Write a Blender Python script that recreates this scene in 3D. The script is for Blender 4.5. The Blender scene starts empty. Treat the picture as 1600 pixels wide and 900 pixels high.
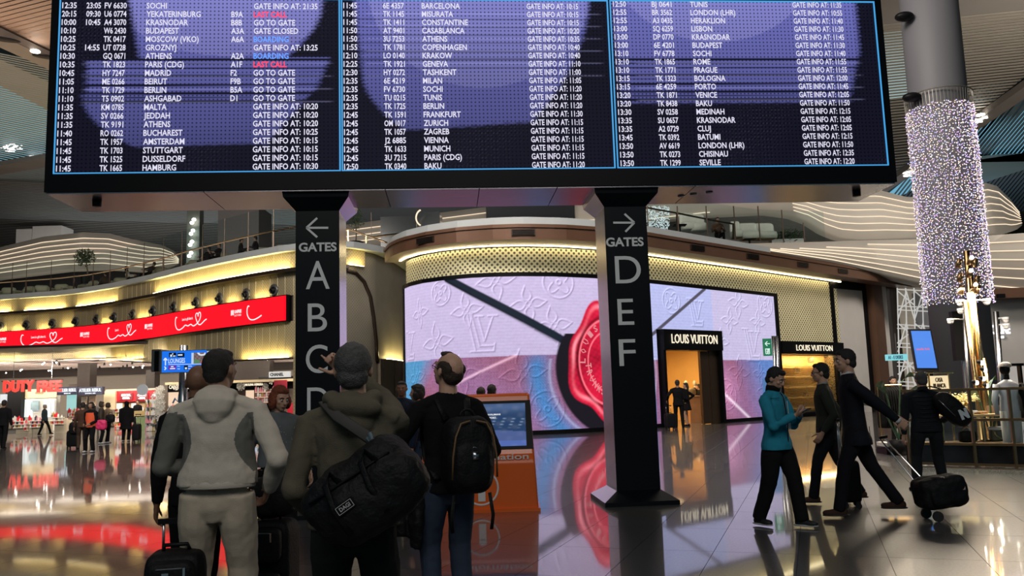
import bpy, bmesh, math, random
import numpy as np
from mathutils import Vector, Matrix

random.seed(7)
rng = np.random.default_rng(7)
SC = bpy.context.scene
COL = SC.collection

# ------------------------------------------------------------------ camera
FPX = 1300.0
TH, RO = math.radians(7.2), math.radians(1.77)
CAM = Vector((0, 0, 1.5))
_R0 = Vector((1, 0, 0)); _U0 = Vector((0, -math.sin(TH), math.cos(TH)))
CF = Vector((0, math.cos(TH), math.sin(TH)))
CR = math.cos(RO) * _R0 - math.sin(RO) * _U0
CU = math.sin(RO) * _R0 + math.cos(RO) * _U0
cam_d = bpy.data.cameras.new('camera')
cam_o = bpy.data.objects.new('camera', cam_d); COL.objects.link(cam_o)
cam_d.sensor_width = 36.0; cam_d.lens = FPX / 1600 * 36.0
cam_d.clip_start = 0.1; cam_d.clip_end = 500
M = Matrix(((CR.x, CU.x, -CF.x, CAM.x), (CR.y, CU.y, -CF.y, CAM.y), (CR.z, CU.z, -CF.z, CAM.z), (0, 0, 0, 1)))
cam_o.matrix_world = M
SC.camera = cam_o

# ------------------------------------------------------------------ world, exposure
SC.view_settings.view_transform = 'Standard'
SC.view_settings.look = 'None'
SC.view_settings.exposure = 0.0
SC.view_settings.gamma = 1.0
SC.cycles.use_denoising = True
SC.cycles.max_bounces = 7
SC.cycles.diffuse_bounces = 3
SC.cycles.glossy_bounces = 4
SC.cycles.transparent_max_bounces = 12
SC.cycles.sample_clamp_indirect = 4.0
SC.cycles.caustics_reflective = False
SC.cycles.caustics_refractive = False
world = bpy.data.worlds.new('daylight'); SC.world = world; world.use_nodes = True
bg = world.node_tree.nodes['Background']
bg.inputs[0].default_value = (0.30, 0.60, 0.72, 1); bg.inputs[1].default_value = 0.16

def area_light(name, loc, target, sx, sy, color, watts):
    l = bpy.data.lights.new(name, 'AREA'); l.shape = 'RECTANGLE'; l.size = sx; l.size_y = sy
    l.color = color; l.energy = watts
    o = bpy.data.objects.new(name, l); COL.objects.link(o); o.location = loc
    d = Vector(target) - Vector(loc)
    o.rotation_euler = d.to_track_quat('-Z', 'Y').to_euler()
    return o
# added unseen fill lights: forward onto shop fronts, down, and up at the ceiling
for X, Yl in ((-18, 15), (0, 15), (26, 27)):
    area_light('forward_fill', (X, Yl, 16.5), (X * 1.2, 48, 5), 9, 4, (1.0, .91, .82), 3000)  # added fill, brightens the facades and shells facing the viewer
area_light('concourse_fill', (0, -6, 12), (0, 8, 1), 14, 5, (1.0, .92, .86), 800)  # added fill from behind the viewpoint for figures, letters and kiosk
area_light('downward_fill', (-7, 18, 17.2), (-7, 18, 0), 10, 8, (1.0, .88, .74), 500)  # added warm fill shining down, no fixture modelled
area_light('downward_fill', (6, 17, 17.2), (6, 17, 0), 8, 8, (1.0, .9, .78), 450)
area_light('ceiling_fill', (-26, 52, 9.2), (-26, 52, 18), 26, 26, (1.0, .84, .70), 900)  # this and the next upward ones are fill added to brighten the ceiling
area_light('ceiling_fill', (26, 54, 9.2), (26, 54, 18), 30, 26, (1.0, .90, .76), 900)
area_light('ceiling_fill', (-20, 78, 10.5), (-20, 80, 18), 44, 24, (.92, .97, 1.0), 2600)
area_light('ceiling_fill', (28, 78, 10.5), (28, 80, 18), 40, 24, (.95, .97, 1.0), 1600)
area_light('ceiling_fill', (0, 44, 9.2), (0, 44, 18), 16, 14, (1.0, .9, .8), 350)
area_light('ceiling_fill', (-24, 32, 9.5), (-28, 36, 18), 10, 10, (1.0, .76, .60), 900)
area_light('ceiling_fill', (26, 34, 9.5), (28, 38, 18), 10, 10, (1.0, .9, .76), 500)

# ------------------------------------------------------------------ pixel to world
def ray(px, py):
    return CF + CR * ((px - 800) / FPX) + CU * ((450 - py) / FPX)
def at(px, py, Y):
    d = ray(px, py); return CAM + d * (Y / d.y)
def atz(px, py, z):
    d = ray(px, py); return CAM + d * ((z - CAM.z) / d.z)
def ceil_at(px, py, z=18.0):
    return atz(px, py, z)
def proj(P):
    v = Vector(P) - CAM; w = v.dot(CF)
    return (800 + FPX * v.dot(CR) / w, 450 - FPX * v.dot(CU) / w)
def zat(X, Y, py):
    k = (450 - py) / FPX
    a = X * CU.x + Y * CU.y; b = X * CF.x + Y * CF.y
    return CAM.z + (k * b - a) / (CU.z - k * CF.z)
def onfloor(px, Y, py=None):
    """floor point whose vertical passes pixel (px, py) at depth Y"""
    if py is None: py = 560
    p = at(px, py, Y); return Vector((p.x, Y, 0))

# ------------------------------------------------------------------ materials
MATS = {}
def mat(name, color=(.5, .5, .5), rough=.6, metal=0.0, var=.12, vscale=6.0, bump=0.0, bscale=60.0, emit=None, es=1.0, spec=None, coat=0.0, alpha=None):
    if name in MATS: return MATS[name]
    m = bpy.data.materials.new(name); m.use_nodes = True; nt = m.node_tree; n = nt.nodes; L = nt.links
    b = n['Principled BSDF']
    b.inputs['Roughness'].default_value = rough; b.inputs['Metallic'].default_value = metal
    if spec is not None: b.inputs['Specular IOR Level'].default_value = spec
    if coat: b.inputs['Coat Weight'].default_value = coat; b.inputs['Coat Roughness'].default_value = .05
    tc = n.new('ShaderNodeTexCoord')
    if var > 0:
        nz = n.new('ShaderNodeTexNoise'); nz.inputs['Scale'].default_value = vscale; nz.inputs['Detail'].default_value = 4
        L.new(tc.outputs['Object'], nz.inputs['Vector'])
        mx = n.new('ShaderNodeMix'); mx.data_type = 'RGBA'
        mx.inputs[6].default_value = tuple(c * (1 - var) for c in color) + (1,)
        mx.inputs[7].default_value = tuple(min(1, c * (1 + var)) for c in color) + (1,)
        L.new(nz.outputs['Fac'], mx.inputs[0]); L.new(mx.outputs[2], b.inputs['Base Color'])
    else:
        b.inputs['Base Color'].default_value = tuple(color) + (1,)
    if bump > 0:
        nb = n.new('ShaderNodeTexNoise'); nb.inputs['Scale'].default_value = bscale; nb.inputs['Detail'].default_value = 3
        L.new(tc.outputs['Object'], nb.inputs['Vector'])
        bp = n.new('ShaderNodeBump'); bp.inputs['Strength'].default_value = bump; bp.inputs['Distance'].default_value = .01
        L.new(nb.outputs['Fac'], bp.inputs['Height']); L.new(bp.outputs['Normal'], b.inputs['Normal'])
    if emit is not None:
        b.inputs['Emission Color'].default_value = tuple(emit) + (1,); b.inputs['Emission Strength'].default_value = es
    if alpha is not None: b.inputs['Alpha'].default_value = alpha
    MATS[name] = m
    return m
def emat(name, color, es, sample=True):
    m = mat(name, (.02, .02, .02), .5, 0, 0, emit=color, es=es)
    if not sample: m.cycles.emission_sampling = 'NONE'
    return m
def glassmat(name='clear_glass', tint=(.8, .9, .9), refl=.12):
    if name in MATS: return MATS[name]
    m = bpy.data.materials.new(name); m.use_nodes = True; nt = m.node_tree; n = nt.nodes; L = nt.links
    for x in list(n): n.remove(x)
    out = n.new('ShaderNodeOutputMaterial'); t = n.new('ShaderNodeBsdfTransparent'); g = n.new('ShaderNodeBsdfGlossy')
    t.inputs[0].default_value = tint + (1,); g.inputs['Roughness'].default_value = .02
    fr = n.new('ShaderNodeFresnel'); fr.inputs[0].default_value = 1.45
    mx = n.new('ShaderNodeMixShader')
    L.new(fr.outputs[0], mx.inputs[0]); L.new(t.outputs[0], mx.inputs[1]); L.new(g.outputs[0], mx.inputs[2]); L.new(mx.outputs[0], out.inputs[0])
    MATS[name] = m
    return m
def colmat(name, es, dots=None, sample=True, lines=None):
    """screen material: emission from the picture held in the colour attribute 'pix'"""
    m = bpy.data.materials.new(name); m.use_nodes = True; nt = m.node_tree; n = nt.nodes; L = nt.links
    b = n['Principled BSDF']; b.inputs['Base Color'].default_value = (.003, .003, .004, 1); b.inputs['Roughness'].default_value = .5; b.inputs['Specular IOR Level'].default_value = .08
    a = n.new('ShaderNodeAttribute'); a.attribute_name = 'pix'
    src = a.outputs['Color']
    tc = n.new('ShaderNodeTexCoord')
    if dots:
        sp = n.new('ShaderNodeVectorMath'); sp.operation = 'SCALE'; sp.inputs['Scale'].default_value = 1.0 / dots
        L.new(a.outputs['Color'], sp.inputs[0])
        uv = n.new('ShaderNodeAttribute'); uv.attribute_name = 'uvm'
        L.new(uv.outputs['Vector'], sp.inputs[0])
        fr = n.new('ShaderNodeVectorMath'); fr.operation = 'FRACTION'; L.new(sp.outputs[0], fr.inputs[0])
        di = n.new('ShaderNodeVectorMath'); di.operation = 'DISTANCE'; di.inputs[1].default_value = (.5, .5, 0)
        L.new(fr.outputs[0], di.inputs[0])
        rp = n.new('ShaderNodeMapRange'); rp.inputs[1].default_value = .16; rp.inputs[2].default_value = .26
        rp.inputs[3].default_value = .25; rp.inputs[4].default_value = 1.0
        L.new(di.outputs['Value'], rp.inputs[0])
        mu = n.new('ShaderNodeVectorMath'); mu.operation = 'SCALE'
        L.new(src, mu.inputs[0]); L.new(rp.outputs[0], mu.inputs['Scale']); src = mu.outputs[0]
    L.new(src, b.inputs['Emission Color']); b.inputs['Emission Strength'].default_value = es
    if not sample: m.cycles.emission_sampling = 'NONE'
    MATS[name] = m
    return m

# ------------------------------------------------------------------ mesh builder
class MB:
    def __init__(s): s.v = []; s.f = []; s.mi = []; s.cur = 0
    def add(s, vs, fs):
        o = len(s.v); s.v.extend([tuple(x) for x in vs]); s.f.extend([tuple(i + o for i in f) for f in fs]); s.mi.extend([s.cur] * len(fs)); return s
    def box(s, c, size, rz=0.0, R=None):
        sx, sy, sz = size[0] / 2, size[1] / 2, size[2] / 2
        if R is None: R = Matrix.Rotation(rz, 3, 'Z')
        c = Vector(c)
        vs = [c + R @ Vector((x * sx, y * sy, z * sz)) for x in (-1, 1) for y in (-1, 1) for z in (-1, 1)]
        return s.add(vs, [(0, 1, 3, 2), (4, 6, 7, 5), (0, 4, 5, 1), (2, 3, 7, 6), (0, 2, 6, 4), (1, 5, 7, 3)])
    def hexa(s, p):  # 8 points: bottom 4 ccw, top 4 ccw
        return s.add(p, [(3, 2, 1, 0), (4, 5, 6, 7), (0, 1, 5, 4), (1, 2, 6, 5), (2, 3, 7, 6), (3, 0, 4, 7)])
    def beam(s, a, b, w, h, up=(0, 0, 1)):
        a = Vector(a); b = Vector(b); t = (b - a).normalized(); u = Vector(up)
        r = t.cross(u)
        if r.length < 1e-4: r = t.cross(Vector((0, 1, 0)))
        r.normalize(); u = r.cross(t)
        q = [r * (-w / 2) + u * (-h / 2), r * (w / 2) + u * (-h / 2), r * (w / 2) + u * (h / 2), r * (-w / 2) + u * (h / 2)]
        return s.add([a + x for x in q] + [b + x for x in q], [(0, 1, 2, 3), (7, 6, 5, 4), (0, 4, 5, 1), (1, 5, 6, 2), (2, 6, 7, 3), (3, 7, 4, 0)])
    def cyl(s, a, b, r0, r1=None, n=16, cap=True):
        if r1 is None: r1 = r0
        return s.loft([a, b], [(r0, r0), (r1, r1)], n=n, cap=cap)
    def loft(s, pts, rad, side=None, n=14, cap=True):
        pts = [Vector(p) for p in pts]; N = len(pts); o = len(s.v)
        vs = []
        prev = None
        for i, p in enumerate(pts):
            t = (pts[min(i + 1, N - 1)] - pts[max(i - 1, 0)])
            if t.length < 1e-9: t = Vector((0, 0, 1))
            t.normalize()
            if side is not None: a = Vector(side[i]) if isinstance(side, list) else Vector(side)
            elif prev is not None: a = prev
            else: a = Vector((1, 0, 0)) if abs(t.x) < .8 else Vector((0, 1, 0))
            a = a - t * a.dot(t)
            if a.length < 1e-5: a = t.orthogonal()
            a.normalize(); b = t.cross(a); prev = a
            rx, ry = rad[i] if isinstance(rad[i], (tuple, list)) else (rad[i], rad[i])
            for k in range(n):
                th = 2 * math.pi * k / n
                vs.append(p + a * (rx * math.cos(th)) + b * (ry * math.sin(th)))
        fs = []
        for i in range(N - 1):
            for k in range(n):
                k2 = (k + 1) % n
                fs.append((i * n + k, i * n + k2, (i + 1) * n + k2, (i + 1) * n + k))
        if cap: fs.append(tuple(reversed(range(n)))); fs.append(tuple((N - 1) * n + k for k in range(n)))
        return s.add(vs, fs)
    def cap_tube(s, pts, rad, side=None, n=12):
        """tube with rounded ends"""
        pts = [Vector(p) for p in pts]
        rr = [r if isinstance(r, (tuple, list)) else (r, r) for r in rad]
        t0 = (pts[0] - pts[1]).normalized(); t1 = (pts[-1] - pts[-2]).normalized()
        P = []; Q = []
        for a in (.95, .7, .3):
            m = min(rr[0]); P.append(pts[0] + t0 * m * a); c = math.sqrt(1 - a * a); Q.append((rr[0][0] * c, rr[0][1] * c))
        P += pts; Q += rr
        for a in (.3, .7, .95):
            m = min(rr[-1]); P.append(pts[-1] + t1 * m * a); c = math.sqrt(1 - a * a); Q.append((rr[-1][0] * c, rr[-1][1] * c))
        S = None
        if side is not None:
            S = [side] * len(P) if not isinstance(side, list) else [side[0]] * 3 + side + [side[-1]] * 3
        return s.loft(P, Q, S, n)
    def ball(s, c, r, R=None, e=1.0, nu=16, nv=10):
        """superellipsoid; e<1 gives a rounded box"""
        c = Vector(c); r = (r, r, r) if not isinstance(r, (tuple, list)) else r
        R = R or Matrix.Identity(3)
        def sp(x, e): return math.copysign(abs(x) ** e, x)
        vs = [c + R @ Vector((0, 0, -r[2]))]
        for j in range(1, nv):
            ph = -math.pi / 2 + math.pi * j / nv
            for i in range(nu):
                th = 2 * math.pi * i / nu
                vs.append(c + R @ Vector((r[0] * sp(math.cos(ph), e) * sp(math.cos(th), e), r[1] * sp(math.cos(ph), e) * sp(math.sin(th), e), r[2] * sp(math.sin(ph), e))))
        vs.append(c + R @ Vector((0, 0, r[2])))
        fs = [(0, 1 + (i + 1) % nu, 1 + i) for i in range(nu)]
        for j in range(nv - 2):
            for i in range(nu):
                a = 1 + j * nu; b = 1 + (j + 1) * nu; i2 = (i + 1) % nu
                fs.append((a + i, a + i2, b + i2, b + i))
        T = len(vs) - 1; a = 1 + (nv - 2) * nu
        fs += [(a + i, a + (i + 1) % nu, T) for i in range(nu)]
        return s.add(vs, fs)
    def quad(s, *p): return s.add(p, [tuple(range(len(p)))])
    def extrude(s, poly, d):
        """closed polygon list of points extruded by vector d"""
        n = len(poly); d = Vector(d); vs = [Vector(p) for p in poly]; vs += [p + d for p in vs]
        return s.add(vs, [tuple(reversed(range(n))), tuple(range(n, 2 * n))] + [(i, (i + 1) % n, n + (i + 1) % n, n + i) for i in range(n)])
    def wall(s, cols, thick=.25, back=Vector((0, 1, 0))):
        """cols: list of (bottom point, top point); solid curved wall"""
        n = len(cols); vs = []
        for b, t in cols: vs += [Vector(b), Vector(t), Vector(b) + back * thick, Vector(t) + back * thick]
        fs = []
        for i in range(n - 1):
            a = 4 * i; b = a + 4
            fs += [(a, b, b + 1, a + 1), (a + 2, a + 3, b + 3, b + 2), (a + 1, b + 1, b + 3, a + 3), (a, a + 2, b + 2, b)]
        fs += [(0, 1, 3, 2), (4 * n - 4, 4 * n - 2, 4 * n - 1, 4 * n - 3)]
        return s.add(vs, fs)
    def build(s, name, m, parent=None, smooth=False, kind=None):
        me = bpy.data.meshes.new(name); me.from_pydata(s.v, [], s.f); me.update()
        ms = m if isinstance(m, (list, tuple)) else [m]
        for x in ms: me.materials.append(x)
        if len(ms) > 1: me.polygons.foreach_set('material_index', s.mi)
        if smooth: me.polygons.foreach_set('use_smooth', [True] * len(me.polygons))
        o = bpy.data.objects.new(name, me); link(o, parent)
        if kind: o['kind'] = kind
        return o
def link(o, parent=None):
    COL.objects.link(o)
    if parent is not None:
        o.parent = parent
        if parent.get('_w') is not None: o.matrix_parent_inverse = Matrix.Translation(-Vector(parent['_w']))
    return o
def tag(o, label=None, cat=None, group=None, kind=None):
    if label: o['label'] = label
    if cat: o['category'] = cat
    if group: o['group'] = group
    if kind: o['kind'] = kind
    return o
def struct(o): o['kind'] = 'structure'; return o
def empty(name, loc, label, cat, group=None, rz=0.0, local=False):
    """local=True: children are built in the thing's own coordinates; else in world coordinates"""
    o = bpy.data.objects.new(name, None); COL.objects.link(o); o.location = loc; o.rotation_euler.z = rz
    o.empty_display_size = .2
    if not local: o['_w'] = list(loc)
    return tag(o, label, cat, group)
def dup(root, loc, rz=None, label=None):
    c = root.copy(); COL.objects.link(c); c.location = loc
    if rz is not None: c.rotation_euler.z = rz
    if label: c['label'] = label
    for ch in root.children:
        d = ch.copy(); COL.objects.link(d); d.parent = c
        for g in ch.children:
            e = g.copy(); COL.objects.link(e); e.parent = d
    return c
def sub(parent_part, o):
    """make o a child of a part whose own transform is identity"""
    o.parent = parent_part; o.matrix_parent_inverse = Matrix.Identity(4)
    return o

# ------------------------------------------------------------------ lettering
_tc = {}
def text_verts(s, bold=0.0, res=2, ext=0.0, align='LEFT', ls=1.0):
    key = (s, bold, res, ext)
    if key in _tc: return _tc[key]
    cu = bpy.data.curves.new('t', 'FONT'); cu.body = s; cu.size = 1.0; cu.resolution_u = res; cu.offset = bold; cu.extrude = ext
    o = bpy.data.objects.new('t', cu); COL.objects.link(o)
    dg = bpy.context.evaluated_depsgraph_get()
    me = bpy.data.meshes.new_from_object(o.evaluated_get(dg))
    V = np.empty(len(me.vertices) * 3); me.vertices.foreach_get('co', V); V = V.reshape(-1, 3)
    F = [tuple(p.vertices) for p in me.polygons]
    bpy.data.objects.remove(o); bpy.data.curves.remove(cu); bpy.data.meshes.remove(me)
    _tc[key] = (V, F)
    return V, F
def put_text(mb, s, P, right, up, h, w=None, wfac=.8, bold=0.0, depth=0.0, res=2):
    """write s with its lower-left corner at P; h = cap height; w fits the width exactly"""
    V, F = text_verts(s, bold, res, .5 if depth > 0 else 0.0)
    P = Vector(P); r = Vector(right).normalized(); u = Vector(up).normalized(); n = r.cross(u)
    x0, x1 = V[:, 0].min(), V[:, 0].max()
    cap = .695
    sy = h / cap; sx = sy * wfac if w is None else w / (x1 - x0)
    pts = [P + r * ((v[0] - x0) * sx) + u * (v[1] * sy) + n * (v[2] * depth) for v in V]
    mb.add(pts, F)
    return (x1 - x0) * sx
def stroke(mb, pts, w, n, nrm, th=.01):
    """ribbon-like raised stroke through pts on a surface with normal nrm"""
    for a, b in zip(pts[:-1], pts[1:]): mb.beam(a, b, w, th, up=nrm)
# ================================================================== PALETTE
def palette():
    mat('granite', (.045, .045, .05), .07, 0, .35, 30)
    mat('bronze', (.14, .070, .042), .38, .35, .15, 2)
    mat('dark_bronze', (.045, .030, .022), .3, .5, .2, 2)
    mat('white_slab', (.42, .45, .46), .4, 0, .08, 2)
    mat('black_frame', (.004, .004, .005), .4, 0, 0, spec=.12)
    mat('shell', (.42, .385, .335), .6, 0, .12, .6)
    mat('shell_dark', (.11, .095, .085), .6, 0, .15, .6)
    mat('plaster', (.60, .56, .52), .7, 0, .1, 1.2)
    mat('grey_plaster', (.24, .25, .27), .7, 0, .12, .8)
    mat('slat_warm', (.34, .235, .18), .55, 0, .12, .8)
    mat('slat_grey', (.17, .155, .13), .6, 0, .15, .8)
    mat('ceiling_dark', (.03, .028, .027), .8, 0, .1, 1)
    mat('beam_metal', (.16, .14, .125), .45, .3, .15, 1)
    mat('brass', (.72, .48, .22), .22, 1.0, .12, 4)
    mat('steel', (.5, .5, .52), .25, 1.0, .08, 4)
    mat('chrome', (.75, .75, .77), .12, 1.0, .05, 4)
    mat('black_cloth', (.006, .006, .007), .9, 0, .3, 20, bump=.3, spec=.15)
    mat('black_plastic', (.006, .006, .007), .45, 0, .1, 10, spec=.15)
    mat('rubber', (.012, .012, .012), .7, 0, .1, 10)
palette()
E_WARM = emat('warm_light', (1.0, .82, .46), 9)
E_STRIP = emat('shell_light', (1.0, .80, .58), 1.15, False)
E_SPOT = emat('spot_light', (1.0, .93, .82), 14, False)
E_WHITE = emat('white_light', (1, .97, .93), 2.2, False)

# ================================================================== FLOOR
def build_floor():
    mb = MB(); mb.box((0, 45, -.055), (180, 150, .08)); struct(mb.build('floor', mat('grout', (.012, .012, .012), .6, 0, .1)))
    root = bpy.data.objects['floor']
    root.name = 'floor'
    m = bpy.data.materials.new('polished_granite'); m.use_nodes = True; nt = m.node_tree; n = nt.nodes; L = nt.links
    b = n['Principled BSDF']; tc = n.new('ShaderNodeTexCoord'); geo = n.new('ShaderNodeNewGeometry')
    v = n.new('ShaderNodeTexNoise'); v.inputs['Scale'].default_value = 45; v.inputs['Detail'].default_value = 6
    v2 = n.new('ShaderNodeTexNoise'); v2.inputs['Scale'].default_value = .35; v2.inputs['Detail'].default_value = 3
    L.new(geo.outputs['Position'], v.inputs['Vector']); L.new(geo.outputs['Position'], v2.inputs['Vector'])
    r = n.new('ShaderNodeValToRGB'); r.color_ramp.elements[0].color = (.028, .029, .033, 1); r.color_ramp.elements[1].color = (.11, .108, .11, 1)
    r.color_ramp.elements[0].position = .3; r.color_ramp.elements[1].position = .75
    L.new(v.outputs['Fac'], r.inputs[0]); L.new(r.outputs[0], b.inputs['Base Color'])
    mr = n.new('ShaderNodeMapRange'); mr.inputs[3].default_value = .26; mr.inputs[4].default_value = .40; b.inputs['Coat Weight'].default_value = .9; b.inputs['Coat Roughness'].default_value = .045; b.inputs['Coat IOR'].default_value = 1.55; b.inputs['Specular IOR Level'].default_value = .75
    L.new(v2.outputs['Fac'], mr.inputs[0]); L.new(mr.outputs[0], b.inputs['Roughness'])
    b.inputs['IOR'].default_value = 1.8
    bp = n.new('ShaderNodeBump'); bp.inputs['Strength'].default_value = .05; bp.inputs['Distance'].default_value = .004
    v3 = n.new('ShaderNodeTexNoise'); v3.inputs['Scale'].default_value = 2.2; L.new(geo.outputs['Position'], v3.inputs['Vector'])
    L.new(v3.outputs['Fac'], bp.inputs['Height']); L.new(bp.outputs['Normal'], b.inputs['Normal'])
    MATS['polished_granite'] = m
    A = math.radians(19.6); d1 = Vector((math.sin(A), math.cos(A), 0)); d2 = Vector((math.cos(A), -math.sin(A), 0))
    o0 = atz(1139, 822, 0); TW, TL = .735, 1.27
    tb = MB(); g = .005
    tb.box((0, 0, -.0075), (TW - g, TL - g, .015))
    proto = tb.build('tile', m, root)
    R = math.atan2(-d1.x, d1.y)
    cells = []
    for i in range(-60, 60):
        for j in range(-20, 50):
            c = o0 + d2 * ((i + .5) * TW) + d1 * ((j + .35) * TL)
            cells.append((c.length, i, j, c))
    cells.sort(key=lambda t: t[0])
    first = True; used = 0; rest = MB(); 
    for (ln, i, j, c) in cells:
        vis = False
        if c.y > 3.0:
            q = proj((c.x, c.y, 0)); vis = -60 < q[0] < 1660 and q[1] < 960
        if vis and used < 300:
            used += 1
            if first: t = proto; first = False
            else:
                t = proto.copy(); COL.objects.link(t)
            t.location = (c.x, c.y, 0); t.rotation_euler.z = R
        elif c.y > -8 and c.y < 62:
            rest.box((c.x, c.y, -.0075), (TW - g, TL - g, .015), R)
    rest.build('far_tiles', m, root, kind='stuff')
build_floor()

# ================================================================== STORE PATH (curved front of the boutique)
WS = [(635, 33.5), (645, 32.6), (665, 31.7), (700, 30.9), (740, 30.4), (780, 30.2), (820, 30.2), (870, 30.4), (930, 31.0), (980, 31.8), (1010, 32.5), (1150, 36.0), (1215, 38.0), (1322, 41.7)]
WP = [Vector((at(x, 560, Y).x, Y, 0)) for x, Y in WS]
class Path:
    def __init__(s, P):
        s.P = [Vector(p) for p in P]; s.L = [0]
        for a, b in zip(P, P[1:]): s.L.append(s.L[-1] + (b - a).length)
    def pos(s, a, off=0.0):
        L = s.L; i = 0
        while i < len(L) - 2 and a > L[i + 1]: i += 1
        t = (a - L[i]) / (L[i + 1] - L[i]); p = s.P[i].lerp(s.P[i + 1], t)
        def tan(k):
            k0 = max(k - 1, 0); k1 = min(k + 1, len(s.P) - 1); return (s.P[k1] - s.P[k0]).normalized()
        tt = tan(i).lerp(tan(i + 1), min(max(t, 0), 1)).normalized()
        n = Vector((tt.y, -tt.x, 0))      # towards the hall
        return p + n * off, tt, n
W = Path(WP)
def strip(path, a0, a1, z0, z1, off0, off1, n, mb=None):
    """solid strip between offsets off0 (back) and off1 (front)"""
    mb = mb or MB(); vs = []; fs = []
    for k in range(n + 1):
        a = a0 + (a1 - a0) * k / n
        zz0 = z0(a) if callable(z0) else z0; zz1 = z1(a) if callable(z1) else z1
        p, _, _ = path.pos(a, off1); q, _, _ = path.pos(a, off0)
        vs += [(p.x, p.y, zz0), (p.x, p.y, zz1), (q.x, q.y, zz0), (q.x, q.y, zz1)]
    for k in range(n):
        a = 4 * k; b = a + 4
        fs += [(a, b, b + 1, a + 1), (a + 2, a + 3, b + 3, b + 2), (a + 1, b + 1, b + 3, a + 3), (a, a + 2, b + 2, b)]
    e = 4 * n
    fs += [(0, 1, 3, 2), (e, e + 2, e + 3, e + 1)]
    return mb.add(vs, fs)
def sheet(path, a0, a1, z0, z1, off, na, nz, name, m, parent=None, paint=None, hole=None):
    """one-sided grid along the path with the attribute uvm = (a, z) and, if paint is given, pix = paint(a, z)"""
    aa = np.linspace(a0, a1, na + 1)
    base = [path.pos(a, off)[0] for a in aa]
    X = np.array([p.x for p in base]); Y = np.array([p.y for p in base])
    zf0 = np.array([z0(a) if callable(z0) else z0 for a in aa]); zf1 = np.array([z1(a) if callable(z1) else z1 for a in aa])
    T = np.linspace(0, 1, nz + 1)
    Z = zf0[:, None] + (zf1 - zf0)[:, None] * T[None, :]
    AA = np.repeat(aa[:, None], nz + 1, 1)
    V = np.stack([np.repeat(X[:, None], nz + 1, 1), np.repeat(Y[:, None], nz + 1, 1), Z], -1).reshape(-1, 3)
    idx = np.arange((na + 1) * (nz + 1)).reshape(na + 1, nz + 1)
    Q = np.stack([idx[:-1, :-1], idx[1:, :-1], idx[1:, 1:], idx[:-1, 1:]], -1).reshape(-1, 4)
    if hole is not None:
        ca = ((AA[:-1, :-1] + AA[1:, 1:]) / 2).reshape(-1); cz = ((Z[:-1, :-1] + Z[1:, 1:]) / 2).reshape(-1)
        Q = Q[~hole(ca, cz)]
    me = bpy.data.meshes.new(name)
    me.vertices.add(len(V)); me.vertices.foreach_set('co', V.astype(np.float32).ravel())
    me.loops.add(Q.size); me.loops.foreach_set('vertex_index', Q.ravel().astype(np.int32))
    me.polygons.add(len(Q)); me.polygons.foreach_set('loop_start', np.arange(0, Q.size, 4, dtype=np.int32))
    me.polygons.foreach_set('loop_total', np.full(len(Q), 4, dtype=np.int32)); me.update(calc_edges=True)
    u = me.attributes.new('uvm', 'FLOAT_VECTOR', 'POINT')
    u.data.foreach_set('vector', np.stack([AA.ravel(), Z.ravel(), np.zeros(AA.size)], -1).astype(np.float32).ravel())
    if paint is not None:
        c = paint(AA.ravel(), Z.ravel())
        ca = me.color_attributes.new('pix', 'FLOAT_COLOR', 'POINT')
        ca.data.foreach_set('color', np.concatenate([c, np.ones((len(c), 1))], 1).astype(np.float32).ravel())
    me.materials.append(m)
    o = bpy.data.objects.new(name, me); link(o, parent); return o

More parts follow.
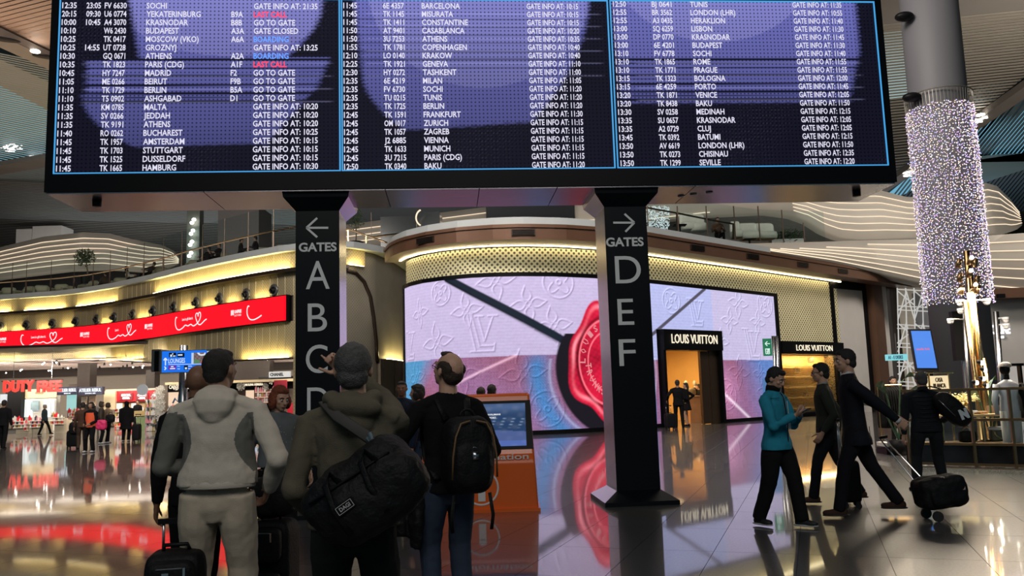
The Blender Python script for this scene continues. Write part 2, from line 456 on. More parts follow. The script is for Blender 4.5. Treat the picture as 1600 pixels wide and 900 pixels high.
def perf_mat(name, period, base, hole, rough=.35, metal=.6, r0=.28, glow=0.0):
    """perforated metal: holes on a regular grid in wall metres"""
    m = bpy.data.materials.new(name); m.use_nodes = True; nt = m.node_tree; n = nt.nodes; L = nt.links
    b = n['Principled BSDF']; b.inputs['Roughness'].default_value = rough; b.inputs['Metallic'].default_value = metal
    a = n.new('ShaderNodeAttribute'); a.attribute_name = 'uvm'
    def cell(scale, offs):
        s1 = n.new('ShaderNodeVectorMath'); s1.operation = 'MULTIPLY_ADD'; s1.inputs[1].default_value = (scale, scale, 0); s1.inputs[2].default_value = offs
        L.new(a.outputs['Vector'], s1.inputs[0])
        f = n.new('ShaderNodeVectorMath'); f.operation = 'FRACTION'; L.new(s1.outputs[0], f.inputs[0])
        d = n.new('ShaderNodeVectorMath'); d.operation = 'DISTANCE'; d.inputs[1].default_value = (.5, .5, 0); L.new(f.outputs[0], d.inputs[0])
        r = n.new('ShaderNodeMapRange'); r.inputs[1].default_value = r0 - .06; r.inputs[2].default_value = r0 + .06
        L.new(d.outputs['Value'], r.inputs[0]); return r.outputs[0]
    f1 = cell(1 / period, (0, 0, 0)); f2 = cell(1 / period, (.5, .5, 0))
    mn = n.new('ShaderNodeMath'); mn.operation = 'MINIMUM'; L.new(f1, mn.inputs[0]); L.new(f2, mn.inputs[1])
    nz = n.new('ShaderNodeTexNoise'); nz.inputs['Scale'].default_value = .9; nz.inputs['Detail'].default_value = 3; L.new(a.outputs['Vector'], nz.inputs['Vector'])
    mv = n.new('ShaderNodeMix'); mv.data_type = 'RGBA'
    mv.inputs[6].default_value = tuple(c * .75 for c in base) + (1,); mv.inputs[7].default_value = tuple(min(1, c * 1.2) for c in base) + (1,)
    L.new(nz.outputs['Fac'], mv.inputs[0])
    mx = n.new('ShaderNodeMix'); mx.data_type = 'RGBA'; mx.inputs[6].default_value = tuple(hole) + (1,)
    L.new(mn.outputs[0], mx.inputs[0]); L.new(mv.outputs[2], mx.inputs[7]); L.new(mx.outputs[2], b.inputs['Base Color'])
    if glow: L.new(mx.outputs[2], b.inputs['Emission Color']); b.inputs['Emission Strength'].default_value = glow; m.cycles.emission_sampling = 'NONE'  # backlight put into the metal as emission of its own colour
    MATS[name] = m; return m
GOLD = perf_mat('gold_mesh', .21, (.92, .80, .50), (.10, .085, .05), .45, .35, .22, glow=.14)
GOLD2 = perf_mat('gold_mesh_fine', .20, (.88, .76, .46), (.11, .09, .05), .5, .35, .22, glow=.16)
FASC = perf_mat('fascia_mesh', .16, (.42, .35, .21), (.24, .20, .12), .45, .25, .18)

# ------------------------------------------------------------------ the picture on the boutique's LED wall
def seg_ridge(A, Z, pts, w, H):
    """add a ridge of width w along polyline pts to height field H"""
    for (x0, y0), (x1, y1) in zip(pts[:-1], pts[1:]):
        lo = min(x0, x1) - 3 * w; hi = max(x0, x1) + 3 * w; lz = min(y0, y1) - 3 * w; hz = max(y0, y1) + 3 * w
        k = np.where((A > lo) & (A < hi) & (Z > lz) & (Z < hz))[0]
        if len(k) == 0: continue
        a = A[k]; z = Z[k]; dx, dy = x1 - x0, y1 - y0; q = dx * dx + dy * dy + 1e-9
        t = np.clip(((a - x0) * dx + (z - y0) * dy) / q, 0, 1)
        d = np.hypot(a - x0 - t * dx, z - y0 - t * dy)
        H[k] = np.maximum(H[k], np.exp(-(d / w) ** 2))
def m_star(cx, cy, R, rot=0.0):
    out = []
    for q in range(4):
        t0 = q * math.pi / 2 + rot; c, s_ = math.cos(t0), math.sin(t0)
        for sg in (-1, 1):
            P = []
            for i in range(13):
                t = i / 12; w = sg * .27 * R * math.sin(math.pi * t ** .75) * (1 - .35 * t); r = R * (.16 + .84 * t); P.append((cx + r * c - w * s_, cy + r * s_ + w * c))
            out.append(P)
    out.append([(cx + .13 * R * math.cos(t * .7854), cy + .13 * R * math.sin(t * .7854)) for t in range(9)])
    return out
def m_round(cx, cy, R):
    P = [(cx + R * .62 * (1 + .38 * math.cos(4 * t)) * math.cos(t + .78), cy + R * .62 * (1 + .38 * math.cos(4 * t)) * math.sin(t + .78)) for t in [2 * math.pi * i / 48 for i in range(49)]]
    C = [(cx + R * math.cos(2 * math.pi * i / 32), cy + R * math.sin(2 * math.pi * i / 32)) for i in range(33)]
    Q = [(cx + .16 * R * math.cos(t * .7854), cy + .16 * R * math.sin(t * .7854)) for t in range(9)]
    return [P, C, Q]
def m_lv(cx, cy, s):
    def T(p): return [(cx + x * s, cy + y * s) for x, y in p]
    return [T([(-.75, .9), (-.2, .9)]), T([(-.5, .9), (-.1, -.9)]), T([(-.28, .9), (.1, -.7), (.75, -.7)]), T([(-.35, -.95), (.8, -.95), (.85, -.6)]),
            T([(-.1, .75), (.3, .75)]), T([(.05, .75), (.35, -.45), (.8, .75)]), T([(.55, .75), (1.0, .75)])]
def led_paint(A, Z):
    n = len(A); C = np.zeros((n, 3))
    ns = (np.sin(A * 9.1 + 3 * np.sin(Z * 4.3)) * np.sin(Z * 11.7 + 2 * np.sin(A * 5.1)) + np.sin(A * 23 + Z * 7) * np.sin(Z * 31 - A * 5)) * .5
    lav = np.array((.62, .52, .78)); lav2 = np.array((.50, .53, .86)); pink = np.array((.36, .13, .22)); rose = np.array((.36, .17, .34)); blue = np.array((.16, .42, .78))
    t = np.clip((Z - 2.8) / 3.0, 0, 1)[:, None]
    up = lav * (1.0 + .12 * t) * np.ones((n, 1))
    k = (A > 10.0) & (A < 15.76); up[k] = (lav2 * 1.0)[None] * (1 + .1 * t[k])
    k = A >= 15.76; up[k] = (np.array((.62, .56, .82)))[None] * (1 + .05 * t[k])
    lo = pink + (rose - pink) * (np.clip(.5 + .5 * np.sin(A * 1.1 + Z * 1.7), 0, 1))[:, None]
    lo = lo * (1.1 - .22 * np.clip(A / 8, 0, 1))[:, None]
    # blue patch at the left and the blue halo beside the seal
    w = np.clip((1.9 - (A - .55 * (Z - 1.3))) / .9, 0, 1)[:, None] * (A < 4)[:, None]; lo = lo * (1 - w) + np.array((.10, .34, .62)) * w
    def halo(a, z):
        dx = (a - 9.5) / 2.75; dz = (z - 2.3) / 2.95; return np.hypot(dx, dz)
    h = halo(A, Z)
    w = np.exp(-((h - 1.03) / .16) ** 2)[:, None] * ((A < 12))[:, None] * np.clip((3.3 - Z) / .8, 0, 1)[:, None]; lo = lo * (1 - w) + np.array((.08, .24, .55)) * w
    # right-hand part: pink to blue
    q = A > 15.9
    w = np.clip((A - 16.9 - .5 * (2.4 - Z)) / 2.2, 0, 1)[:, None] * q[:, None]; lo = lo * (1 - w) + np.array((.14, .26, .62)) * w
    w = np.exp(-((A - 16.4) ** 2 / .5 + (Z - 1.4) ** 2 / .8))[:, None] * q[:, None]; lo = lo * (1 - w) + np.array((.62, .26, .46)) * w
    sp = np.where(A < 10, 2.84, 2.62)
    C = np.where((Z > sp)[:, None], up, lo)
    low = (Z < sp); grain = np.sin(A * 31 + 4 * np.sin(Z * 13)) * np.sin(Z * 37 + 3 * np.sin(A * 11)) + .5 * np.sin(A * 71 + Z * 53)
    C *= (1 + .05 * ns + .03 * np.sign(np.sin(Z * 52)) + np.where(low, .16, .035) * grain)[:, None]
    # blind-embossed leather motifs
    H = np.zeros(n)
    for c in ((2.77, 3.47, .85), (4.14, 4.57, .72), (1.74, 4.65, .62), (7.35, 3.9, .8), (6.43, 4.7, .75), (5.28, 5.6, .8), (6.19, 2.2, .95), (3.9, 2.2, .8), (1.39, 2.2, .7), (17.6, 5.1, .75), (16.9, 4.3, .62), (18.95, 4.3, .6), (16.2, 3.4, .6), (17.34, 2.1, .8), (19.3, 1.2, .8), (18.9, 2.0, .6)):
        for P in m_star(c[0], c[1], c[2] * .92, .15 if c[0] < 15 else -.1): seg_ridge(A, Z, P, .032, H)
    for c in ((3.0, 5.3, .55), (7.6, 5.5, .7), (19.6, 5.1, .65), (7.0, .9, .75), (16.4, 1.15, .75), (13.2, 5.0, .6)):
        for P in m_round(c[0], c[1], c[2] * .85): seg_ridge(A, Z, P, .032, H)
    for c in ((4.55, 3.75, .75), (.7, 3.5, .6), (18.3, 3.3, .75), (14.6, 4.6, .6)):
        for P in m_lv(*c): seg_ridge(A, Z, P, .032, H)
    na = LEDN[1] + 1; Hh = H.reshape(-1, na)
    gx = np.gradient(Hh, axis=0); gz = np.gradient(Hh, axis=1); E = (gx - gz).ravel()
    C *= (1 + np.clip(E * .75, -.38, .35))[:, None]
    # light flashes
    def line(a0, z0, a1, z1, w):
        dx, dz = a1 - a0, z1 - z0; q = dx * dx + dz * dz; t = np.clip(((A - a0) * dx + (Z - z0) * dz) / q, 0, 1)
        return np.hypot(A - a0 - t * dx, Z - z0 - t * dz), t
    d, _ = line(3.38, 1.79, 5.9, 2.84, 0); C += np.exp(-(d / .05) ** 2)[:, None] * np.array((.5, .35, .4))
    d, _ = line(16.0, 1.35, 17.9, .1, 0); C += np.exp(-(d / .07) ** 2)[:, None] * np.array((.5, .5, .5))
    # the dark folded edges
    d, t = line(3.35, 5.82, 7.75, 3.33, 0); w = np.clip((.17 - d) / .05, 0, 1)[:, None]; C = C * (1 - w) + np.array((.012, .02, .035)) * w
    d2, t = line(3.15, 5.82, 7.5, 3.28, 0); w = np.exp(-(d2 / .05) ** 2)[:, None] * .5; C = C * (1 - w)
    d, t = line(15.35, 5.6, 12.2, 3.75, 0); w = np.clip((.09 - d) / .04, 0, 1)[:, None]; C = C * (1 - w) + np.array((.10, .09, .13)) * w
    d, t = line(12.2, 3.75, 11.0, 3.1, 0); w = np.clip((.09 - d) / .04, 0, 1)[:, None]; C = C * (1 - w) + np.array((.10, .09, .13)) * w
    # black gap behind the wax
    ang = np.arctan2((Z - 2.55) / 1.28, A - 9.55); r = np.hypot((A - 9.55), (Z - 2.55) / 1.28)
    rr = 2.02 + .10 * np.sin(3 * ang + 1) + .08 * np.sin(5 * ang)
    bz = np.clip((2.32 + .08 * np.sin(3 * ang) - np.hypot(A - 9.6, (Z - 2.15) / .98)) / .08, 0, 1)[:, None] * (Z < 3.6)[:, None]
    gl = np.exp(-((np.hypot(A - 9.6, (Z - 2.15) / .98) - 2.48) / .06) ** 2)[:, None] * (Z < 2.7)[:, None]; C += gl * np.array((.14, .2, .26))
    C = C * (1 - bz) + np.array((.012, .010, .016)) * bz
    # red wax seal
    rs = 1.72 + .10 * np.sin(4 * ang + .4) + .07 * np.sin(7 * ang + 1)
    wx = np.clip((rs - r) / .06, 0, 1)[:, None]
    red = np.array((.62, .010, .045)) * (0.75 + .5 * np.clip(np.sin(ang * 3 + 2) * .5 + .5, 0, 1) + .25 * ns)[:, None]
    C = C * (1 - wx) + red * wx
    hl = np.exp(-((r - rs + .22) / .07) ** 2)[:, None] * wx * (.6 + .4 * np.sin(ang * 5))[:, None]; C += hl * np.array((.9, .35, .40))
    dk = np.exp(-((r - 1.32) / .06) ** 2)[:, None] * wx; C = C * (1 - .65 * dk)
    li = (np.exp(-((r - 1.24) / .03) ** 2) + np.exp(-((r - .88) / .025) ** 2))[:, None] * wx; C += li * np.array((.75, .22, .26))
    return np.clip(C, 0, 1.4)
LEDN = (900, 240)

def build_store():
    root = empty('boutique_facade', (3, 36, 0), 'curved luxury boutique front with glowing gold mesh band and bronze cornice', 'storefront'); root['kind'] = 'structure'; root.name = 'wall_boutique'
    # black plinth and frames
    mb = MB(); strip(W, 0, 12.25, 0, .15, -.3, .12, 50, mb); strip(W, 15.98, 26.1, 0, .13, -.3, .12, 14, mb); mb.build('plinth', MATS['black_frame'], root)
    mb = MB(); strip(W, 0, 20.55, lambda a: 5.82 - .015 * a, lambda a: 5.97 - .015 * a, -.3, .12, 70, mb)
    strip(W, 20.32, 20.55, 0, 5.6, -.3, .12, 1, mb); strip(W, -.05, .1, 0, 5.9, -.3, .12, 1, mb); mb.build('screen_frame', MATS['black_frame'], root)
    # gold mesh
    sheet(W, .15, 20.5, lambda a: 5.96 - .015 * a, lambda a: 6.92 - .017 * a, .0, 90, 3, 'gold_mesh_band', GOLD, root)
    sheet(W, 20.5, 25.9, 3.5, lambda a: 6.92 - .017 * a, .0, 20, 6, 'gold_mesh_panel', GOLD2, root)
    mb = MB(); strip(W, .15, 12.3, 0, 7.0, -.5, -.35, 60, mb); strip(W, 15.95, 20.6, 0, 7.0, -.5, -.35, 6, mb); strip(W, 12.3, 15.95, 3.85, 7.0, -.5, -.35, 6, mb); strip(W, 20.6, 25.9, 3.4, 7.0, -.5, -.35, 6, mb); mb.build('backing_wall', MATS['ceiling_dark'], root)
    mb = MB(); strip(W, .12, 25.9, lambda a: 6.93 - .017 * a, lambda a: 6.97 - .017 * a, .20, .28, 90, mb); mb.build('light_strip', E_WARM, root)
    mb = MB(); strip(W, .02, 26.2, lambda a: 6.99 - .017 * a, lambda a: 7.3 - .017 * a, -.5, .45, 90, mb); mb.build('recess', MATS['black_frame'], root)
    # cornice
    def off(a): return .75 + .6 * min(1, a / 6)
    def cstrip(a0, a1, z0, z1, d0, d1, n):
        mb = MB(); vs = []; fs = []
        for k in range(n + 1):
            a = a0 + (a1 - a0) * k / n; p, t, nn = W.pos(a)
            for z, d in ((z0, d1), (z1, d1), (z0, d0), (z1, d0)):
                q = p + nn * (off(a) + d); vs.append((q.x, q.y, z - .018 * a))
        for k in range(n):
            a = 4 * k; b = a + 4
            fs += [(a, b, b + 1, a + 1), (a + 2, a + 3, b + 3, b + 2), (a + 1, b + 1, b + 3, a + 3), (a, a + 2, b + 2, b)]
        e = 4 * n; fs += [(0, 1, 3, 2), (e, e + 2, e + 3, e + 1)]
        return mb.add(vs, fs)
    cstrip(-.6, 31, 6.98, 7.44, -.8, 0, 90).build('cornice', MATS['bronze'], root)
    cstrip(-.6, 31, 7.40, 7.52, -.8, .06, 90).build('cornice_lip', MATS['bronze'], root)
    cstrip(-.6, 18.5, 7.52, 7.80, -6, -.1, 70).build('slab_edge', MATS['white_slab'], root)
    # louvred outlets in the cornice
    for px, py in ((668, 373), (823, 361), (1087, 388), (1175, 401), (1252, 414), (1318, 424)):
        best = min(((abs(proj(tuple(W.pos(a, off(a))[0].xy) + (7.2 - .018 * a,))[0] - px), a) for a in [i * .2 for i in range(0, 150)]))[1]
        p, t, n = W.pos(best, off(best) + .02); z = 7.22 - .018 * best
        g = MB(); g.beam(Vector((p.x, p.y, z)) - t * .42, Vector((p.x, p.y, z)) + t * .42, .06, .22)
        v = g.build('air_outlet', MATS['dark_bronze'], root)
        s = MB()
        for k in range(5): s.beam(Vector((p.x, p.y, z - .08 + .04 * k)) + n * .04 - t * .38, Vector((p.x, p.y, z - .08 + .04 * k)) + n * .04 + t * .38, .02, .012)
        sub(v, s.build('louvre', MATS['black_frame'])).matrix_parent_inverse = Matrix.Identity(4)
    # pale end wall right of the gold panel, bronze jambs
    P2 = Path([WP[-1], Vector((at(1376, 560, 43.6).x, 43.6, 0)), Vector((at(1392, 560, 44.2).x, 44.2, 0)), Vector((at(1408, 560, 44.7).x, 44.7, 0))])
    mb = MB(); strip(P2, -.9, 2.2, 0, 6.25, -.3, 0, 3, mb); mb.build('pale_wall_panel', MATS['plaster'], root)
    mb = MB(); strip(P2, -1.05, -.8, 0, 6.5, -.3, .12, 1, mb); strip(P2, 1.95, 2.15, 0, 6.35, -.3, .12, 1, mb); strip(P2, -1.0, 2.6, 6.2, 6.7, -.3, .1, 3, mb); mb.build('dark_jamb', MATS['black_frame'], root)
    mb = MB(); strip(P2, 2.15, 3.0, 0, 7.0, -.5, .5, 2, mb); mb.build('bronze_jamb', MATS['bronze'], root)
    mb = MB(); strip(P2, 3.05, 3.75, 0, 6.9, -.5, .3, 2, mb); mb.build('white_pilaster', MATS['plaster'], root)
    mb = MB(); strip(P2, 3.75, 4.9, 0, 6.8, -.5, .25, 2, mb); mb.build('bronze_pier', MATS['dark_bronze'], root)
    # LED wall
    scr = colmat('led_picture', .95)
    scr.node_tree.nodes['Principled BSDF'].inputs['Roughness'].default_value = .5
    hole = lambda a, z: (a > 12.2) & (a < 15.98) & (z < 3.84)
    led = sheet(W, .08, 20.36, .14, lambda a: 5.86 - .015 * a, .06, LEDN[0], LEDN[1], 'led_screen_wall', scr, None, led_paint, hole)
    tag(led, 'curved LED wall showing embossed leather and a red wax seal', 'screen')
    # lettering pressed in the seal
    tb = MB()
    def arc(txt, r, a0, step, flip=False, hh=.24):
        for i, ch in enumerate(txt):
            if ch == ' ': continue
            t = math.radians(a0 - step * i); ca = 9.55 + r * math.cos(t); cz = 2.55 + r * 1.28 * math.sin(t)
            p, tt, n = W.pos(ca, .075); up = (tt * math.cos(t) + Vector((0, 0, 1)) * math.sin(t)); rt = (tt * math.sin(t) - Vector((0, 0, 1)) * math.cos(t))
            if flip: up = -up; rt = -rt
            put_text(tb, ch, Vector((p.x, p.y, cz)) - rt * .08, rt, up, hh, .17, bold=.02, res=1)
    arc('LOUIS VUITTON', 1.0, 178, 15)
    arc('TRUNKS & BAGS', 1.0, 186, -13, True)
    sub_ = tb.build('seal_lettering', emat('seal_text', (1.0, .35, .38), .75, False)); sub(led, sub_)
    # entrance portal
    w = (WP[11] - WP[10]).normalized(); nb = Vector((-w.y, w.x, 0))
    P0, _, _ = W.pos(12.3)
    def L(a, d, z): return P0 + w * a + nb * d + Vector((0, 0, z))
    pr = empty('boutique_entrance', P0 + w * 1.8, 'black framed boutique doorway glowing amber inside under lit name sign', 'doorway')
    mb = MB(); mb.hexa([L(0, -.35, 3.0), L(3.66, -.35, 3.0), L(3.66, .3, 3.0), L(0, .3, 3.0), L(0, -.35, 3.82), L(3.66, -.35, 3.82), L(3.66, .3, 3.82), L(0, .3, 3.82)])
    sg = mb.build('sign_box', MATS['black_frame'], pr)
    tb = MB(); put_text(tb, 'LOUIS VUITTON', L(.42, -.38, 3.27), w, (0, 0, 1), .36, 2.85, bold=.005, depth=.02); sub(sg, tb.build('sign_lettering', emat('sign_text', (1.0, .88, .66), 1.1)))
    sg.children[0].matrix_parent_inverse = Matrix.Identity(4)
    mb = MB(); mb.hexa([L(0, -.3, 0), L(.14, -.3, 0), L(.14, .4, 0), L(0, .4, 0), L(0, -.3, 3), L(.14, -.3, 3), L(.14, .4, 3), L(0, .4, 3)])
    mb.hexa([L(3.5, -.3, 0), L(3.66, -.3, 0), L(3.66, .4, 0), L(3.5, .4, 0), L(3.5, -.3, 3), L(3.66, -.3, 3), L(3.66, .4, 3), L(3.5, .4, 3)])
    mb.build('door_frame', MATS['black_frame'], pr)
    for k, a0 in enumerate((2.42, 2.98)):
        mb = MB(); mb.hexa([L(a0, -.12, .02), L(a0 + .52, -.12, .02), L(a0 + .52, 0, .02), L(a0, 0, .02), L(a0, -.12, 2.98), L(a0 + .52, -.12, 2.98), L(a0 + .52, 0, 2.98), L(a0, 0, 2.98)])
        mb.build('sliding_door', mat('smoked_bronze', (.09, .06, .04), .22, .6, .1), pr)
    # the room behind it
    warm = mat('amber_wall', (.70, .42, .14), .5, 0, .12, 1.5)
    rm = empty('boutique_interior', P0 + w * 1.8 + nb * 3, 'amber lit boutique room seen through the open doorway', 'room'); rm['kind'] = 'structure'; rm.name = 'wall_boutique_room'
    mb = MB(); mb.hexa([L(-2.5, 5.5, 0), L(6, 5.5, 0), L(6, 5.7, 0), L(-2.5, 5.7, 0), L(-2.5, 5.5, 3.6), L(6, 5.5, 3.6), L(6, 5.7, 3.6), L(-2.5, 5.7, 3.6)]); mb.build('rear_wall', warm, rm)
    for s0 in (-2.6, 6):
        mb = MB(); mb.hexa([L(s0, .5, 0), L(s0 + .1, .5, 0), L(s0 + .1, 5.6, 0), L(s0, 5.6, 0), L(s0, .5, 3.6), L(s0 + .1, .5, 3.6), L(s0 + .1, 5.6, 3.6), L(s0, 5.6, 3.6)]); mb.build('side_wall', warm, rm)
    mb = MB(); mb.hexa([L(-2.6, .5, 3.6), L(6.1, .5, 3.6), L(6.1, 5.7, 3.6), L(-2.6, 5.7, 3.6), L(-2.6, .5, 3.7), L(6.1, .5, 3.7), L(6.1, 5.7, 3.7), L(-2.6, 5.7, 3.7)]); mb.build('room_ceiling', MATS['plaster'], rm)
    mb = MB(); mb.hexa([L(.1, 1.2, .02), L(.75, 1.2, .02), L(.75, 1.35, .02), L(.1, 1.35, .02), L(.1, 1.2, 3.5), L(.75, 1.2, 3.5), L(.75, 1.35, 3.5), L(.1, 1.35, 3.5)]); mb.build('screen_panel', mat('amber_panel', (.75, .52, .24), .35, 0, .2, 3), rm)
    for k in range(26):
        pass
    pa, pb = at(1083, 600, 39.3), at(1098, 582, 39.3); mb = MB(); mb.box(((pa.x + pb.x) / 2, 39.3, (pa.z + pb.z) / 2), (pb.x - pa.x, .06, pb.z - pa.z))
    pt = mb.build('painting', mat('painting_mix', (.28, .40, .34), .5, 0, .9, 3), None); tag(pt, 'green blue landscape painting on the amber boutique wall', 'painting')
    # walls light
    l = area_light('boutique_lamp', L(1.6, 2.8, 3.5), L(1.6, 2.8, 0), 5, 3.5, (1.0, .70, .34), 520)
    def Q(px, Y, z): p = at(px, 610, Y); return Vector((p.x, Y, z))
    cr = empty('reception_desk', Q(1083, 36.2, 0), 'honey wood reception counter just inside the boutique door', 'counter')
    c = MB(); q = Q(1083, 36.2, .56); c.box(q, (.46, .5, 1.12)); c.build('desk_body', mat('honey_wood', (.30, .15, .07), .4, 0, .3, 4), cr)
    c = MB(); c.box(Q(1083, 36.2, 1.14), (.54, .56, .04)); c.build('desk_top', mat('honey_top', (.5, .32, .18), .3, 0, .2), cr)
    b = MB(); b.ball(Q(1081, 36.1, 1.32), (.17, .12, .16), e=.6); hb = b.build('handbag', mat('monogram_bag', (.22, .16, .09), .5, 0, .8, 40), None, True); tag(hb, 'brown patterned handbag standing on the boutique counter', 'handbag')
    # two pale mannequin heads further in
    for (a, px, Ym) in ((1.9, 1072.5, 38.0), (3.0, 1086, 38.6)):
        t = empty('mannequin', Q(px, Ym, 0), 'pale headed shop mannequin in dark dress deep inside boutique' if a < 2 else 'pale mannequin beside the painting behind the counter', 'mannequin')
        m2 = MB(); p = Q(px, Ym, 0); m2.loft([p + Vector((0, 0, z)) for z in (.02, .1, .9, 1.15, 1.4, 1.5)], [(.2, .2), (.03, .03), (.16, .12), (.12, .1), (.2, .11), (.05, .05)]); m2.build('torso', MATS['black_cloth'], t, True)
        m2 = MB(); m2.loft([p + Vector((0, 0, z)) for z in (1.48, 1.58)], [.05, .045]); m2.ball(p + Vector((0, 0, 1.70)), (.085, .1, .13)); m2.build('head', mat('pale_head', (.8, .72, .6), .4, 0, .05), t, True)
    # second sign and display window
    q, tq, nq = W.pos(20.62, .02); q2, _, _ = W.pos(25.9, .02); ww = (q2 - q).normalized(); n2 = Vector((ww.y, -ww.x, 0)); LW = (q2 - q).length
    def G(a, d, z): return q + ww * a + n2 * d + Vector((0, 0, z))
    dw = empty('display_window', G(2.5, 0, 0), 'gold beaded display window under the second boutique sign', 'shop window')
    mb = MB(); mb.hexa([G(0, .12, 2.9), G(LW, .12, 2.9), G(LW, -.3, 2.9), G(0, -.3, 2.9), G(0, .12, 3.47), G(LW, .12, 3.47), G(LW, -.3, 3.47), G(0, -.3, 3.47)])
    sb = mb.build('sign_box', MATS['black_frame'], dw)
    tb = MB(); put_text(tb, 'LOUIS VUITTON', G(1.1, .14, 3.06), ww, (0, 0, 1), .27, 3.1, bold=.0, depth=.02); t_ = tb.build('sign_lettering', MATS['sign_text']); sub(sb, t_)
    mb = MB(); mb.hexa([G(0, .1, 0), G(LW, .1, 0), G(LW, -.2, 0), G(0, -.2, 0), G(0, .1, .22), G(LW, .1, .22), G(LW, -.2, .22), G(0, -.2, .22)]); mb.build('sill', MATS['black_frame'], dw)
    mb = MB()
    for a in (LW - .02,): mb.hexa([G(a - .1, .1, 0), G(a + .1, .1, 0), G(a + .1, -.2, 0), G(a - .1, -.2, 0), G(a - .1, .1, 2.95), G(a + .1, .1, 2.95), G(a + .1, -.2, 2.95), G(a - .1, -.2, 2.95)])
    mb.build('window_frame', MATS['black_frame'], dw)
    bead = MB()
    for i in range(96):
        for j in range(50):
            a = .12 + (LW - .3) * (i + .5 * (j % 2)) / 96; z = .3 + 2.55 * j / 50
            if random.random() < .08: continue
            q_ = random.uniform(-.02, .02); bead.add([G(a - .019, -.12 + q_, z), G(a, -.09, z - .014), G(a + .019, -.12 - q_, z), G(a, -.09, z + .024)], [(0, 1, 2, 3)])
    bead.build('bead_curtain', mat('gold_beads', (.85, .60, .28), .3, .7, .2, 20), dw, kind='stuff')
    mb = MB()
    for k in range(5): mb.hexa([G(.1, -.5, .35 + .5 * k), G(LW - .1, -.5, .35 + .5 * k), G(LW - .1, -.9, .35 + .5 * k), G(.1, -.9, .35 + .5 * k), G(.1, -.5, .4 + .5 * k), G(LW - .1, -.5, .4 + .5 * k), G(LW - .1, -.9, .4 + .5 * k), G(.1, -.9, .4 + .5 * k)])
    mb.build('shelf', mat('gold_shelf', (.8, .6, .3), .3, .5, .1), dw)
    mb = MB(); mb.hexa([G(0, -1.0, .2), G(LW, -1.0, .2), G(LW, -1.1, .2), G(0, -1.1, .2), G(0, -1.0, 2.9), G(LW, -1.0, 2.9), G(LW, -1.1, 2.9), G(0, -1.1, 2.9)]); mb.build('window_back', mat('window_amber', (.8, .5, .2), .5, 0, .2, 3), dw)
    mb = MB(); mb.quad(G(.05, .05, .22), G(LW - .1, .05, .22), G(LW - .1, .05, 2.9), G(.05, .05, 2.9)); mb.build('glass_pane', glassmat(), dw)
    area_light('window_lamp', G(LW / 2, -.35, 2.88), G(LW / 2, -.5, 0), LW - .5, .35, (1.0, .62, .27), 420)
    for (a, z, sx) in ((.5, 2.62, .3), (2.3, 2.2, .36), (3.6, 2.7, .3), (.6, 1.6, .36), (2.9, 1.0, .3)):
        b = MB(); b.ball(G(a, -.7, z - .05), (sx / 2, .1, .14), R=Matrix.Rotation(math.atan2(ww.y, ww.x), 3, 'Z'), e=.4); b.loft([G(a + sx * .3 * math.cos(t), -.7, z + .05 + .15 * math.sin(t)) for t in [k * math.pi / 6 for k in range(7)]], [.012] * 7, n=6)
        tag(b.build('handbag', mat('window_bag', (.16, .12, .08), .4, 0, .3), None, True), 'small brown handbag on a shelf behind the gold beads', 'handbag', 'handbags in the display window')
build_store()
# ================================================================== DEPARTURES BOARD on two gate pillars
BD = Vector((math.cos(math.radians(4.4)), math.sin(math.radians(4.4)), 0)); BN = Vector((BD.y, -BD.x, 0)); BO = Vector((1.35, 11.0, 0)); UZ = Vector((0, 0, 1))
def bpt(px, py, off=0.0):
    d = ray(px, py); o = BO + BN * off; t = (o - CAM).dot(BN) / d.dot(BN); P = CAM + d * t
    return (P - o).dot(BD), P.z
def B(s, back, z): return BO + BD * s - BN * back + UZ * z
def bbox(mb, s0, s1, b0, b1, z0, z1):
    return mb.hexa([B(s0, b0, z0), B(s1, b0, z0), B(s1, b1, z0), B(s0, b1, z0), B(s0, b0, z1), B(s1, b0, z1), B(s1, b1, z1), B(s0, b1, z1)])
ROWS1 = """12:35|23:05|FV 6630|SOCHI||GATE INFO AT: 21:35
20:15|09:30|U6 0774|YEKATERINBURG|B9A|LAST CALL
10:00|10:45|A4 3070|KRASNODAR|B8B|GO TO GATE
10:10||W6 2430|BUDAPEST|A3A|GATE CLOSED
10:25||TK 0417|MOSCOW (VKO)|A6A|BOARDING
10:25|14:55|UT 0728|GROZNYJ||GATE INFO AT: 13:25
10:30||GQ 0671|ATHENS|A2A|BOARDING
10:35||TK 1823|PARIS (CDG)|A1F|LAST CALL
10:45||HY 7247|MADRID|F2|GO TO GATE
11:05||ME 0266|BEIRUT|F9B|GO TO GATE
11:10||TK 1729|BERLIN|B5A|GO TO GATE
11:10||T5 0902|ASHGABAD|D1|GO TO GATE
11:35||KM 0785|MALTA||GATE INFO AT: 10:20
11:35||SV 0266|JEDDAH||GATE INFO AT: 10:20
11:35||TK 9191|ATHENS||GATE INFO AT: 10:20
11:40||RO 0262|BUCHAREST||GATE INFO AT: 10:25
11:45||TK 1957|AMSTERDAM||GATE INFO AT: 10:15
11:45||TK 1703|STUTTGART||GATE INFO AT: 10:15
11:45||TK 1525|DUSSELDORF||GATE INFO AT: 10:15
11:45||TK 1665|HAMBURG||GATE INFO AT: 10:30"""
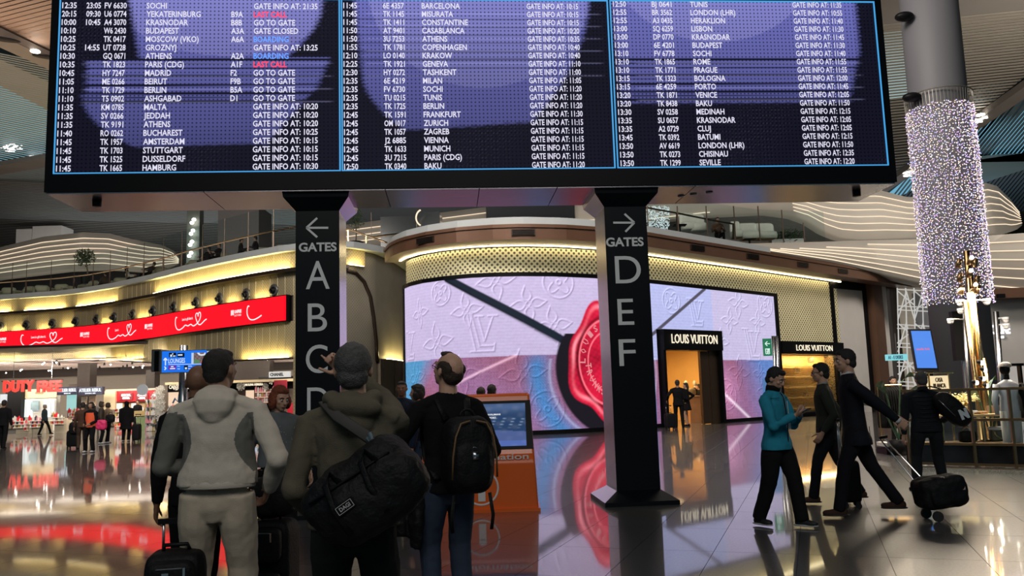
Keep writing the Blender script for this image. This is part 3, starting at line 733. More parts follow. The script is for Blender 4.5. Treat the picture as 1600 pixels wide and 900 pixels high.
ROWS2 = """11:45|6E 4357|BARCELONA|10:15
11:45|TK 1145|MISURATA|10:15
11:45|TK 1411|CONSTANTINE|10:15
11:50|AT 9401|CASABLANCA|10:20
11:50|3U 7253|ATHENS|10:35
11:55|TK 1781|COPENHAGEN|10:40
12:10|LO 0140|KRAKOW|10:40
12:25|TK 1921|GENEVA|11:10
12:30|HY 0272|TASHKENT|11:00
12:35|6E 4219|MILAN|11:05
12:35|FV 6730|SOCHI|11:20
12:35|TU 0215|TUNIS|11:20
12:35|TK 1725|BERLIN|11:20
12:45|TK 1591|FRANKFURT|11:30
12:45|OM 1017|ZURICH|11:15
12:45|TK 1057|ZAGREB|11:15
12:45|J2 6885|VIENNA|11:15
12:45|TK 1633|MUNICH|11:15
12:45|3U 7215|PARIS (CDG)|11:15
12:50|TK 0340|BAKU|11:20"""
ROWS3 = """12:50|BJ 0641|TUNIS|11:35
12:55|BR 3562|LONDON (LHR)|10:55
12:55|A3 0435|HERAKLION|11:40
13:00|SQ 6259|LISBON|11:30
13:00|DP 0770|KRASNODAR|11:45
13:00|6E 4201|BUDAPEST|11:30
13:10|FV 6778|SOCHI|11:40
13:10|TK 1865|ROME|11:55
13:10|TK 1771|PRAGUE|11:55
13:15|TK 1323|BOLOGNA|12:00
13:15|6E 4259|PORTO|11:45
13:20|TK 1871|VENICE|12:05
13:20|TK 8438|BAKU|11:50
13:30|SV 0258|MEDINAH|12:15
13:35|SU 0657|KRASNODAR|12:05
13:35|A2 0729|CLUJ|12:05
13:45|TK 0392|BATUMI|12:15
13:50|AV 6619|LONDON (LHR)|11:50
13:50|TK 0273|CHISINAU|12:35
13:50|TK 1299|SEVILLE|12:20"""
def board_paint(kind):
    def f(S, Z):
        X = S / .00826; Y = (6.86 - Z) / .00875
        V = np.array((.145, .15, .47)); V2 = np.array((.25, .25, .66)); K = np.array((.006, .006, .016))
        jag = 3 * np.sin(Y * .9) * np.sin(X * .3) + 2 * np.sin(Y * 2.1)
        if kind == 1:
            le = np.where(Y < 95, 108 + .2 * Y, np.where(Y < 150, 45, 40 + ((Y - 150) / 12.) ** 2 * 1.8)); re = np.where(Y < 90, 415 - .010 * Y * Y * .7 - 0, np.where(Y < 150, 428 - (Y - 90) * .45, 395 - (Y - 150) * .9))
            bo = 229 - .02 * (X - 200) * (X < 320) ; st = (92, 165)
            arc = (np.hypot((X - 262) / 190., (Y - (-30)) / 118.) < 1) & (Y < 95)
        elif kind == 2:
            le = 22 + .10 * Y + np.where(Y > 120, ((Y - 120) / 11.) ** 2 * .95, 0); re = 412 - .0022 * Y * Y - .1 * Y; bo = 207 - .055 * (X - 110); st = (18, 122)
            arc = (np.hypot((X - 230) / 190., (Y + 40) / 180.) < 1)
        else:
            le = 4 + .05 * Y; re = 430 - np.where(Y > 80, (Y - 80) * .3, 0); bo = 166 + 0 * X; st = (88, 168)
            arc = (np.hypot((X - 180) / 170., (Y + 60) / 125.) < 1)
        def ss(v): return np.clip(v / 10 + .5, 0, 1)
        m = ss(X - le + jag) * ss(re - X + jag) * np.clip((bo - Y + jag * .4) / 5 + .5, 0, 1)
        g = np.clip(1.05 - Y / 330, .4, 1.1)
        base = V * g[:, None] * np.ones((len(X), 1)); base[arc] = (V2 * .85) * g[arc][:, None]
        base += (np.exp(-((X - 230) / 140) ** 2) * np.exp(-((Y - 190) / 30) ** 2) * .05)[:, None] * V
        # dark horizontal streaks
        ph = np.sin(Y * .95) + .6 * np.sin(Y * .47 + 1) + .35 * np.sin(Y * 2.7 + X * .004)
        sw = ((Y > st[0]) & (Y < st[1])) * np.clip((ph - (.35 if kind != 2 else .7)) * 3, 0, 1) * (.95 if kind != 2 else .5)
        base = base * (1 - sw)[:, None]
        c = K + (base - K) * m[:, None]
        hl = ((Y > st[0] - 4) & (Y < st[1] + 8)) * np.clip((np.sin(Y * .62 + 2) - .93) * 9, 0, 1) * ss(X - 40) * ss(430 - X) * .25
        c += hl[:, None] * np.array((.5, .5, .9))
        sp = (1 - m) * np.clip(np.sin(X * .98) * np.sin(Y * .98) - .55, 0, 1) * np.clip(np.sin(X * .02 + Y * .015), 0, 1) * .12
        c += sp[:, None] * np.array((.5, .5, .8))
        return np.clip(c, 0, 1)
    return f
class FlatPath:
    def __init__(s, s0): s.s0 = s0
    def pos(s, a, off=0.0): return B(s.s0 + a, -off, 0), BD, BN
def build_board():
    root = empty('departures_board', B(-1.6, .6, 0), 'giant black flight departures board standing on two gate pillars', 'information board')
    hb = MB(); bbox(hb, -7.35, 4.06, .03, 1.1, 4.245, 8.6); hous = hb.build('housing', MATS['black_plastic'], root)
    # black bezel ring in front of the housing
    for nm, q in (('lower', (-7.35, 4.06, 4.245, 4.475)), ('left', (-7.35, -7.262, 4.475, 8.6)), ('right', (3.985, 4.06, 4.475, 8.6)), ('top', (-7.262, 3.985, 6.91, 8.6))):
        m = MB(); bbox(m, q[0], q[1], 0, .03, q[2], q[3]); m.build('bezel', MATS['black_frame'], root)
    um = mat('brushed_panel', (.30, .27, .29), .22, .9, .12, 1.5, bump=.1, bscale=8)
    cuts = [-7.33, -5.35, -3.0, -1.75, -.7, 1.2, 4.04]
    for a, b in zip(cuts, cuts[1:]):
        m = MB(); bbox(m, a + .006, b - .006, .02, 1.08, 4.225, 4.247); m.build('underside_panel', um, root)
    for s, bk in ((-6.86, .42), (3.68, .42)):
        m = MB(); m.cyl(B(s, bk, 4.15), B(s, bk, 4.226), .055, .06); m.build('downward_camera', MATS['black_plastic'], root, True)
    for s, bk in ((1.3, .45), (1.5, .35), (1.15, .55)):
        m = MB(); m.cyl(B(s, bk, 4.215), B(s, bk, 4.227), .05, .05); m.build('cable_cap', MATS['grey_plaster'], root, True)
    cyan = emat('cyan_line', (.06, .38, .80), .95, False)
    wt = emat('white_text', (.80, .78, .95), .95, False); bl = emat('blue_text', (.12, .32, 1.0), 1.2, False); rd = emat('red_text', (1.0, .035, .09), 1.5, False)
    P = [(1, -7.25, -3.58), (2, -3.565, .108), (3, .134, 3.965)]
    for kind, s0, s1 in P:
        scr = colmat('board_picture_%d' % kind, 1.0, dots=.0535)
        p = sheet(FlatPath(s0), 0, s1 - s0, 4.478, 6.9, -.018, 230, 150, 'screen_panel', scr, root, board_paint(kind))
        # cyan rules round the panel
        r = MB(); f = -.004
        for q in ((s0, s1, 4.488, 4.502), (s0, s1, 6.878, 6.898), (s0 - .002, s0 + .016, 4.488, 6.898), (s1 - .018, s1 + .002, 4.488, 6.898)):
            bbox(r, q[0], q[1], f + .008, f + .016, q[2], q[3])
        sub(p, r.build('cyan_rule', cyan))
        W_, BL, RD = MB(), MB(), MB()
        def put(mb, txt, s, z, w=None, wf=.80): put_text(mb, txt, B(s, .006, z - .04), BD, UZ, .079, w, wfac=wf, bold=.02, res=2)
        if kind == 1:
            for i, row in enumerate(ROWS1.split('\n')):
                z = 6.784 - i * (6.784 - 4.56) / 19; t, via, fl, de, ga, st = row.split('|')
                put(W_, t, -7.215, z, .185)
                if via: put(W_, via, -6.904, z, .185)
                put(W_, fl, -6.672, z, .285); put(W_, de, -6.13, z)
                if ga: put(W_, ga, -5.022, z)
                put({'LAST CALL': RD, 'BOARDING': BL}.get(st, W_), st, -4.725, z)
        else:
            rows = (ROWS2 if kind == 2 else ROWS3).split('\n')
            za, zb = ((6.80, 4.546), (6.84, 4.556))[kind - 2]; off = ((-3.535, -3.0, -2.475, -1.032), (.18, .728, 1.275, 2.756))[kind - 2]
            for i, row in enumerate(rows):
                z = za - i * (za - zb) / 19; t, fl, de, g = row.split('|')
                put(W_, t, off[0], z, .185); put(W_, fl, off[1], z, .285); put(W_, de, off[2], z); put(W_, 'GATE INFO AT: ' + g, off[3], z, .72)
        for mb, nm, mm in ((W_, 'white_lettering', wt), (BL, 'blue_lettering', bl), (RD, 'red_lettering', rd)):
            if mb.v: sub(p, mb.build(nm, mm))
    # pillars
    pc = mat('pillar_front', (.004, .006, .008), .4, 0, .1, spec=.15); ps = mat('pillar_side_metal', (.52, .47, .52), .22, .9, .06, 2)
    sgn = mat('sign_grey', (.88, .88, .88), .5, 0, .03)
    for side, s0, s1 in ((0, -4.205, -3.63), (1, -.035, .55)):
        b0, b1 = .22, .95
        m = MB(); bbox(m, s0, s1, b0, b1, .16, 4.02); m.mi = [0] * len(m.f); 
        ob = m.build('pillar', [pc, ps], root)
        for pl in ob.data.polygons:
            if abs(pl.normal.dot(BD)) > .9: pl.material_index = 1
        # capital
        def frus(z0, z1, e0, e1):
            return [B(s0 - e0, b0 - e0, z0), B(s1 + e0, b0 - e0, z0), B(s1 + e0, b1 + e0, z0), B(s0 - e0, b1 + e0, z0), B(s0 - e1, b0 - e1, z1), B(s1 + e1, b0 - e1, z1), B(s1 + e1, b1 + e1, z1), B(s0 - e1, b1 + e1, z1)]
        m = MB(); m.hexa(frus(4.0, 4.16, .0, .14)); m.hexa(frus(4.16, 4.226, .14, .15)); c = m.build('capital', [pc, ps]); sub(ob, c)
        for pl in c.data.polygons:
            if abs(pl.normal.dot(BD)) > .5: pl.material_index = 1
        m = MB(); m.hexa(frus(.0, .055, .20, .20)); m.hexa(frus(.055, .18, .20, .0)); c = m.build('base_skirt', [pc, ps]); sub(ob, c)
        for pl in c.data.polygons:
            if pl.normal.dot(BD) < -.3 and pl.normal.z > .3: pl.material_index = 1
        L_ = MB()
        def glyph(ch, x0, y0, x1, y1, bold=.0):
            sa, za = bpt(x0, y1, -b0); sb, zb = bpt(x1, y0, -b0)
            put_text(L_, ch, B(sa, b0 - .006, za), BD, UZ, zb - za, sb - sa, bold=bold, depth=.004, res=6)
        if side == 0:
            glyph('GATES', 467, 379, 526, 393, .03); glyph('A', 478, 407, 515, 452); glyph('B', 481, 473, 511, 518); glyph('C', 478, 538, 512, 583); glyph('D', 480, 604, 514, 648)
            c0 = bpt(479, 356, -b0); c1 = bpt(513, 356, -b0); h = .13
            ar = [(c0, c1), ((c0[0] + .14, c0[1] + h), c0), (c0, (c0[0] + .14, c0[1] - h))]
        else:
            glyph('GATES', 947, 371, 1005, 385, .03); glyph('D', 962, 399, 1000, 443); glyph('E', 966, 466, 989, 508); glyph('F', 968, 529, 992, 572)
            c0 = bpt(958, 348, -b0); c1 = bpt(991, 348, -b0); h = .125
            ar = [(c0, c1), ((c1[0] - .13, c1[1] + h), c1), (c1, (c1[0] - .13, c1[1] - h))]
        for p, q in ar: L_.beam(B(p[0], b0 - .004, p[1]), B(q[0], b0 - .004, q[1]), .028, .004, up=BN)
        sub(ob, L_.build('lettering', sgn))
build_board()
# ================================================================== DUTY FREE SIDE: curved fascia, banner, balcony
FS = [(-140, 55.5), (-60, 54.3), (0, 53.5), (93, 52.4), (140, 51.3), (187, 49.6), (245, 46.9), (300, 44.1), (350, 42.1), (400, 40.5), (450, 39.2), (500, 38.5), (541, 38.6), (584, 40), (609, 42), (625, 44.2), (640, 47.0)]
FW = Path([Vector((at(x, 500, Y).x, Y, 0)) for x, Y in FS])
def fa(px, py=500, z=6.0):
    """arc position on the fascia of photo column px at height z"""
    best = None
    for k in range(0, int(FW.L[-1] * 10)):
        a = k / 10; p, _, _ = FW.pos(a); q = proj((p.x, p.y, z)); d = abs(q[0] - px)
        if best is None or d < best[0]: best = (d, a)
    return best[1]
def build_fascia():
    root = empty('duty_free_fascia', (-12, 44, 0), 'long wavy gold perforated fascia above the duty free shop', 'fascia'); root['kind'] = 'structure'; root.name = 'wall_duty_free'
    aE = fa(541); L = FW.L[-1]; a0 = .1
    zs = [(fa(p), z) for p, z in ((5, 4.40), (100, 4.45), (187, 4.18), (245, 3.85), (300, 3.68), (380, 3.55), (452, 3.48))]
    zb = lambda a: float(np.interp(a, [q[0] for q in zs], [q[1] for q in zs]))
    e2 = fa(459)
    sheet(FW, a0, e2, zb, 5.2, .0, 110, 4, 'lower_fascia', FASC, root)
    sheet(FW, a0, aE, 6.42, 7.55, .0, 120, 4, 'middle_fascia', FASC, root)
    sheet(FW, a0, aE + 1.0, 7.68, 8.46, .25, 120, 3, 'upper_fascia', FASC, root)
    sheet(FW, e2, aE, 0, 6.42, .0, 10, 8, 'pier_cladding', FASC, root)
    mb = MB(); strip(FW, a0, aE, 7.50, 7.66, -.1, .45, 120, mb); mb.build('ledge', MATS['dark_bronze'], root)
    mb = MB(); strip(FW, a0, L - .05, 8.46, 8.76, -.4, .55, 140, mb); mb.build('slab_edge', MATS['white_slab'], root)
    mb = MB(); strip(FW, a0, e2, 5.15, 6.45, -.35, -.08, 100, mb); mb.build('inner_wall', MATS['ceiling_dark'], root)
    mb = MB(); strip(FW, a0, e2, lambda a: zb(a) - .08, zb, -.3, .12, 100, mb); mb.build('lower_lip', MATS['dark_bronze'], root)
    # uplight strips, broken up as in the hall
    lit = [(-60, 20), (45, 106), (126, 188), (250, 462)]
    for x0, x1 in lit:
        m = MB(); strip(FW, max(fa(x0), .2), fa(x1), 7.665, 7.69, .38, .43, 40, m); m.build('light_strip', E_WARM, root)
    for x0, x1 in ((-60, 35), (98, 225), (390, 452), (250, 300)):
        m = MB(); strip(FW, max(fa(x0), .2), fa(x1), lambda a: zb(a) + .002, lambda a: zb(a) + .03, .06, .11, 40, m); m.build('light_strip', E_WARM, root)
    for x0, x1 in ((-60, 10), (20, 34), (60, 75), (97, 112), (160, 172), (215, 232), (282, 300), (318, 336), (355, 372), (398, 420)):
        m = MB(); strip(FW, max(fa(x0), .2), fa(x1), 6.43, 6.455, .1, .15, 12, m); m.build('light_strip', E_WARM, root)
    m = MB(); strip(FW, fa(541), fa(560), 7.665, 7.69, .38, .43, 6, m); m.build('light_strip', E_WARM, root)
    def glow(x0, x1, zf, off, w, tilt=.22, h=.9):
        A0, A1 = max(fa(x0), .3), fa(x1); nseg = max(1, round((A1 - A0) / 4.0))
        for k in range(nseg):
            b0 = A0 + (A1 - A0) * k / nseg; b1 = A0 + (A1 - A0) * (k + 1) / nseg; am = (b0 + b1) / 2
            p, t, n = FW.pos(am, off); z = zf(am) if callable(zf) else zf
            l = area_light('fascia_lamp', (p.x, p.y, z), (p.x - n.x * tilt, p.y - n.y * tilt, z + h), b1 - b0, .06, (1.0, .78, .30), 1.7 * w * (b1 - b0))
            ax = Vector((t.x, t.y, 0)); d = Vector((-n.x * tilt, -n.y * tilt, h)).normalized(); y = (-d).cross(ax).normalized(); ax = y.cross(-d)
            l.matrix_world = Matrix(((ax.x, y.x, -d.x, p.x), (ax.y, y.y, -d.y, p.y), (ax.z, y.z, -d.z, z), (0, 0, 0, 1)))
    for x0, x1 in lit + [(541, 562)]: glow(x0, x1, 7.70, .44, 14)
    for x0, x1 in ((-60, 35), (98, 225), (250, 300), (380, 452)): glow(x0, x1, lambda a: zb(a) + .04, .16, 12)
    for x0, x1 in ((-60, 10), (20, 34), (60, 75), (97, 112), (160, 172), (215, 232), (282, 300), (318, 336), (355, 372), (398, 420)): glow(x0, x1, 6.47, .2, 12, .12)
    glow(600, 628, 3.42, .25, 10)
    # the receding wall on the right of the left gate pillar
    a2 = aE
    sheet(FW, a2, L - .1, 0, 8.46, .0, 24, 10, 'grey_mesh_wall', perf_mat('grey_mesh', .16, (.34, .31, .25), (.22, .20, .15), .5, .2, .18), root)
    arch = MB(); pts = []
    for px, z in ((541, 7.45), (556, 7.38), (568, 7.0), (577, 6.3), (582, 5.3), (586, 4.2), (588, 3.2)):
        p, t, n = FW.pos(fa(px, z=z), .06); pts.append(Vector((p.x, p.y, z)))
    arch.loft(pts, [.09] * len(pts), n=8); arch.build('arch_rib', MATS['dark_bronze'], root, True)
    m = MB(); ax = fa(588); strip(FW, ax, L - .2, 0, 3.35, .02, .2, 8, m); m.build('low_panelling', mat('panel_brown', (.17, .14, .10), .5, .2, .15), root)
    m = MB()
    for k in range(5):
        p, t, n = FW.pos(ax + .3 + (L - ax - .6) * k / 4, .21); m.box((p.x, p.y, 1.65), (.05, .05, 3.2))
    m.build('panel_rib', MATS['dark_bronze'], root, kind='stuff')
    m = MB(); strip(FW, ax + .9, L - .6, 3.36, 3.39, .12, .17, 4, m); m.build('light_strip', E_WARM, root)
    # cladding joints
    m = MB()
    for k in range(70):
        a = a0 + (aE - a0) * k / 70
        p, t, n = FW.pos(a, .004); m.box((p.x, p.y, 6.98), (.02, .02, 1.1)); p, t, n = FW.pos(a, .255); m.box((p.x, p.y, 8.07), (.02, .02, .76))
        if a < e2: z = zb(a); p, t, n = FW.pos(a, .004); m.box((p.x, p.y, (z + 5.2) / 2), (.02, .02, 5.1 - z))
    m.build('cladding_joint', mat('joint_brass', (.45, .38, .22), .4, .5, .1), root, kind='stuff')

    # banner
    eb = fa(452, z=5.8)
    red = colmat('banner_red', 1.9)
    def bp_(A, Z):
        C = np.zeros((len(A), 3)) + np.array((.86, .004, .011)); e = (A > eb - .12); C[e] = (.55, .0, .01); return C
    ban = sheet(FW, a0, eb, 5.22, 6.40, .22, 160, 2, 'led_banner', red, None, bp_)
    tag(ban, 'long red LED banner with white heart scrolls along the fascia', 'banner')
    f = MB(); strip(FW, a0, eb + .05, 5.16, 5.22, -.05, .26, 100, f); strip(FW, a0, eb + .05, 6.40, 6.44, -.05, .26, 100, f); strip(FW, eb, eb + .06, 5.2, 6.42, -.05, .26, 1, f); sub(ban, f.build('banner_frame', MATS['black_frame']))
    we = emat('banner_white', (1, .86, .88), 1.1, False)
    def on(a, z, off=.235):
        p, t, n = FW.pos(a, off); return Vector((p.x, p.y, z))
    def scroll(ac, s=.72, part=False):
        """a wavy line that loops into a heart; spans about 4 m of banner"""
        P = []
        for t in np.linspace(0, 1, 12): P.append((ac - 2.3 + .25 * math.cos(1.6 + 3.6 * t) - .0, 6.05 - .28 - .32 * math.sin(3.4 * t - 1.55)))
        P = [(ac - 2.15, 6.1), (ac - 2.3, 6.12), (ac - 2.4, 5.95), (ac - 2.36, 5.7), (ac - 2.1, 5.48), (ac - 1.7, 5.42), (ac - 1.2, 5.5), (ac - .8, 5.62), (ac - .4, 5.56), (ac, 5.62), (ac + .35, 5.52), (ac + .75, 5.58), (ac + 1.15, 5.75), (ac + 1.35, 6.0), (ac + 1.25, 6.18), (ac + 1.05, 6.14), (ac + 1.0, 5.98), (ac + .93, 6.14), (ac + .72, 6.14), (ac + .66, 5.98), (ac + .85, 5.72), (ac + 1.1, 5.56), (ac + 1.4, 5.55), (ac + 1.9, 5.72), (ac + 2.2, 5.78)]
        P = [(ac + (x - ac) * s, z) for x, z in P]
        if part: P = P[:8]
        mb = MB()
        # smooth
        Q = []
        for i in range(len(P) - 1):
            p0 = P[max(i - 1, 0)]; p1 = P[i]; p2 = P[i + 1]; p3 = P[min(i + 2, len(P) - 1)]
            for u in (0, .25, .5, .75):
                Q.append(tuple(.5 * (2 * p1[k] + (p2[k] - p0[k]) * u + (2 * p0[k] - 5 * p1[k] + 4 * p2[k] - p3[k]) * u * u + (3 * p1[k] - p0[k] - 3 * p2[k] + p3[k]) * u ** 3) for k in (0, 1)))
        vs = []
        for (a1, z1), (a2_, z2) in zip(Q[:-1], Q[1:]):
            if a1 > eb - .3 or a2_ > eb - .3 or a1 < a0 or a2_ < a0: continue
            A_, B_ = on(a1, z1), on(a2_, z2)
            if (B_ - A_).length < 1e-4: continue
            p, t, n = FW.pos(a1); mb.beam(A_, B_, .055, .01, up=n)
        return mb
    for px in (73, 198, 305, 396, -60):
        ac = fa(px, z=5.8) + (1.5 if px == 396 else 0)
        mb = scroll(ac, part=px == 396)
        if mb.v: sub(ban, mb.build('heart_scroll', we))
        if px < 390:
            t_ = MB(); p, t, n = FW.pos(ac - .95, .235); put_text(t_, 'Love is a gift share it.', (p.x, p.y, 5.88), t, UZ, .14, 1.15, bold=.02); 
            if px > 0: sub(ban, t_.build('slogan', we))
    for px in (5, 139, 239, 376):
        a = fa(px, z=5.8); p, t, n = FW.pos(a - .45, .235)
        mb = MB(); put_text(mb, 'UNIFREE', (p.x + t.x * .3, p.y + t.y * .3, 5.86), t, UZ, .15, .58, bold=.05); put_text(mb, 'DUTY FREE', (p.x + t.x * .3, p.y + t.y * .3, 5.70), t, UZ, .09, .56, bold=.01)
        c = Vector((p.x, p.y, 5.9)) + t * .12 + n * .0
        for k in range(3): mb.beam(c + t * (-.08 + .08 * k) + UZ * .13, c + t * (-.08 + .08 * k) - UZ * (.13 - .03 * (k == 1)), .03 + .04 * (k != 1), .01, up=n)
        sub(ban, mb.build('shop_logo', we))

    # jet air nozzles
    nx = [1.5, 41, 82.5, 119, 151, 178.5, 208, 239, 272, 307, 344, 384.6, 428]
    proto = None
    for i, px in enumerate(nx):
        a = fa(px, z=6.78); p, t, n = FW.pos(a, 0); rz = math.atan2(t.y, t.x)
        if proto is None:
            r = empty('air_nozzle', (p.x, p.y, 6.78), 'x', 'air vent', 'jet nozzles along the gold fascia', rz=rz, local=True)
            m = MB(); m.loft([(0, y, 0) for y in (.1, -.05, -.09, -.07)], [.30, .30, .25, .20], side=(1, 0, 0), n=20); r1 = m.build('rim', mat('nozzle_grey', (.10, .10, .10), .35, .4, .1), None, True); r1.parent = r
            m = MB(); m.ball((0, -.06, -.02), (.19, .12, .19)); r2 = m.build('ball', MATS['black_frame'], None, True); r2.parent = r
            m = MB(); m.loft([(0, -.12, -.04), (0, -.22, -.07)], [.09, .12], side=(1, 0, 0), n=14, cap=False); r3 = m.build('spout', MATS['nozzle_grey'], None, True); r3.parent = r
            proto = r; o = r
        else: o = dup(proto, (p.x, p.y, 6.78), rz)
        nm = ('first', 'second', 'third', 'fourth', 'fifth', 'sixth', 'seventh', 'eighth', 'ninth', 'tenth', 'eleventh', 'twelfth')
        o['label'] = 'round jet air nozzle in gold fascia, ' + ('nearest the left gate pillar' if i == 12 else nm[11 - i] + ' one left of the nozzle by the pillar')

    # balcony rail
    rail = empty('balcony_railing', (-12, 43, 8.76), 'brass railing with glass screens along the lounge balcony', 'railing')
    mb = MB(); aR = fa(400, z=9.6); aX = fa(480, z=9.6)
    pts = []
    for k in range(90):
        a = a0 + (aX - a0) * k / 89; p, t, n = FW.pos(a, .15); pts.append((p.x, p.y, 9.63 + .0 * k))
    mb.loft(pts, [.045] * 90, n=8); mb.build('handrail', mat('rail_brass', (.62, .44, .26), .25, 1, .1), rail, True)
    for px in (22, 44, 82, 118, 149, 176, 202, 229, 259, 288, 321, 355, 391.6, 430, 470):
        a = fa(px, z=9.2); p, t, n = FW.pos(a, .15); m = MB(); m.box((p.x, p.y, 9.2), (.07, .07, .9)); m.build('post', mat('post_bronze', (.10, .07, .05), .35, .6, .1), rail)
        m = MB(); m.box((p.x, p.y, 10.2), (.022, .022, 1.3)); m.build('screen_mullion', MATS['post_bronze'], rail)
    mb = MB(); 
    g = []
    for k in range(60):
        a = a0 + (aX - a0) * k / 59; p, t, n = FW.pos(a, .12); g.append(Vector((p.x, p.y, 0)))
    for p, q in zip(g[:-1], g[1:]): mb.quad(p + UZ * 8.78, q + UZ * 8.78, q + UZ * 10.85, p + UZ * 10.85)
    mb.build('glass_screen', glassmat(), rail)
    # balcony floor
    bf = MB(); n_ = 50; vs = []
    for k in range(n_ + 1):
        a = a0 + (L - .1 - a0) * k / n_; p, t, n = FW.pos(a, -.3); vs.append((p.x, p.y, 8.60)); vs.append((p.x * 1.0 + n.x * -14, min(p.y + 16, 66), 8.60))
    fs = [(2 * i, 2 * i + 2, 2 * i + 3, 2 * i + 1) for i in range(n_)]
    bf.add(vs, fs); bf.add([(v[0], v[1], 8.45) for v in vs], fs); struct(bf.build('floor_balcony', MATS['shell_dark']))
    # the pale ledge and return rail by the pillar
    r2 = empty('landing_railing', at(560, 370, 41), 'brass stair landing railing beside the left gate pillar', 'railing')
    def tube(ps, r, nm, m): mb = MB(); mb.loft(ps, [r] * len(ps), n=8); return mb.build(nm, m, r2, True)
    tube([at(541, 357, 40), at(581, 371, 43), at(618, 384, 43), at(612, 387, 43)], .05, 'handrail', MATS['rail_brass'])
    tube([at(581, 371, 43), at(600, 368, 45), at(650, 362, 47)], .05, 'handrail', MATS['rail_brass'])
    for px, y0, y1 in ((544, 359, 384), (572, 368, 394), (631, 365, 395)): 
        m = MB(); a_ = at(px, y0, 41.5); b_ = at(px, y1, 41.5); m.beam(a_, (a_.x, a_.y, b_.z), .07, .07); m.build('post', MATS['rail_brass'], r2)
    for px, y0, y1 in ((580, 332, 371),):
        m = MB(); a_ = at(px, y0, 43); b_ = at(px, y1, 43); m.beam(a_, (a_.x, a_.y, b_.z), .025, .025); m.build('screen_mullion', MATS['post_bronze'], r2)
    m = MB(); 
    for k in range(4): 
        a_ = at(592 - 3 * k, 377 + 4 * k, 43.2); m.beam(a_, a_ + Vector((0, 0, -.5)), .05, .2)
    # potted olive tree on the landing
    t = empty('olive_tree', at(556, 388, 42.5), 'small potted olive tree on the landing beside left pillar', 'tree')
    c = at(556, 381, 42.5); m = MB(); m.loft([c + UZ * -.35, c + UZ * .1], [(.34, .34), (.42, .42)], n=16); m.build('pot', MATS['black_plastic'], t, True)
    m = MB(); m.loft([c, c + UZ * .6 + Vector((.03, 0, 0)), c + UZ * 1.3], [.035, .03, .02], n=7); m.build('trunk', mat('bark', (.10, .07, .045), .8, 0, .2), t, True)
    foliage(c + UZ * 1.35, (.52, .5, .62), 420, .11, t)
def foliage(c, r, n, s, parent, name='foliage', m=None):
    mb = MB(); c = Vector(c)
    for i in range(n):
        d = Vector((random.gauss(0, 1), random.gauss(0, 1), random.gauss(0, 1))).normalized() * (random.random() ** .45)
        p = c + Vector((d.x * r[0], d.y * r[1], d.z * r[2]))
        a = Vector((random.gauss(0, 1), random.gauss(0, 1), random.gauss(0, .7))).normalized(); b = a.orthogonal().normalized()
        q = s * (.6 + .8 * random.random())
        mb.add([p, p + a * q * .5 + b * q * .22, p + a * q, p + a * q * .5 - b * q * .22], [(0, 1, 2, 3)])
    return mb.build(name, m or mat('leaf_dark', (.03, .055, .02), .6, 0, .5, 8), parent, kind='stuff')
build_fascia()

# ================================================================== pixel-fitted boxes at a given depth
def pbox(mb, x0, y0, x1, y1, Y, d=.3):
    ym = (y0 + y1) / 2; xm = (x0 + x1) / 2
    X0 = at(x0, ym, Y).x; X1 = at(x1, ym, Y).x; Z1 = at(xm, y0, Y).z; Z0 = max(at(xm, y1, Y).z, 0.0)
    return mb.hexa([(X0, Y, Z0), (X1, Y, Z0), (X1, Y + d, Z0), (X0, Y + d, Z0), (X0, Y, Z1), (X1, Y, Z1), (X1, Y + d, Z1), (X0, Y + d, Z1)])
def pone(name, m, x0, y0, x1, y1, Y, d=.3, parent=None, label=None, cat=None, group=None, kind=None):
    mb = MB(); pbox(mb, x0, y0, x1, y1, Y, d); o = mb.build(name, m, parent)
    return tag(o, label, cat, group, kind)
def ptext(s, m, x0, y0, x1, y1, Y, parent=None, name='lettering', bold=.02, depth=.03, tilt=True):
    mb = MB(); p = at(x0, y1, Y); q = at(x1, y1 + (-.031 * (x1 - x0) if tilt else 0), Y); h = at(x0, y0, Y).z - p.z
    put_text(mb, s, p, (1, 0, 0), UZ, h, q.x - p.x, bold=bold, depth=depth); return mb.build(name, m, parent)
def hz(x): return 617 - .031 * (x - 800)

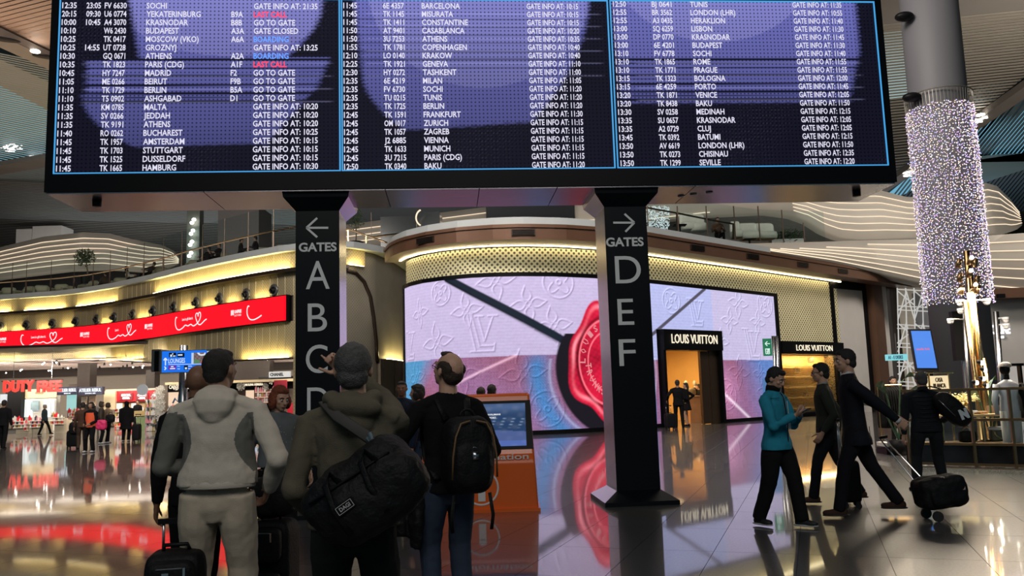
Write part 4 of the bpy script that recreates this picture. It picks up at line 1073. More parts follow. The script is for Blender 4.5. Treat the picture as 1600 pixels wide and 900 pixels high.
def build_shop():
    shop = empty('duty_free_shell', (-28, 58, 0), 'back walls and dark ceiling of the duty free shop', 'room'); shop['kind'] = 'structure'; shop.name = 'wall_shop_back'
    dk = mat('shop_ceiling_dark', (.016, .010, .010), .5, .2, .2); crm = mat('cream_wall', (.36, .31, .26), .6, 0, .06)
    m = MB(); m.box((-22, 64, 2.6), (56, .3, 5.2)); m.build('rear_wall', crm, shop)
    m = MB(); m.box((-24, 56, 5.0), (60, 17, .15)); m.build('shop_ceiling', dk, shop)
    m = MB(); m.box((-24, 63.7, 4.45), (60, .3, 1.3)); m.build('bulkhead', mat('bulkhead_grey', (.05, .035, .03), .6, 0, .1), shop)
    # ceiling tracks
    for k in range(9):
        Yk = 49 + k * 1.5
        m = MB(); m.box((-24, Yk, 4.3 - .0 * k), (50, .06, .05)); m.build('light_track', mat('track_grey', (.30, .24, .22), .35, .5, .1), shop)
    m = MB()
    for k in range(80):
        Yk = 49 + random.randint(0, 8) * 1.5; X = random.uniform(-44, -6); m.cyl((X, Yk, 4.08), (X, Yk - .02, 4.24), .07, .05, n=8)
    m.build('track_lamp', MATS['black_plastic'], shop, kind='stuff')
    m = MB()
    for k in range(46):
        Yk = 49 + random.randint(0, 8) * 1.5; X = random.uniform(-44, -8); m.ball((X, Yk - .06, 4.1), (.055, .05, .05), nu=6, nv=4)
    m.build('lamp_lens', E_SPOT, shop, kind='stuff')
    for X in (-37, -28, -18, -10):
        area_light('shop_ceiling_lamp', (X, 56, 4.85), (X, 56, 0), 8, 9, (1.0, .86, .70), 620); area_light('shop_front_fill', (X * .93, 46 if X > -20 else 49, 3.9), (X, 56, .8), 7, .5, (1.0, .88, .74), 560)  # the front one is fill added to brighten the counter faces
    # columns
    for x0, y0, x1, y1, Y, lb in ((114, 566, 134, 680, 54, 'square black clad column rising behind the perfume wall'), (223, 578, 237, 672, 60, 'dark square column behind the red offer wall'), (335, 560, 420, 600, 57, 'wide dark clad column behind the hooded man')):
        pone('shop_column', mat('column_black', (.05, .04, .035), .3, .3, .2), x0, y0, x1, 1000, Y, .9, None, lb, 'column')
    # DUTY FREE
    df = empty('duty_free_sign', at(50, 612, 50), 'large red illuminated shop letters hanging over perfume aisle', 'sign')
    er = emat('red_letters', (1.0, .035, .02), 1.25)
    a = MB()
    for s, x0, x1 in (('DUTY', 5, 53), ('FREE', 58, 96)):
        mb = MB(); p = at(x0, 612, 50); q = at(x1, 612, 50); put_text(mb, s, p, (1, 0, 0), UZ, .62, q.x - p.x, bold=.05, depth=.14); mb.build('lettering', er, df)
    m = MB(); p = at(50, 596, 50.1); m.box((p.x, 50.15, p.z + .05), (3.7, .04, .05)); m.build('hanging_bar', MATS['black_plastic'], df)
    for x in (20, 80): m = MB(); p = at(x, 595, 50.1); m.box((p.x, 50.15, (p.z + 5) / 2), (.02, .02, 5 - p.z)); m.build('hanging_rod', MATS['steel'], df)
    # perfume wall bright
    pw = empty('perfume_wall', at(60, 675, 54), 'bright white backlit perfume wall under the red shop letters', 'display wall')
    ew = emat('perfume_glow', (.92, 1.0, .97), 1.1)
    pone('wall_body', mat('white_lacquer', (.7, .68, .62), .4, 0, .05), 34, 611, 87, 682, 54, .5, pw)
    pone('cornice_panel', mat('cream_panel', (.75, .64, .42), .45, 0, .08), 33, 608, 88, 622, 53.9, .1, pw)
    for x in (35, 41, 46.5, 68, 74, 80): pone('light_column', ew, x, 624, x + 3.6, 652, 53.9, .1, pw)
    pone('framed_window', mat('blue_glass_pic', (.35, .5, .55), .3, 0, .7, 2), 48, 628, 60, 640, 53.85, .1, pw)
    pone('light_box', emat('box_glow', (.8, .95, 1), .55), 47, 626, 61, 642, 53.92, .02, pw)
    ptext('GUERLAIN', MATS['joint_brass'], 55, 612, 68, 615.5, 53.85, pw)
    pone('side_case', MATS['black_plastic'], 8, 600, 33, 660, 53.5, .8, None, 'dark blue black cosmetics case left of the white perfume wall', 'display case')
    pone('lit_sign', emat('dior_panel', (.9, .92, .95), .8), 0, 616, 9, 630, 52, .15, None, 'small white lit panel at the left edge below red letters', 'sign')
    # counters
    cnt = [(18, 656, 37, 680, 'white tiered counter of red gift sets, leftmost'), (45, 655, 66, 679, 'white hexagon fronted counter with red gift boxes'), (79, 650, 98, 672, 'pale cosmetics counter with lit white top'), (107, 643, 126, 678, 'open white shelving unit of cosmetics by the queue'), (38, 660, 44, 679, 'narrow cream counter between two gift set counters')]
    pc = mat('counter_cream', (.62, .54, .40), .4, 0, .1)
    prods = []
    for x0, y0, x1, y1, lb in cnt:
        Y = 1.5 * 1300 / (y1 - hz((x0 + x1) / 2)); Y = min(Y, 50)
        r = empty('display_counter', onfloor((x0 + x1) / 2, Y, 660), lb, 'counter')
        pone('counter_body', pc, x0, y0 + 4, x1, 1000, Y, .7, r)
        for k in range(3): pone('shelf', mat('shelf_white', (.75, .70, .62), .35, 0, .05), x0 + .5, y0 + 5 * k + 2, x1 - .5, y0 + 5 * k + 3, Y - .2, .25, r)
        pone('light_line', emat('counter_glow', (1, .85, .62), 1.4, False), x0 + .5, y0 + 6, x1 - .5, y0 + 6.8, Y - .02, .03, r)
        for k in range(3):
            x = x0 + 1
            while x < x1 - 1.5: prods.append((x, y0 + 5 * k + 2, Y - .12, 'the ' + lb.split(',')[0].split(' of ')[0].split(' with ')[0])); x += random.uniform(1.6, 2.4)
    # ATELIER REBUL
    ar = empty('atelier_sign', at(115, 610, 52), 'dark navy shop fascia with white lettering beside red letters', 'sign')
    nv = mat('navy_panel', (.02, .025, .05), .4, 0, .1); ec = emat('sign_cool', (.85, .92, 1), 1.3, False)
    for x0, x1 in ((89, 121), (122, 160)):
        pone('panel', nv, x0, 605 - .3, x1, 617, 52, .3, ar)
        ptext('ATELIER REBUL', ec, x0 + 1.5, 607.5, x1 - 2, 612.5, 51.95, ar); ptext('ISTANBUL 1895', ec, x0 + 11, 614, x1 - 11, 615.6, 51.95, ar)
    pone('poster_screen', emat('teal_poster', (.35, .68, .66), .9), 104, 617, 118, 641, 52.5, .12, None, 'pale teal lit perfume poster under the navy shop sign', 'poster')
    for (x0, y0, x1, y1, lb) in ((127, 620, 135, 632, 'small dim framed poster right of the teal poster'), (139, 619, 149, 634, 'pale framed perfume picture beside the queue of shoppers')):
        pone('poster', mat('poster_mix' + str(x0), (.5, .38, .28), .4, 0, .8, 2), x0, y0, x1, y1, 53, .1, None, lb, 'poster')
    pone('shop_partition', mat('umber_panel', (.06, .035, .025), .5, 0, .1), 106, 600, 142, 660, 55, .2, None, 'dark brown partition wall behind the navy shop sign', 'partition')
    # red offer wall
    rw = empty('offer_wall', at(210, 680, 54), 'red offer wall with white special offer lettering boards', 'display wall')
    pone('gondola', mat('offer_red', (.62, .015, .03), .4, 0, .08), 179, 610, 243, 627, 54, .3, rw)
    pone('cornice_panel', mat('offer_top', (.6, .5, .4), .5, 0, .05), 165, 607.5, 243, 610.5, 53.95, .5, rw)
    eo = emat('offer_white', (1, .95, .92), 1.4, False); oc = emat('offer_box', (.85, .03, .05), .55)
    for x0, x1, t1, t2 in ((187, 207, 'SPECIAL', 'OFFER'), (212, 231, 'CHOC', '-50%'), (235, 248, 'OFF', '')):
        pone('offer_board', oc, x0, 614, x1, 625, 53.9, .06, rw)
        ptext(t1, eo, x0 + 2.5, 616, x1 - 2.5, 619.2, 53.85, rw, bold=.08); 
        if t2: ptext(t2, eo, x0 + 4, 620.6, x1 - 4, 623.6, 53.85, rw, bold=.08)
    pone('beige_panel', mat('script_panel', (.72, .60, .38), .5, 0, .1), 162, 611, 180, 640, 53.8, .2, None, 'tall beige panel with small print left of red offer wall', 'panel')
    pone('shelving', mat('oak_shelf', (.42, .30, .16), .5, 0, .2), 179, 627, 243, 676, 54.4, .4, rw)
    for k in range(5):
        for (x0, x1) in ((181, 192), (206, 224)):
            x = x0
            while x < x1: prods.append((x, 643 + 7.5 * k, 54.2, 'the wooden shelving under the red offer boards')); x += random.uniform(1.7, 2.6)
            pone('shelf', MATS['shelf_white'], x0 - 1, 643 + 7.5 * k, x1 + 2, 644 + 7.5 * k, 54.05, .35, rw)
    for (x0, x1, lb) in ((182, 191, 'small white lit price board beside the woman in black'), (205, 212, 'white lit price board beside the cashier')):
        pone('price_board', emat('price_glow', (1, .96, .85), 1.0), x0, 630, x1, 639, 53, .05, None, lb, 'sign')
    pone('cash_desk', mat('desk_wood', (.45, .33, .15), .4, 0, .2), 208, 642, 226, 650, 50.5, .8, None, 'wooden cashier desk with green front near red offer wall', 'counter')
    g = pone('green_front', mat('green_glass', (.25, .32, .16), .2, 0, .1), 208, 650, 226, 1000, 50.6, .7, bpy.data.objects['cash_desk'])
    # glass display tower
    tw = empty('display_tower', onfloor(238, 47.5, 660), 'tall glass tower of gold toys and sweets, beside the wood counter', 'display case')
    pone('frame', MATS['steel'], 226, 624, 228, 1000, 47, .1, tw); pone('frame', MATS['steel'], 242, 624, 244, 1000, 47, .1, tw)
    for k in range(5): 
        pone('shelf', MATS['shelf_white'], 226, 624 + 12.5 * k, 244, 625.3 + 12.5 * k, 47, .6, tw)
        for q in range(7): prods.append((228.5 + q * 2.1, 624 + 12.5 * k + 12.4 if k < 4 else 679, 46.95, 'the tall glass display tower'))
    pone('back_panel', mat('lit_back', (.8, .85, .85), .5, 0, .1), 227, 625, 243, 680, 47.8, .05, tw)
    pone('wood_counter', mat('gold_wood', (.50, .33, .10), .35, .1, .25, 3), 247, 651, 274, 1000, 46.5, .9, None, 'golden wood counter below perfume stand at shop corner', 'counter')
    # black stand with flowers and Carolina Herrera band
    ch = empty('fashion_stand', at(330, 600, 47), 'black perfume stand with white blossoms and cream brand lettering', 'shop stand')
    pone('header', MATS['black_frame'], 262, 598, 460, 610, 46.8, .5, ch)
    pone('header_top', mat('gold_edge', (.6, .48, .3), .4, .3, .1), 258, 594.5, 462, 598.5, 46.6, .7, ch)
    ptext('CAROLINA HERRERA', emat('sign_cream', (1, .85, .62), 1.2, False), 264, 602, 311, 607.5, 46.7, ch)
    ptext('CAROLINA HERRERA', MATS['sign_cream'], 380, 599.5, 411, 603, 46.7, ch)
    pone('back_panel', mat('stand_back', (.25, .20, .16), .4, .1, .2), 243, 610, 470, 700, 47.6, .3, ch)
    pone('lit_poster', emat('shoe_poster', (1.0, .72, .50), .9), 263, 611, 280, 634, 46.9, .1, ch)
    m = MB(); p = at(270, 630, 46.85); m.loft([p, p + Vector((.12, 0, .25)), p + Vector((.3, 0, .05)), p + Vector((.32, 0, .5))], [.05, .07, .05, .02], n=6); m.build('shoe_picture', mat('navy_shoe', (.02, .05, .12), .3, 0, .1), ch)
    pone('lit_poster', MATS['shoe_poster'], 384, 610, 396, 626, 46.9, .1, ch)
    pone('screen', emat('portrait_screen', (.55, .72, .9), .9), 399, 632, 409, 641, 46, .1, ch)
    for (x, y) in ((402, 637),): m = MB(); m.ball(at(404, 637, 45.95), (.07, .02, .1)); m.build('portrait', MATS['black_cloth'], ch)
    for k in range(5):
        pone('shelf', emat('pink_shelf', (1.0, .55, .42), .9, False), 398, 612 + 8 * k, 432, 613 + 8 * k, 46.8, .5, ch)
        for q in range(9): prods.append((400 + q * 3.4, 612 + 8 * k, 46.75, 'the pink lit shelves of the perfume stand'))
        pone('shelf', MATS['shelf_white'], 262, 640 + 6 * k, 274, 641 + 6 * k, 46.4, .5, ch)
        for q in range(5): prods.append((263 + q * 2.3, 640 + 6 * k, 46.35, 'the low shelves under the shoe poster'))
    bl_ = MB()
    for i in range(150):
        if i < 90: x = random.gauss(250, 4); y = random.uniform(604, 655)
        else: x = random.choice([random.gauss(376, 2.5), random.gauss(415, 3), random.gauss(296, 10)]); y = random.gauss(603, 2.5)
        p = at(x, y, 46.4); 
        for j in range(4):
            t = j * 1.57 + i; d1 = Vector((math.cos(t), -.2, math.sin(t))) * .09; d2 = Vector((-math.sin(t), 0, math.cos(t))) * .05
            bl_.add([p, p + d1 + d2, p + d1 * 1.4, p + d1 - d2], [(0, 1, 2, 3)])
    bl_.build('blossom', mat('petal', (.55, .52, .46), .6, 0, .2), ch, kind='stuff')
    # CHANEL
    cn = empty('chanel_sign', at(435, 587, 50), 'white lit boutique name box hanging over cosmetics hall', 'sign')
    pone('light_box', emat('chanel_box', (.80, .80, .78), .62), 420, 580.5, 453, 589.5, 50, .25, cn); ptext('CHANEL', MATS['black_frame'], 422, 583, 443, 587.6, 49.95, cn, bold=.04)
    pone('dark_counter', MATS['black_plastic'], 404, 588, 475, 592, 50.3, .4, cn)
    ec = pone('red_poster', mat('red_poster_m', (.35, .03, .05), .4, 0, .5, 3), 428, 594, 448, 607, 46.4, .1, None, 'dark red cosmetics poster above the woman in grey', 'poster')
    rd_ = MB(); rd_.ball(at(457, 640, 44), (.28, .1, .35)); tag(rd_.build('heart_display', emat('heart_red', (.8, .02, .04), .6), None, True), 'red and white rounded display right of the woman in grey', 'display')
    # products
    cols = [mat('product_red', (.7, .03, .04), .35, 0, .1), mat('product_white', (.8, .78, .74), .35, 0, .1), mat('product_gold', (.7, .5, .15), .3, .4, .1), mat('product_dark', (.05, .05, .07), .3, 0, .1), mat('product_pink', (.75, .3, .35), .35, 0, .1)]
    protos = []
    for c in cols:
        m = MB(); m.box((0, 0, .10), (.085, .08, .20)); m.box((0, 0, .23), (.04, .04, .06)); o = m.build('perfume_bottle', c); protos.append(o)
    random.shuffle(prods)
    for i, (x, y, Y, where) in enumerate(prods[:240]):
        k = random.choice((0, 0, 1, 1, 2, 3, 4)) if Y > 47.5 or Y < 46 else random.choice((1, 2, 4, 1))
        if i < 5: o = protos[i]; k = i
        else: o = protos[k].copy(); COL.objects.link(o)
        p = at(x, y, Y); o.location = (p.x, Y, max(p.z, .02)); o.scale = (random.uniform(.8, 1.25), 1, random.uniform(.6, 1.3))
        tag(o, ('red', 'white', 'gold', 'dark', 'pink')[k] + ' boxed bottle on ' + where, 'bottle', ('red', 'white', 'gold', 'dark', 'pink')[k] + ' bottles on ' + where)
    # white round hanging disc
    m = MB(); p = at(222, 609, 49); m.cyl(p, p + Vector((0, .1, 0)), .32, n=24); tag(m.build('round_sign', emat('disc_glow', (.55, .55, .56), .5)), 'round grey white hanging disc sign over the red offer wall', 'sign')
build_shop()

# ================================================================== lounges sign on a post
def build_lounge_sign():
    Y = 15.0
    r = empty('direction_sign', onfloor(287, Y), 'blue electronic lounges direction sign on a steel post', 'sign')
    p = onfloor(287, Y + .18)
    m = MB(); m.cyl(p, p + UZ * 2.55, .075, n=20); m.build('post', MATS['steel'], r, True)
    m = MB(); m.cyl(p, p + UZ * .03, .2, n=24); m.build('base_plate', MATS['steel'], r, True)
    def S(px, py, d=0): return at(px, py, Y - d)
    m = MB(); pbox(m, 251, 547, 332, 582, Y, .12); m.build('cabinet', MATS['steel'], r)
    fr = emat('sign_blue', (.01, .17, .85), 1.0)
    s = pone('sign_face', fr, 253, 548, 322, 581, Y - .012, .015, r)
    e = pone('sign_side_strip', emat('strip_white', (.55, .70, .95), .9, False), 323, 548.5, 331, 581, Y - .012, .015, r)
    w = emat('sign_white', (.75, .88, 1.0), .95, False)
    tx = MB()
    def T(t, x0, y0, x1, y1, mb=tx, b=.01):
        a = at(x0, y1, Y - .02); c = at(x1, y1, Y - .02); put_text(mb, t, a, (1, 0, 0), UZ, at(x0, y0, Y - .02).z - a.z, c.x - a.x, bold=b)
    T('LOUNGES', 263, 560.5, 289, 567.5); T('Priority', 277, 571, 281, 573); T('Lounge', 277, 575, 281, 577); T('Mobility', 294, 571, 300, 573); T('Pass', 294, 575, 299, 577); T('Lounge', 313, 571, 318, 573)
    for a_, b_ in (((258.5, 560), (258.5, 571)), ((255.7, 563), (258.5, 559.5)), ((261.3, 563), (258.5, 559.5)), ((257, 573), (259.5, 575.5)), ((259.5, 575.5), (257, 578))):
        tx.beam(at(a_[0], a_[1], Y - .022), at(b_[0], b_[1], Y - .022), .018, .004, up=(0, -1, 0))
    tx.beam(at(263, 569.6, Y - .022), at(322, 568.6, Y - .022), .008, .003, up=(0, -1, 0))
    sub(s, tx.build('white_lettering', w))
    ic = MB()
    for x0, y0, x1, y1 in ((264, 551, 275, 558), (277, 551.5, 288, 558), (287.5, 571, 293.5, 578), (306, 571, 311, 578)): pbox(ic, x0, y0, x1, y1, Y - .022, .008)
    sub(s, ic.build('dark_icon', mat('icon_navy', (.01, .015, .12), .5, 0, 0)))
    ic = MB(); pbox(ic, 263, 571, 275, 578, Y - .022, .008); sub(s, ic.build('purple_icon', emat('icon_purple', (.16, .03, .5), .8, False)))
    ic = MB()
    for x0, y0, x1, y1 in ((266, 554, 268.5, 557.5), (269, 552, 270.5, 554), (270, 555.5, 274, 557), (278, 553.6, 285, 555.6), (265.5, 575, 273.5, 576.8), (267, 572, 271, 573.6), (289, 574, 292, 577), (308, 573, 309.6, 577)): pbox(ic, x0, y0, x1, y1, Y - .028, .004)
    sub(s, ic.build('icon_mark', w))
    # photo inset
    n_ = 26; FP = FlatPath(0)
    pic = MB(); 
    Xa, Xb = at(299, 560, Y - .03).x, at(321, 560, Y - .03).x; Za, Zb = at(310, 568, Y - .03).z, at(310, 551, Y - .03).z
    class PP:
        def pos(s, a, off=0): return Vector((Xa + a, Y - .03, 0)), Vector((1, 0, 0)), Vector((0, -1, 0))
    def pnt(A, Z):
        u = A / (Xb - Xa); v = (Z - Za) / (Zb - Za); C = np.zeros((len(A), 3)) + np.array((.16, .10, .10))
        C += (np.sin(u * 22 + 3 * v) * np.sin(v * 17))[:, None] * .06 + .04
        C[(u < .16)] = (.55, .7, .9); k = (u > .16) & (v < .35) & (u < .6); C[k] = (.12, .25, .13); k = (np.abs(np.hypot(u - .75, v - 1.05) - .28) < .07); C[k] = (.8, .85, .95); k = (u > .7) & (u < .85) & (v < .22); C[k] = (.8, .1, .15)
        return np.clip(C, 0, 1)
    ps = sheet(PP(), 0, Xb - Xa, Za, Zb, 0, 40, 30, 'photo_inset', colmat('inset_pix', .9, sample=False), None, pnt); sub(s, ps)
    tx = MB(); T('→', 325, 553, 329.5, 559, tx)
    for a_, b_ in (((324.5, 557), (329.5, 557)), ((327.5, 554.7), (329.5, 557)), ((327.5, 559.3), (329.5, 557))): tx.beam(at(a_[0], a_[1], Y - .022), at(b_[0], b_[1], Y - .022), .015, .004, up=(0, -1, 0))
    pbox(tx, 324.8, 563, 329.6, 573, Y - .018, .004)
    sub(e, tx.build('toilet_icon', MATS['icon_navy']))
    # second, edge-on panel at the left
    # dark side face of the same totem, seen edge-on
    pone('side_cabinet', mat('cabinet_grey', (.22, .20, .19), .4, .3, .1), 236.5, 546, 251, 581, 15.0, .45, r); pone('side_face', MATS['black_frame'], 241, 548.5, 247.5, 580, 14.98, .02, r)
build_lounge_sign()
# ================================================================== CEILING
def build_ceiling():
    root = empty('ceiling', (0, 60, 18), 'slatted terminal roof', 'ceiling'); root['kind'] = 'structure'
    teal = mat('teal_glass', (.05, .10, .11), .3, 0, .15, .5, emit=(.10, .26, .30), es=.32)
    teal_l = mat('teal_glass_bright', (.05, .10, .12), .3, 0, .15, .5, emit=(.16, .42, .58), es=.9)
    # dark soffit above all slats, with the hall's real roof hidden over the board
    m = MB(); m.box((0, 62, 19.2), (170, 130, .2)); m.build('roof_deck', MATS['ceiling_dark'], root)
    def patch(name, pts, z, mt, th=.06):
        m = MB(); P = [atz(x, y, z) for x, y in pts]; m.extrude([p for p in P], (0, 0, th)); return m.build(name, mt, root)
    def slat(p, q, w, h, mb): mb.beam(p, q, w, h)
    sw = MATS['slat_warm']; sg = MATS['slat_grey']
    # warm slats, upper left: each one its own piece
    for k in range(29):
        c = -62 + 7.1 * k
        def X(x): return c - .26 * x
        # beam edge y = 50 + .46 x
        xi = (c - 50) / .72; x0 = max(-90, xi)
        if x0 > 180: continue
        m = MB(); slat(atz(x0, X(x0), 18), atz(200, X(200), 18), .34, .03, m); m.build('slat', sw, root)
    # lamp beam
    m = MB(); a, b = atz(-90, 17, 17.7), atz(260, 180, 17.7); m.beam(a, b, 1.05, .35); m.build('lamp_beam', MATS['beam_metal'], root)
    lamps = MB(); lens = MB(); holes = MB()
    for px, py, on in ((8, 62, 0), (55, 81, 1), (73, 89, 0), (-40, 38, 1)):
        p = atz(px, py, 17.5)
        if on: lens.cyl(p, p + UZ * .05, .2, n=16)
        else: holes.ball(p, (.6, .25, .06), R=Matrix.Rotation(.5, 3, 'Z'))
    lens.build('lamp_lens', E_SPOT, root, kind='stuff'); holes.build('lamp_recess', MATS['black_frame'], root, kind='stuff')
    # smooth grey bay
    patch('smooth_bay', [(-90, 52), (200, 185), (200, 240), (110, 190), (-90, 88)], 18.0, mat('bay_grey', (.20, .18, .16), .6, 0, .06, .4))
    # teal slats
    patch('skylight', [(-90, 70), (220, 190), (220, 262), (-90, 262)], 18.6, mat('sky_left', (.05, .1, .11), .4, 0, .2, .3, emit=(.22, .42, .48), es=.75))
    m = MB()
    for k in range(58):
        c = 84 + 3.3 * k
        slat(atz(-90, c - 18, 18), atz(220, c + 44, 18), .15 + .0028 * k, .012, m)
    m.build('fine_slats', mat('slat_teal', (.16, .19, .19), .5, 0, .2, .5), root, kind='stuff')
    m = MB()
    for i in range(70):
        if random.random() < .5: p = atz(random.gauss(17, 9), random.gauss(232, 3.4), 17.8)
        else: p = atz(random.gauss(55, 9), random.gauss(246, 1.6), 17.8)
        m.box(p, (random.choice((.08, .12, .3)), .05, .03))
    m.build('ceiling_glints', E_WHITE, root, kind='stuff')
    # lower beam and rear bays
    m = MB(); a, b = atz(-90, 277, 17.6), atz(200, 230, 17.6); m.beam(a, b, 1.6, .3); m.build('rear_beam', MATS['beam_metal'], root)
    patch('rear_bay', [(-90, 275), (230, 226), (480, 290), (480, 352), (-90, 340)], 18.0, mat('bay_slate', (.20, .23, .235), .6, 0, .2, .5))
    m = MB()
    for k in range(60):
        c = 284 + 2.6 * k
        slat(atz(-90, min(c - 4, 560), 17.8), atz(480, min(c + 22, 560), 17.8), .28, .02, m)
    m.build('fine_slats', sg, root, kind='stuff')
    # far end wall of the hall
    wb = MB(); wb.box((0, 108, 9), (190, .5, 20)); struct(wb.build('wall_back', mat('far_grey', (.18, .175, .165), .7, 0, .1, .3)))
    for sx, nm in ((-62, 'wall_left'), (70, 'wall_right')):
        wb = MB(); wb.box((sx, 70, 9), (.5, 80, 20)); struct(wb.build(nm, MATS['far_grey']))
    # right: grey slats beside the board
    patch('smooth_bay', [(1330, -90), (1600, -90), (1720, 25), (1560, 30), (1425, 45), (1340, 52)], 18.0, MATS['bay_grey'])
    m = MB(); m2 = MB()
    for k in range(62):
        y = 38 + 4.45 * k
        if y > 300: break
        # runs from left of the board edge to the diagonal beam: y = 300 - .76 (x - 1370)
        xe = min(1370 + (302 - y) / .70, 1760)
        if xe < 1345: continue
        slat(atz(1330, y + 8, 18), atz(xe, y - .10 * (xe - 1400), 18), .26, .02, m)
    m.build('fine_slats', mat('slat_stone', (.24, .215, .175), .6, 0, .15, .6), root, kind='stuff')
    patch('skylight', [(1330, 44), (1424, 38), (1424, 150), (1340, 160)], 18.7, mat('sky_right', (.05, .1, .11), .4, 0, .2, .3, emit=(.35, .52, .55), es=.8))
    m = MB(); m.beam(atz(1340, 322, 17.7), atz(1760, 28, 17.7), 1.0, .4); m.build('diagonal_beam', MATS['beam_metal'], root)
    lens = MB()
    for px, py in ((1417, 276), (1532, 181)):
        p = atz(px, py - 1, 17.45); lens.cyl(p, p + UZ * .05, .24, n=16)
    for px, py in ((1424, 269), (1518, 193), (1526, 187)): p = atz(px, py, 17.45); lens.beam(p - Vector((.5, -.35, 0)), p + Vector((.5, -.35, 0)), .1, .04)
    lens.build('lamp_lens', E_SPOT, root, kind='stuff')
    # camera domes by the column
    for px, py, lb in ((1413, 26, 'upper'), (1425, 152, 'lower')):
        p = at(px, py, 23.6); m = MB(); m.ball(p, (.28, .2, .14)); m.beam(p, p + Vector((.5, .3, .05)), .08, .08); tag(m.build('wall_speaker', MATS['black_plastic'], None, True), lb + ' black oval fitting on the left side of the lit column', 'lamp')
    # blue glazed roof light with diagonal slats
    patch('skylight', [(1370, 318), (1500, 212), (1760, 44), (1760, 262), (1600, 243), (1520, 251), (1400, 310)], 18.7, teal_l)
    m = MB()
    for k in range(64):
        x = 1385 + 6.3 * k
        m.beam(atz(x, 320, 18.3), atz(x + 150, 130, 18.3), .17, .015) if x < 1480 else m.beam(atz(x - 65, 330, 18.3), atz(x + 112, 120, 18.3), .20, .015)
    m.build('diagonal_slats', mat('slat_pale', (.05, .10, .13), .5, 0, .1), root, kind='stuff')
    # teal beams across
    patch('cross_beam', [(1500, 254), (1560, 247), (1610, 245), (1760, 250), (1760, 215), (1610, 262), (1560, 278), (1500, 300)], 17.9, mat('teal_beam', (.12, .22, .25), .5, 0, .2, .3), .3)
build_ceiling()

# ================================================================== SHELLS (pale wavy lounge walls with light lines)
def interp(tab, x): return float(np.interp(x, [t[0] for t in tab], [t[1] for t in tab]))
def shell(label, top, bot, Yt, x0, x1, ts, n=60, ymin=None, cm='shell', es=None):
    r = empty('lounge_shell', at((x0 + x1) / 2, interp(bot, (x0 + x1) / 2), interp(Yt, (x0 + x1) / 2)), label, 'wall panel')
    mb = MB(); cols = []
    for k in range(n + 1):
        x = x0 + (x1 - x0) * k / n; Y = interp(Yt, x); yt = interp(top, x); yb = interp(bot, x)
        b = at(x, yb, Y); cols.append((b, Vector((b.x, Y + .6 * (yb - yt) / 80, zat(b.x, Y, yt)))))
    mb.wall(cols, 1.2); mb.build('shell_skin', MATS[cm], r, True)
    for (t, xa, xb) in ts:
        s = MB(); P = []
        for k in range(n + 1):
            f = x0 + (x1 - x0) * k / n
            if f < xa or f > xb: continue
            b, tp = cols[k]; P.append(tp.lerp(b, t) + Vector((0, -.03, 0)))
        if len(P) > 2: s.loft(P, [(.026, .026)] * len(P), n=5); s.build('light_line', E_STRIP, r)
    return r
shell('pale wavy lounge shell with six light lines, far left',
      [(-80, 405), (0, 383), (60, 368), (125, 361), (165, 363), (200, 372), (250, 382), (270, 392), (280, 405)], [(-80, 445), (0, 433), (100, 421), (160, 419), (230, 424), (280, 412)],
      [(-80, 62), (120, 58), (280, 64)], -80, 279, [(t, -80, 300) for t in (.16, .30, .44, .58, .72, .86)])
shell('pale upper lounge shell with curling end, right of the board',
      [(560, 300), (900, 300), (1385, 300 - 8), (1430, 305), (1470, 303), (1530, 290), (1556, 281), (1574, 287), (1590, 310), (1597, 328)],
      [(560, 350), (1010, 346), (1100, 335), (1200, 330), (1240, 335), (1265, 344), (1290, 360), (1315, 370), (1345, 373), (1440, 370), (1530, 366), (1586, 361), (1597, 352)],
      [(560, 56), (1000, 52), (1250, 46), (1420, 46), (1550, 48), (1597, 54)], 900, 1597, [(t, 1235, 1600) for t in (.14, .28, .42, .56, .70, .84)] + [(.93, 900, 1110)], 90)
shell('pale lower lounge shell sweeping down over the boutique cornice',
      [(1150, 381), (1200, 379), (1300, 376), (1340, 374), (1440, 371), (1540, 366), (1650, 357)], [(1150, 385), (1180, 389), (1300, 409), (1375, 426), (1460, 446), (1550, 455), (1650, 466)],
      [(1150, 34.6), (1375, 41), (1480, 41), (1650, 36)], 1152, 1650, [(.13, 1360, 1660), (.28, 1290, 1660), (.43, 1250, 1660), (.58, 1215, 1660), (.74, 1185, 1660), (.9, 1165, 1660)], 80)
shell('distant pale shell seen behind the landing railing',
      [(520, 352), (760, 322)], [(520, 392), (760, 360)], [(520, 60), (760, 60)], 520, 760, [(t, 520, 760) for t in (.25, .5, .75)], 10)
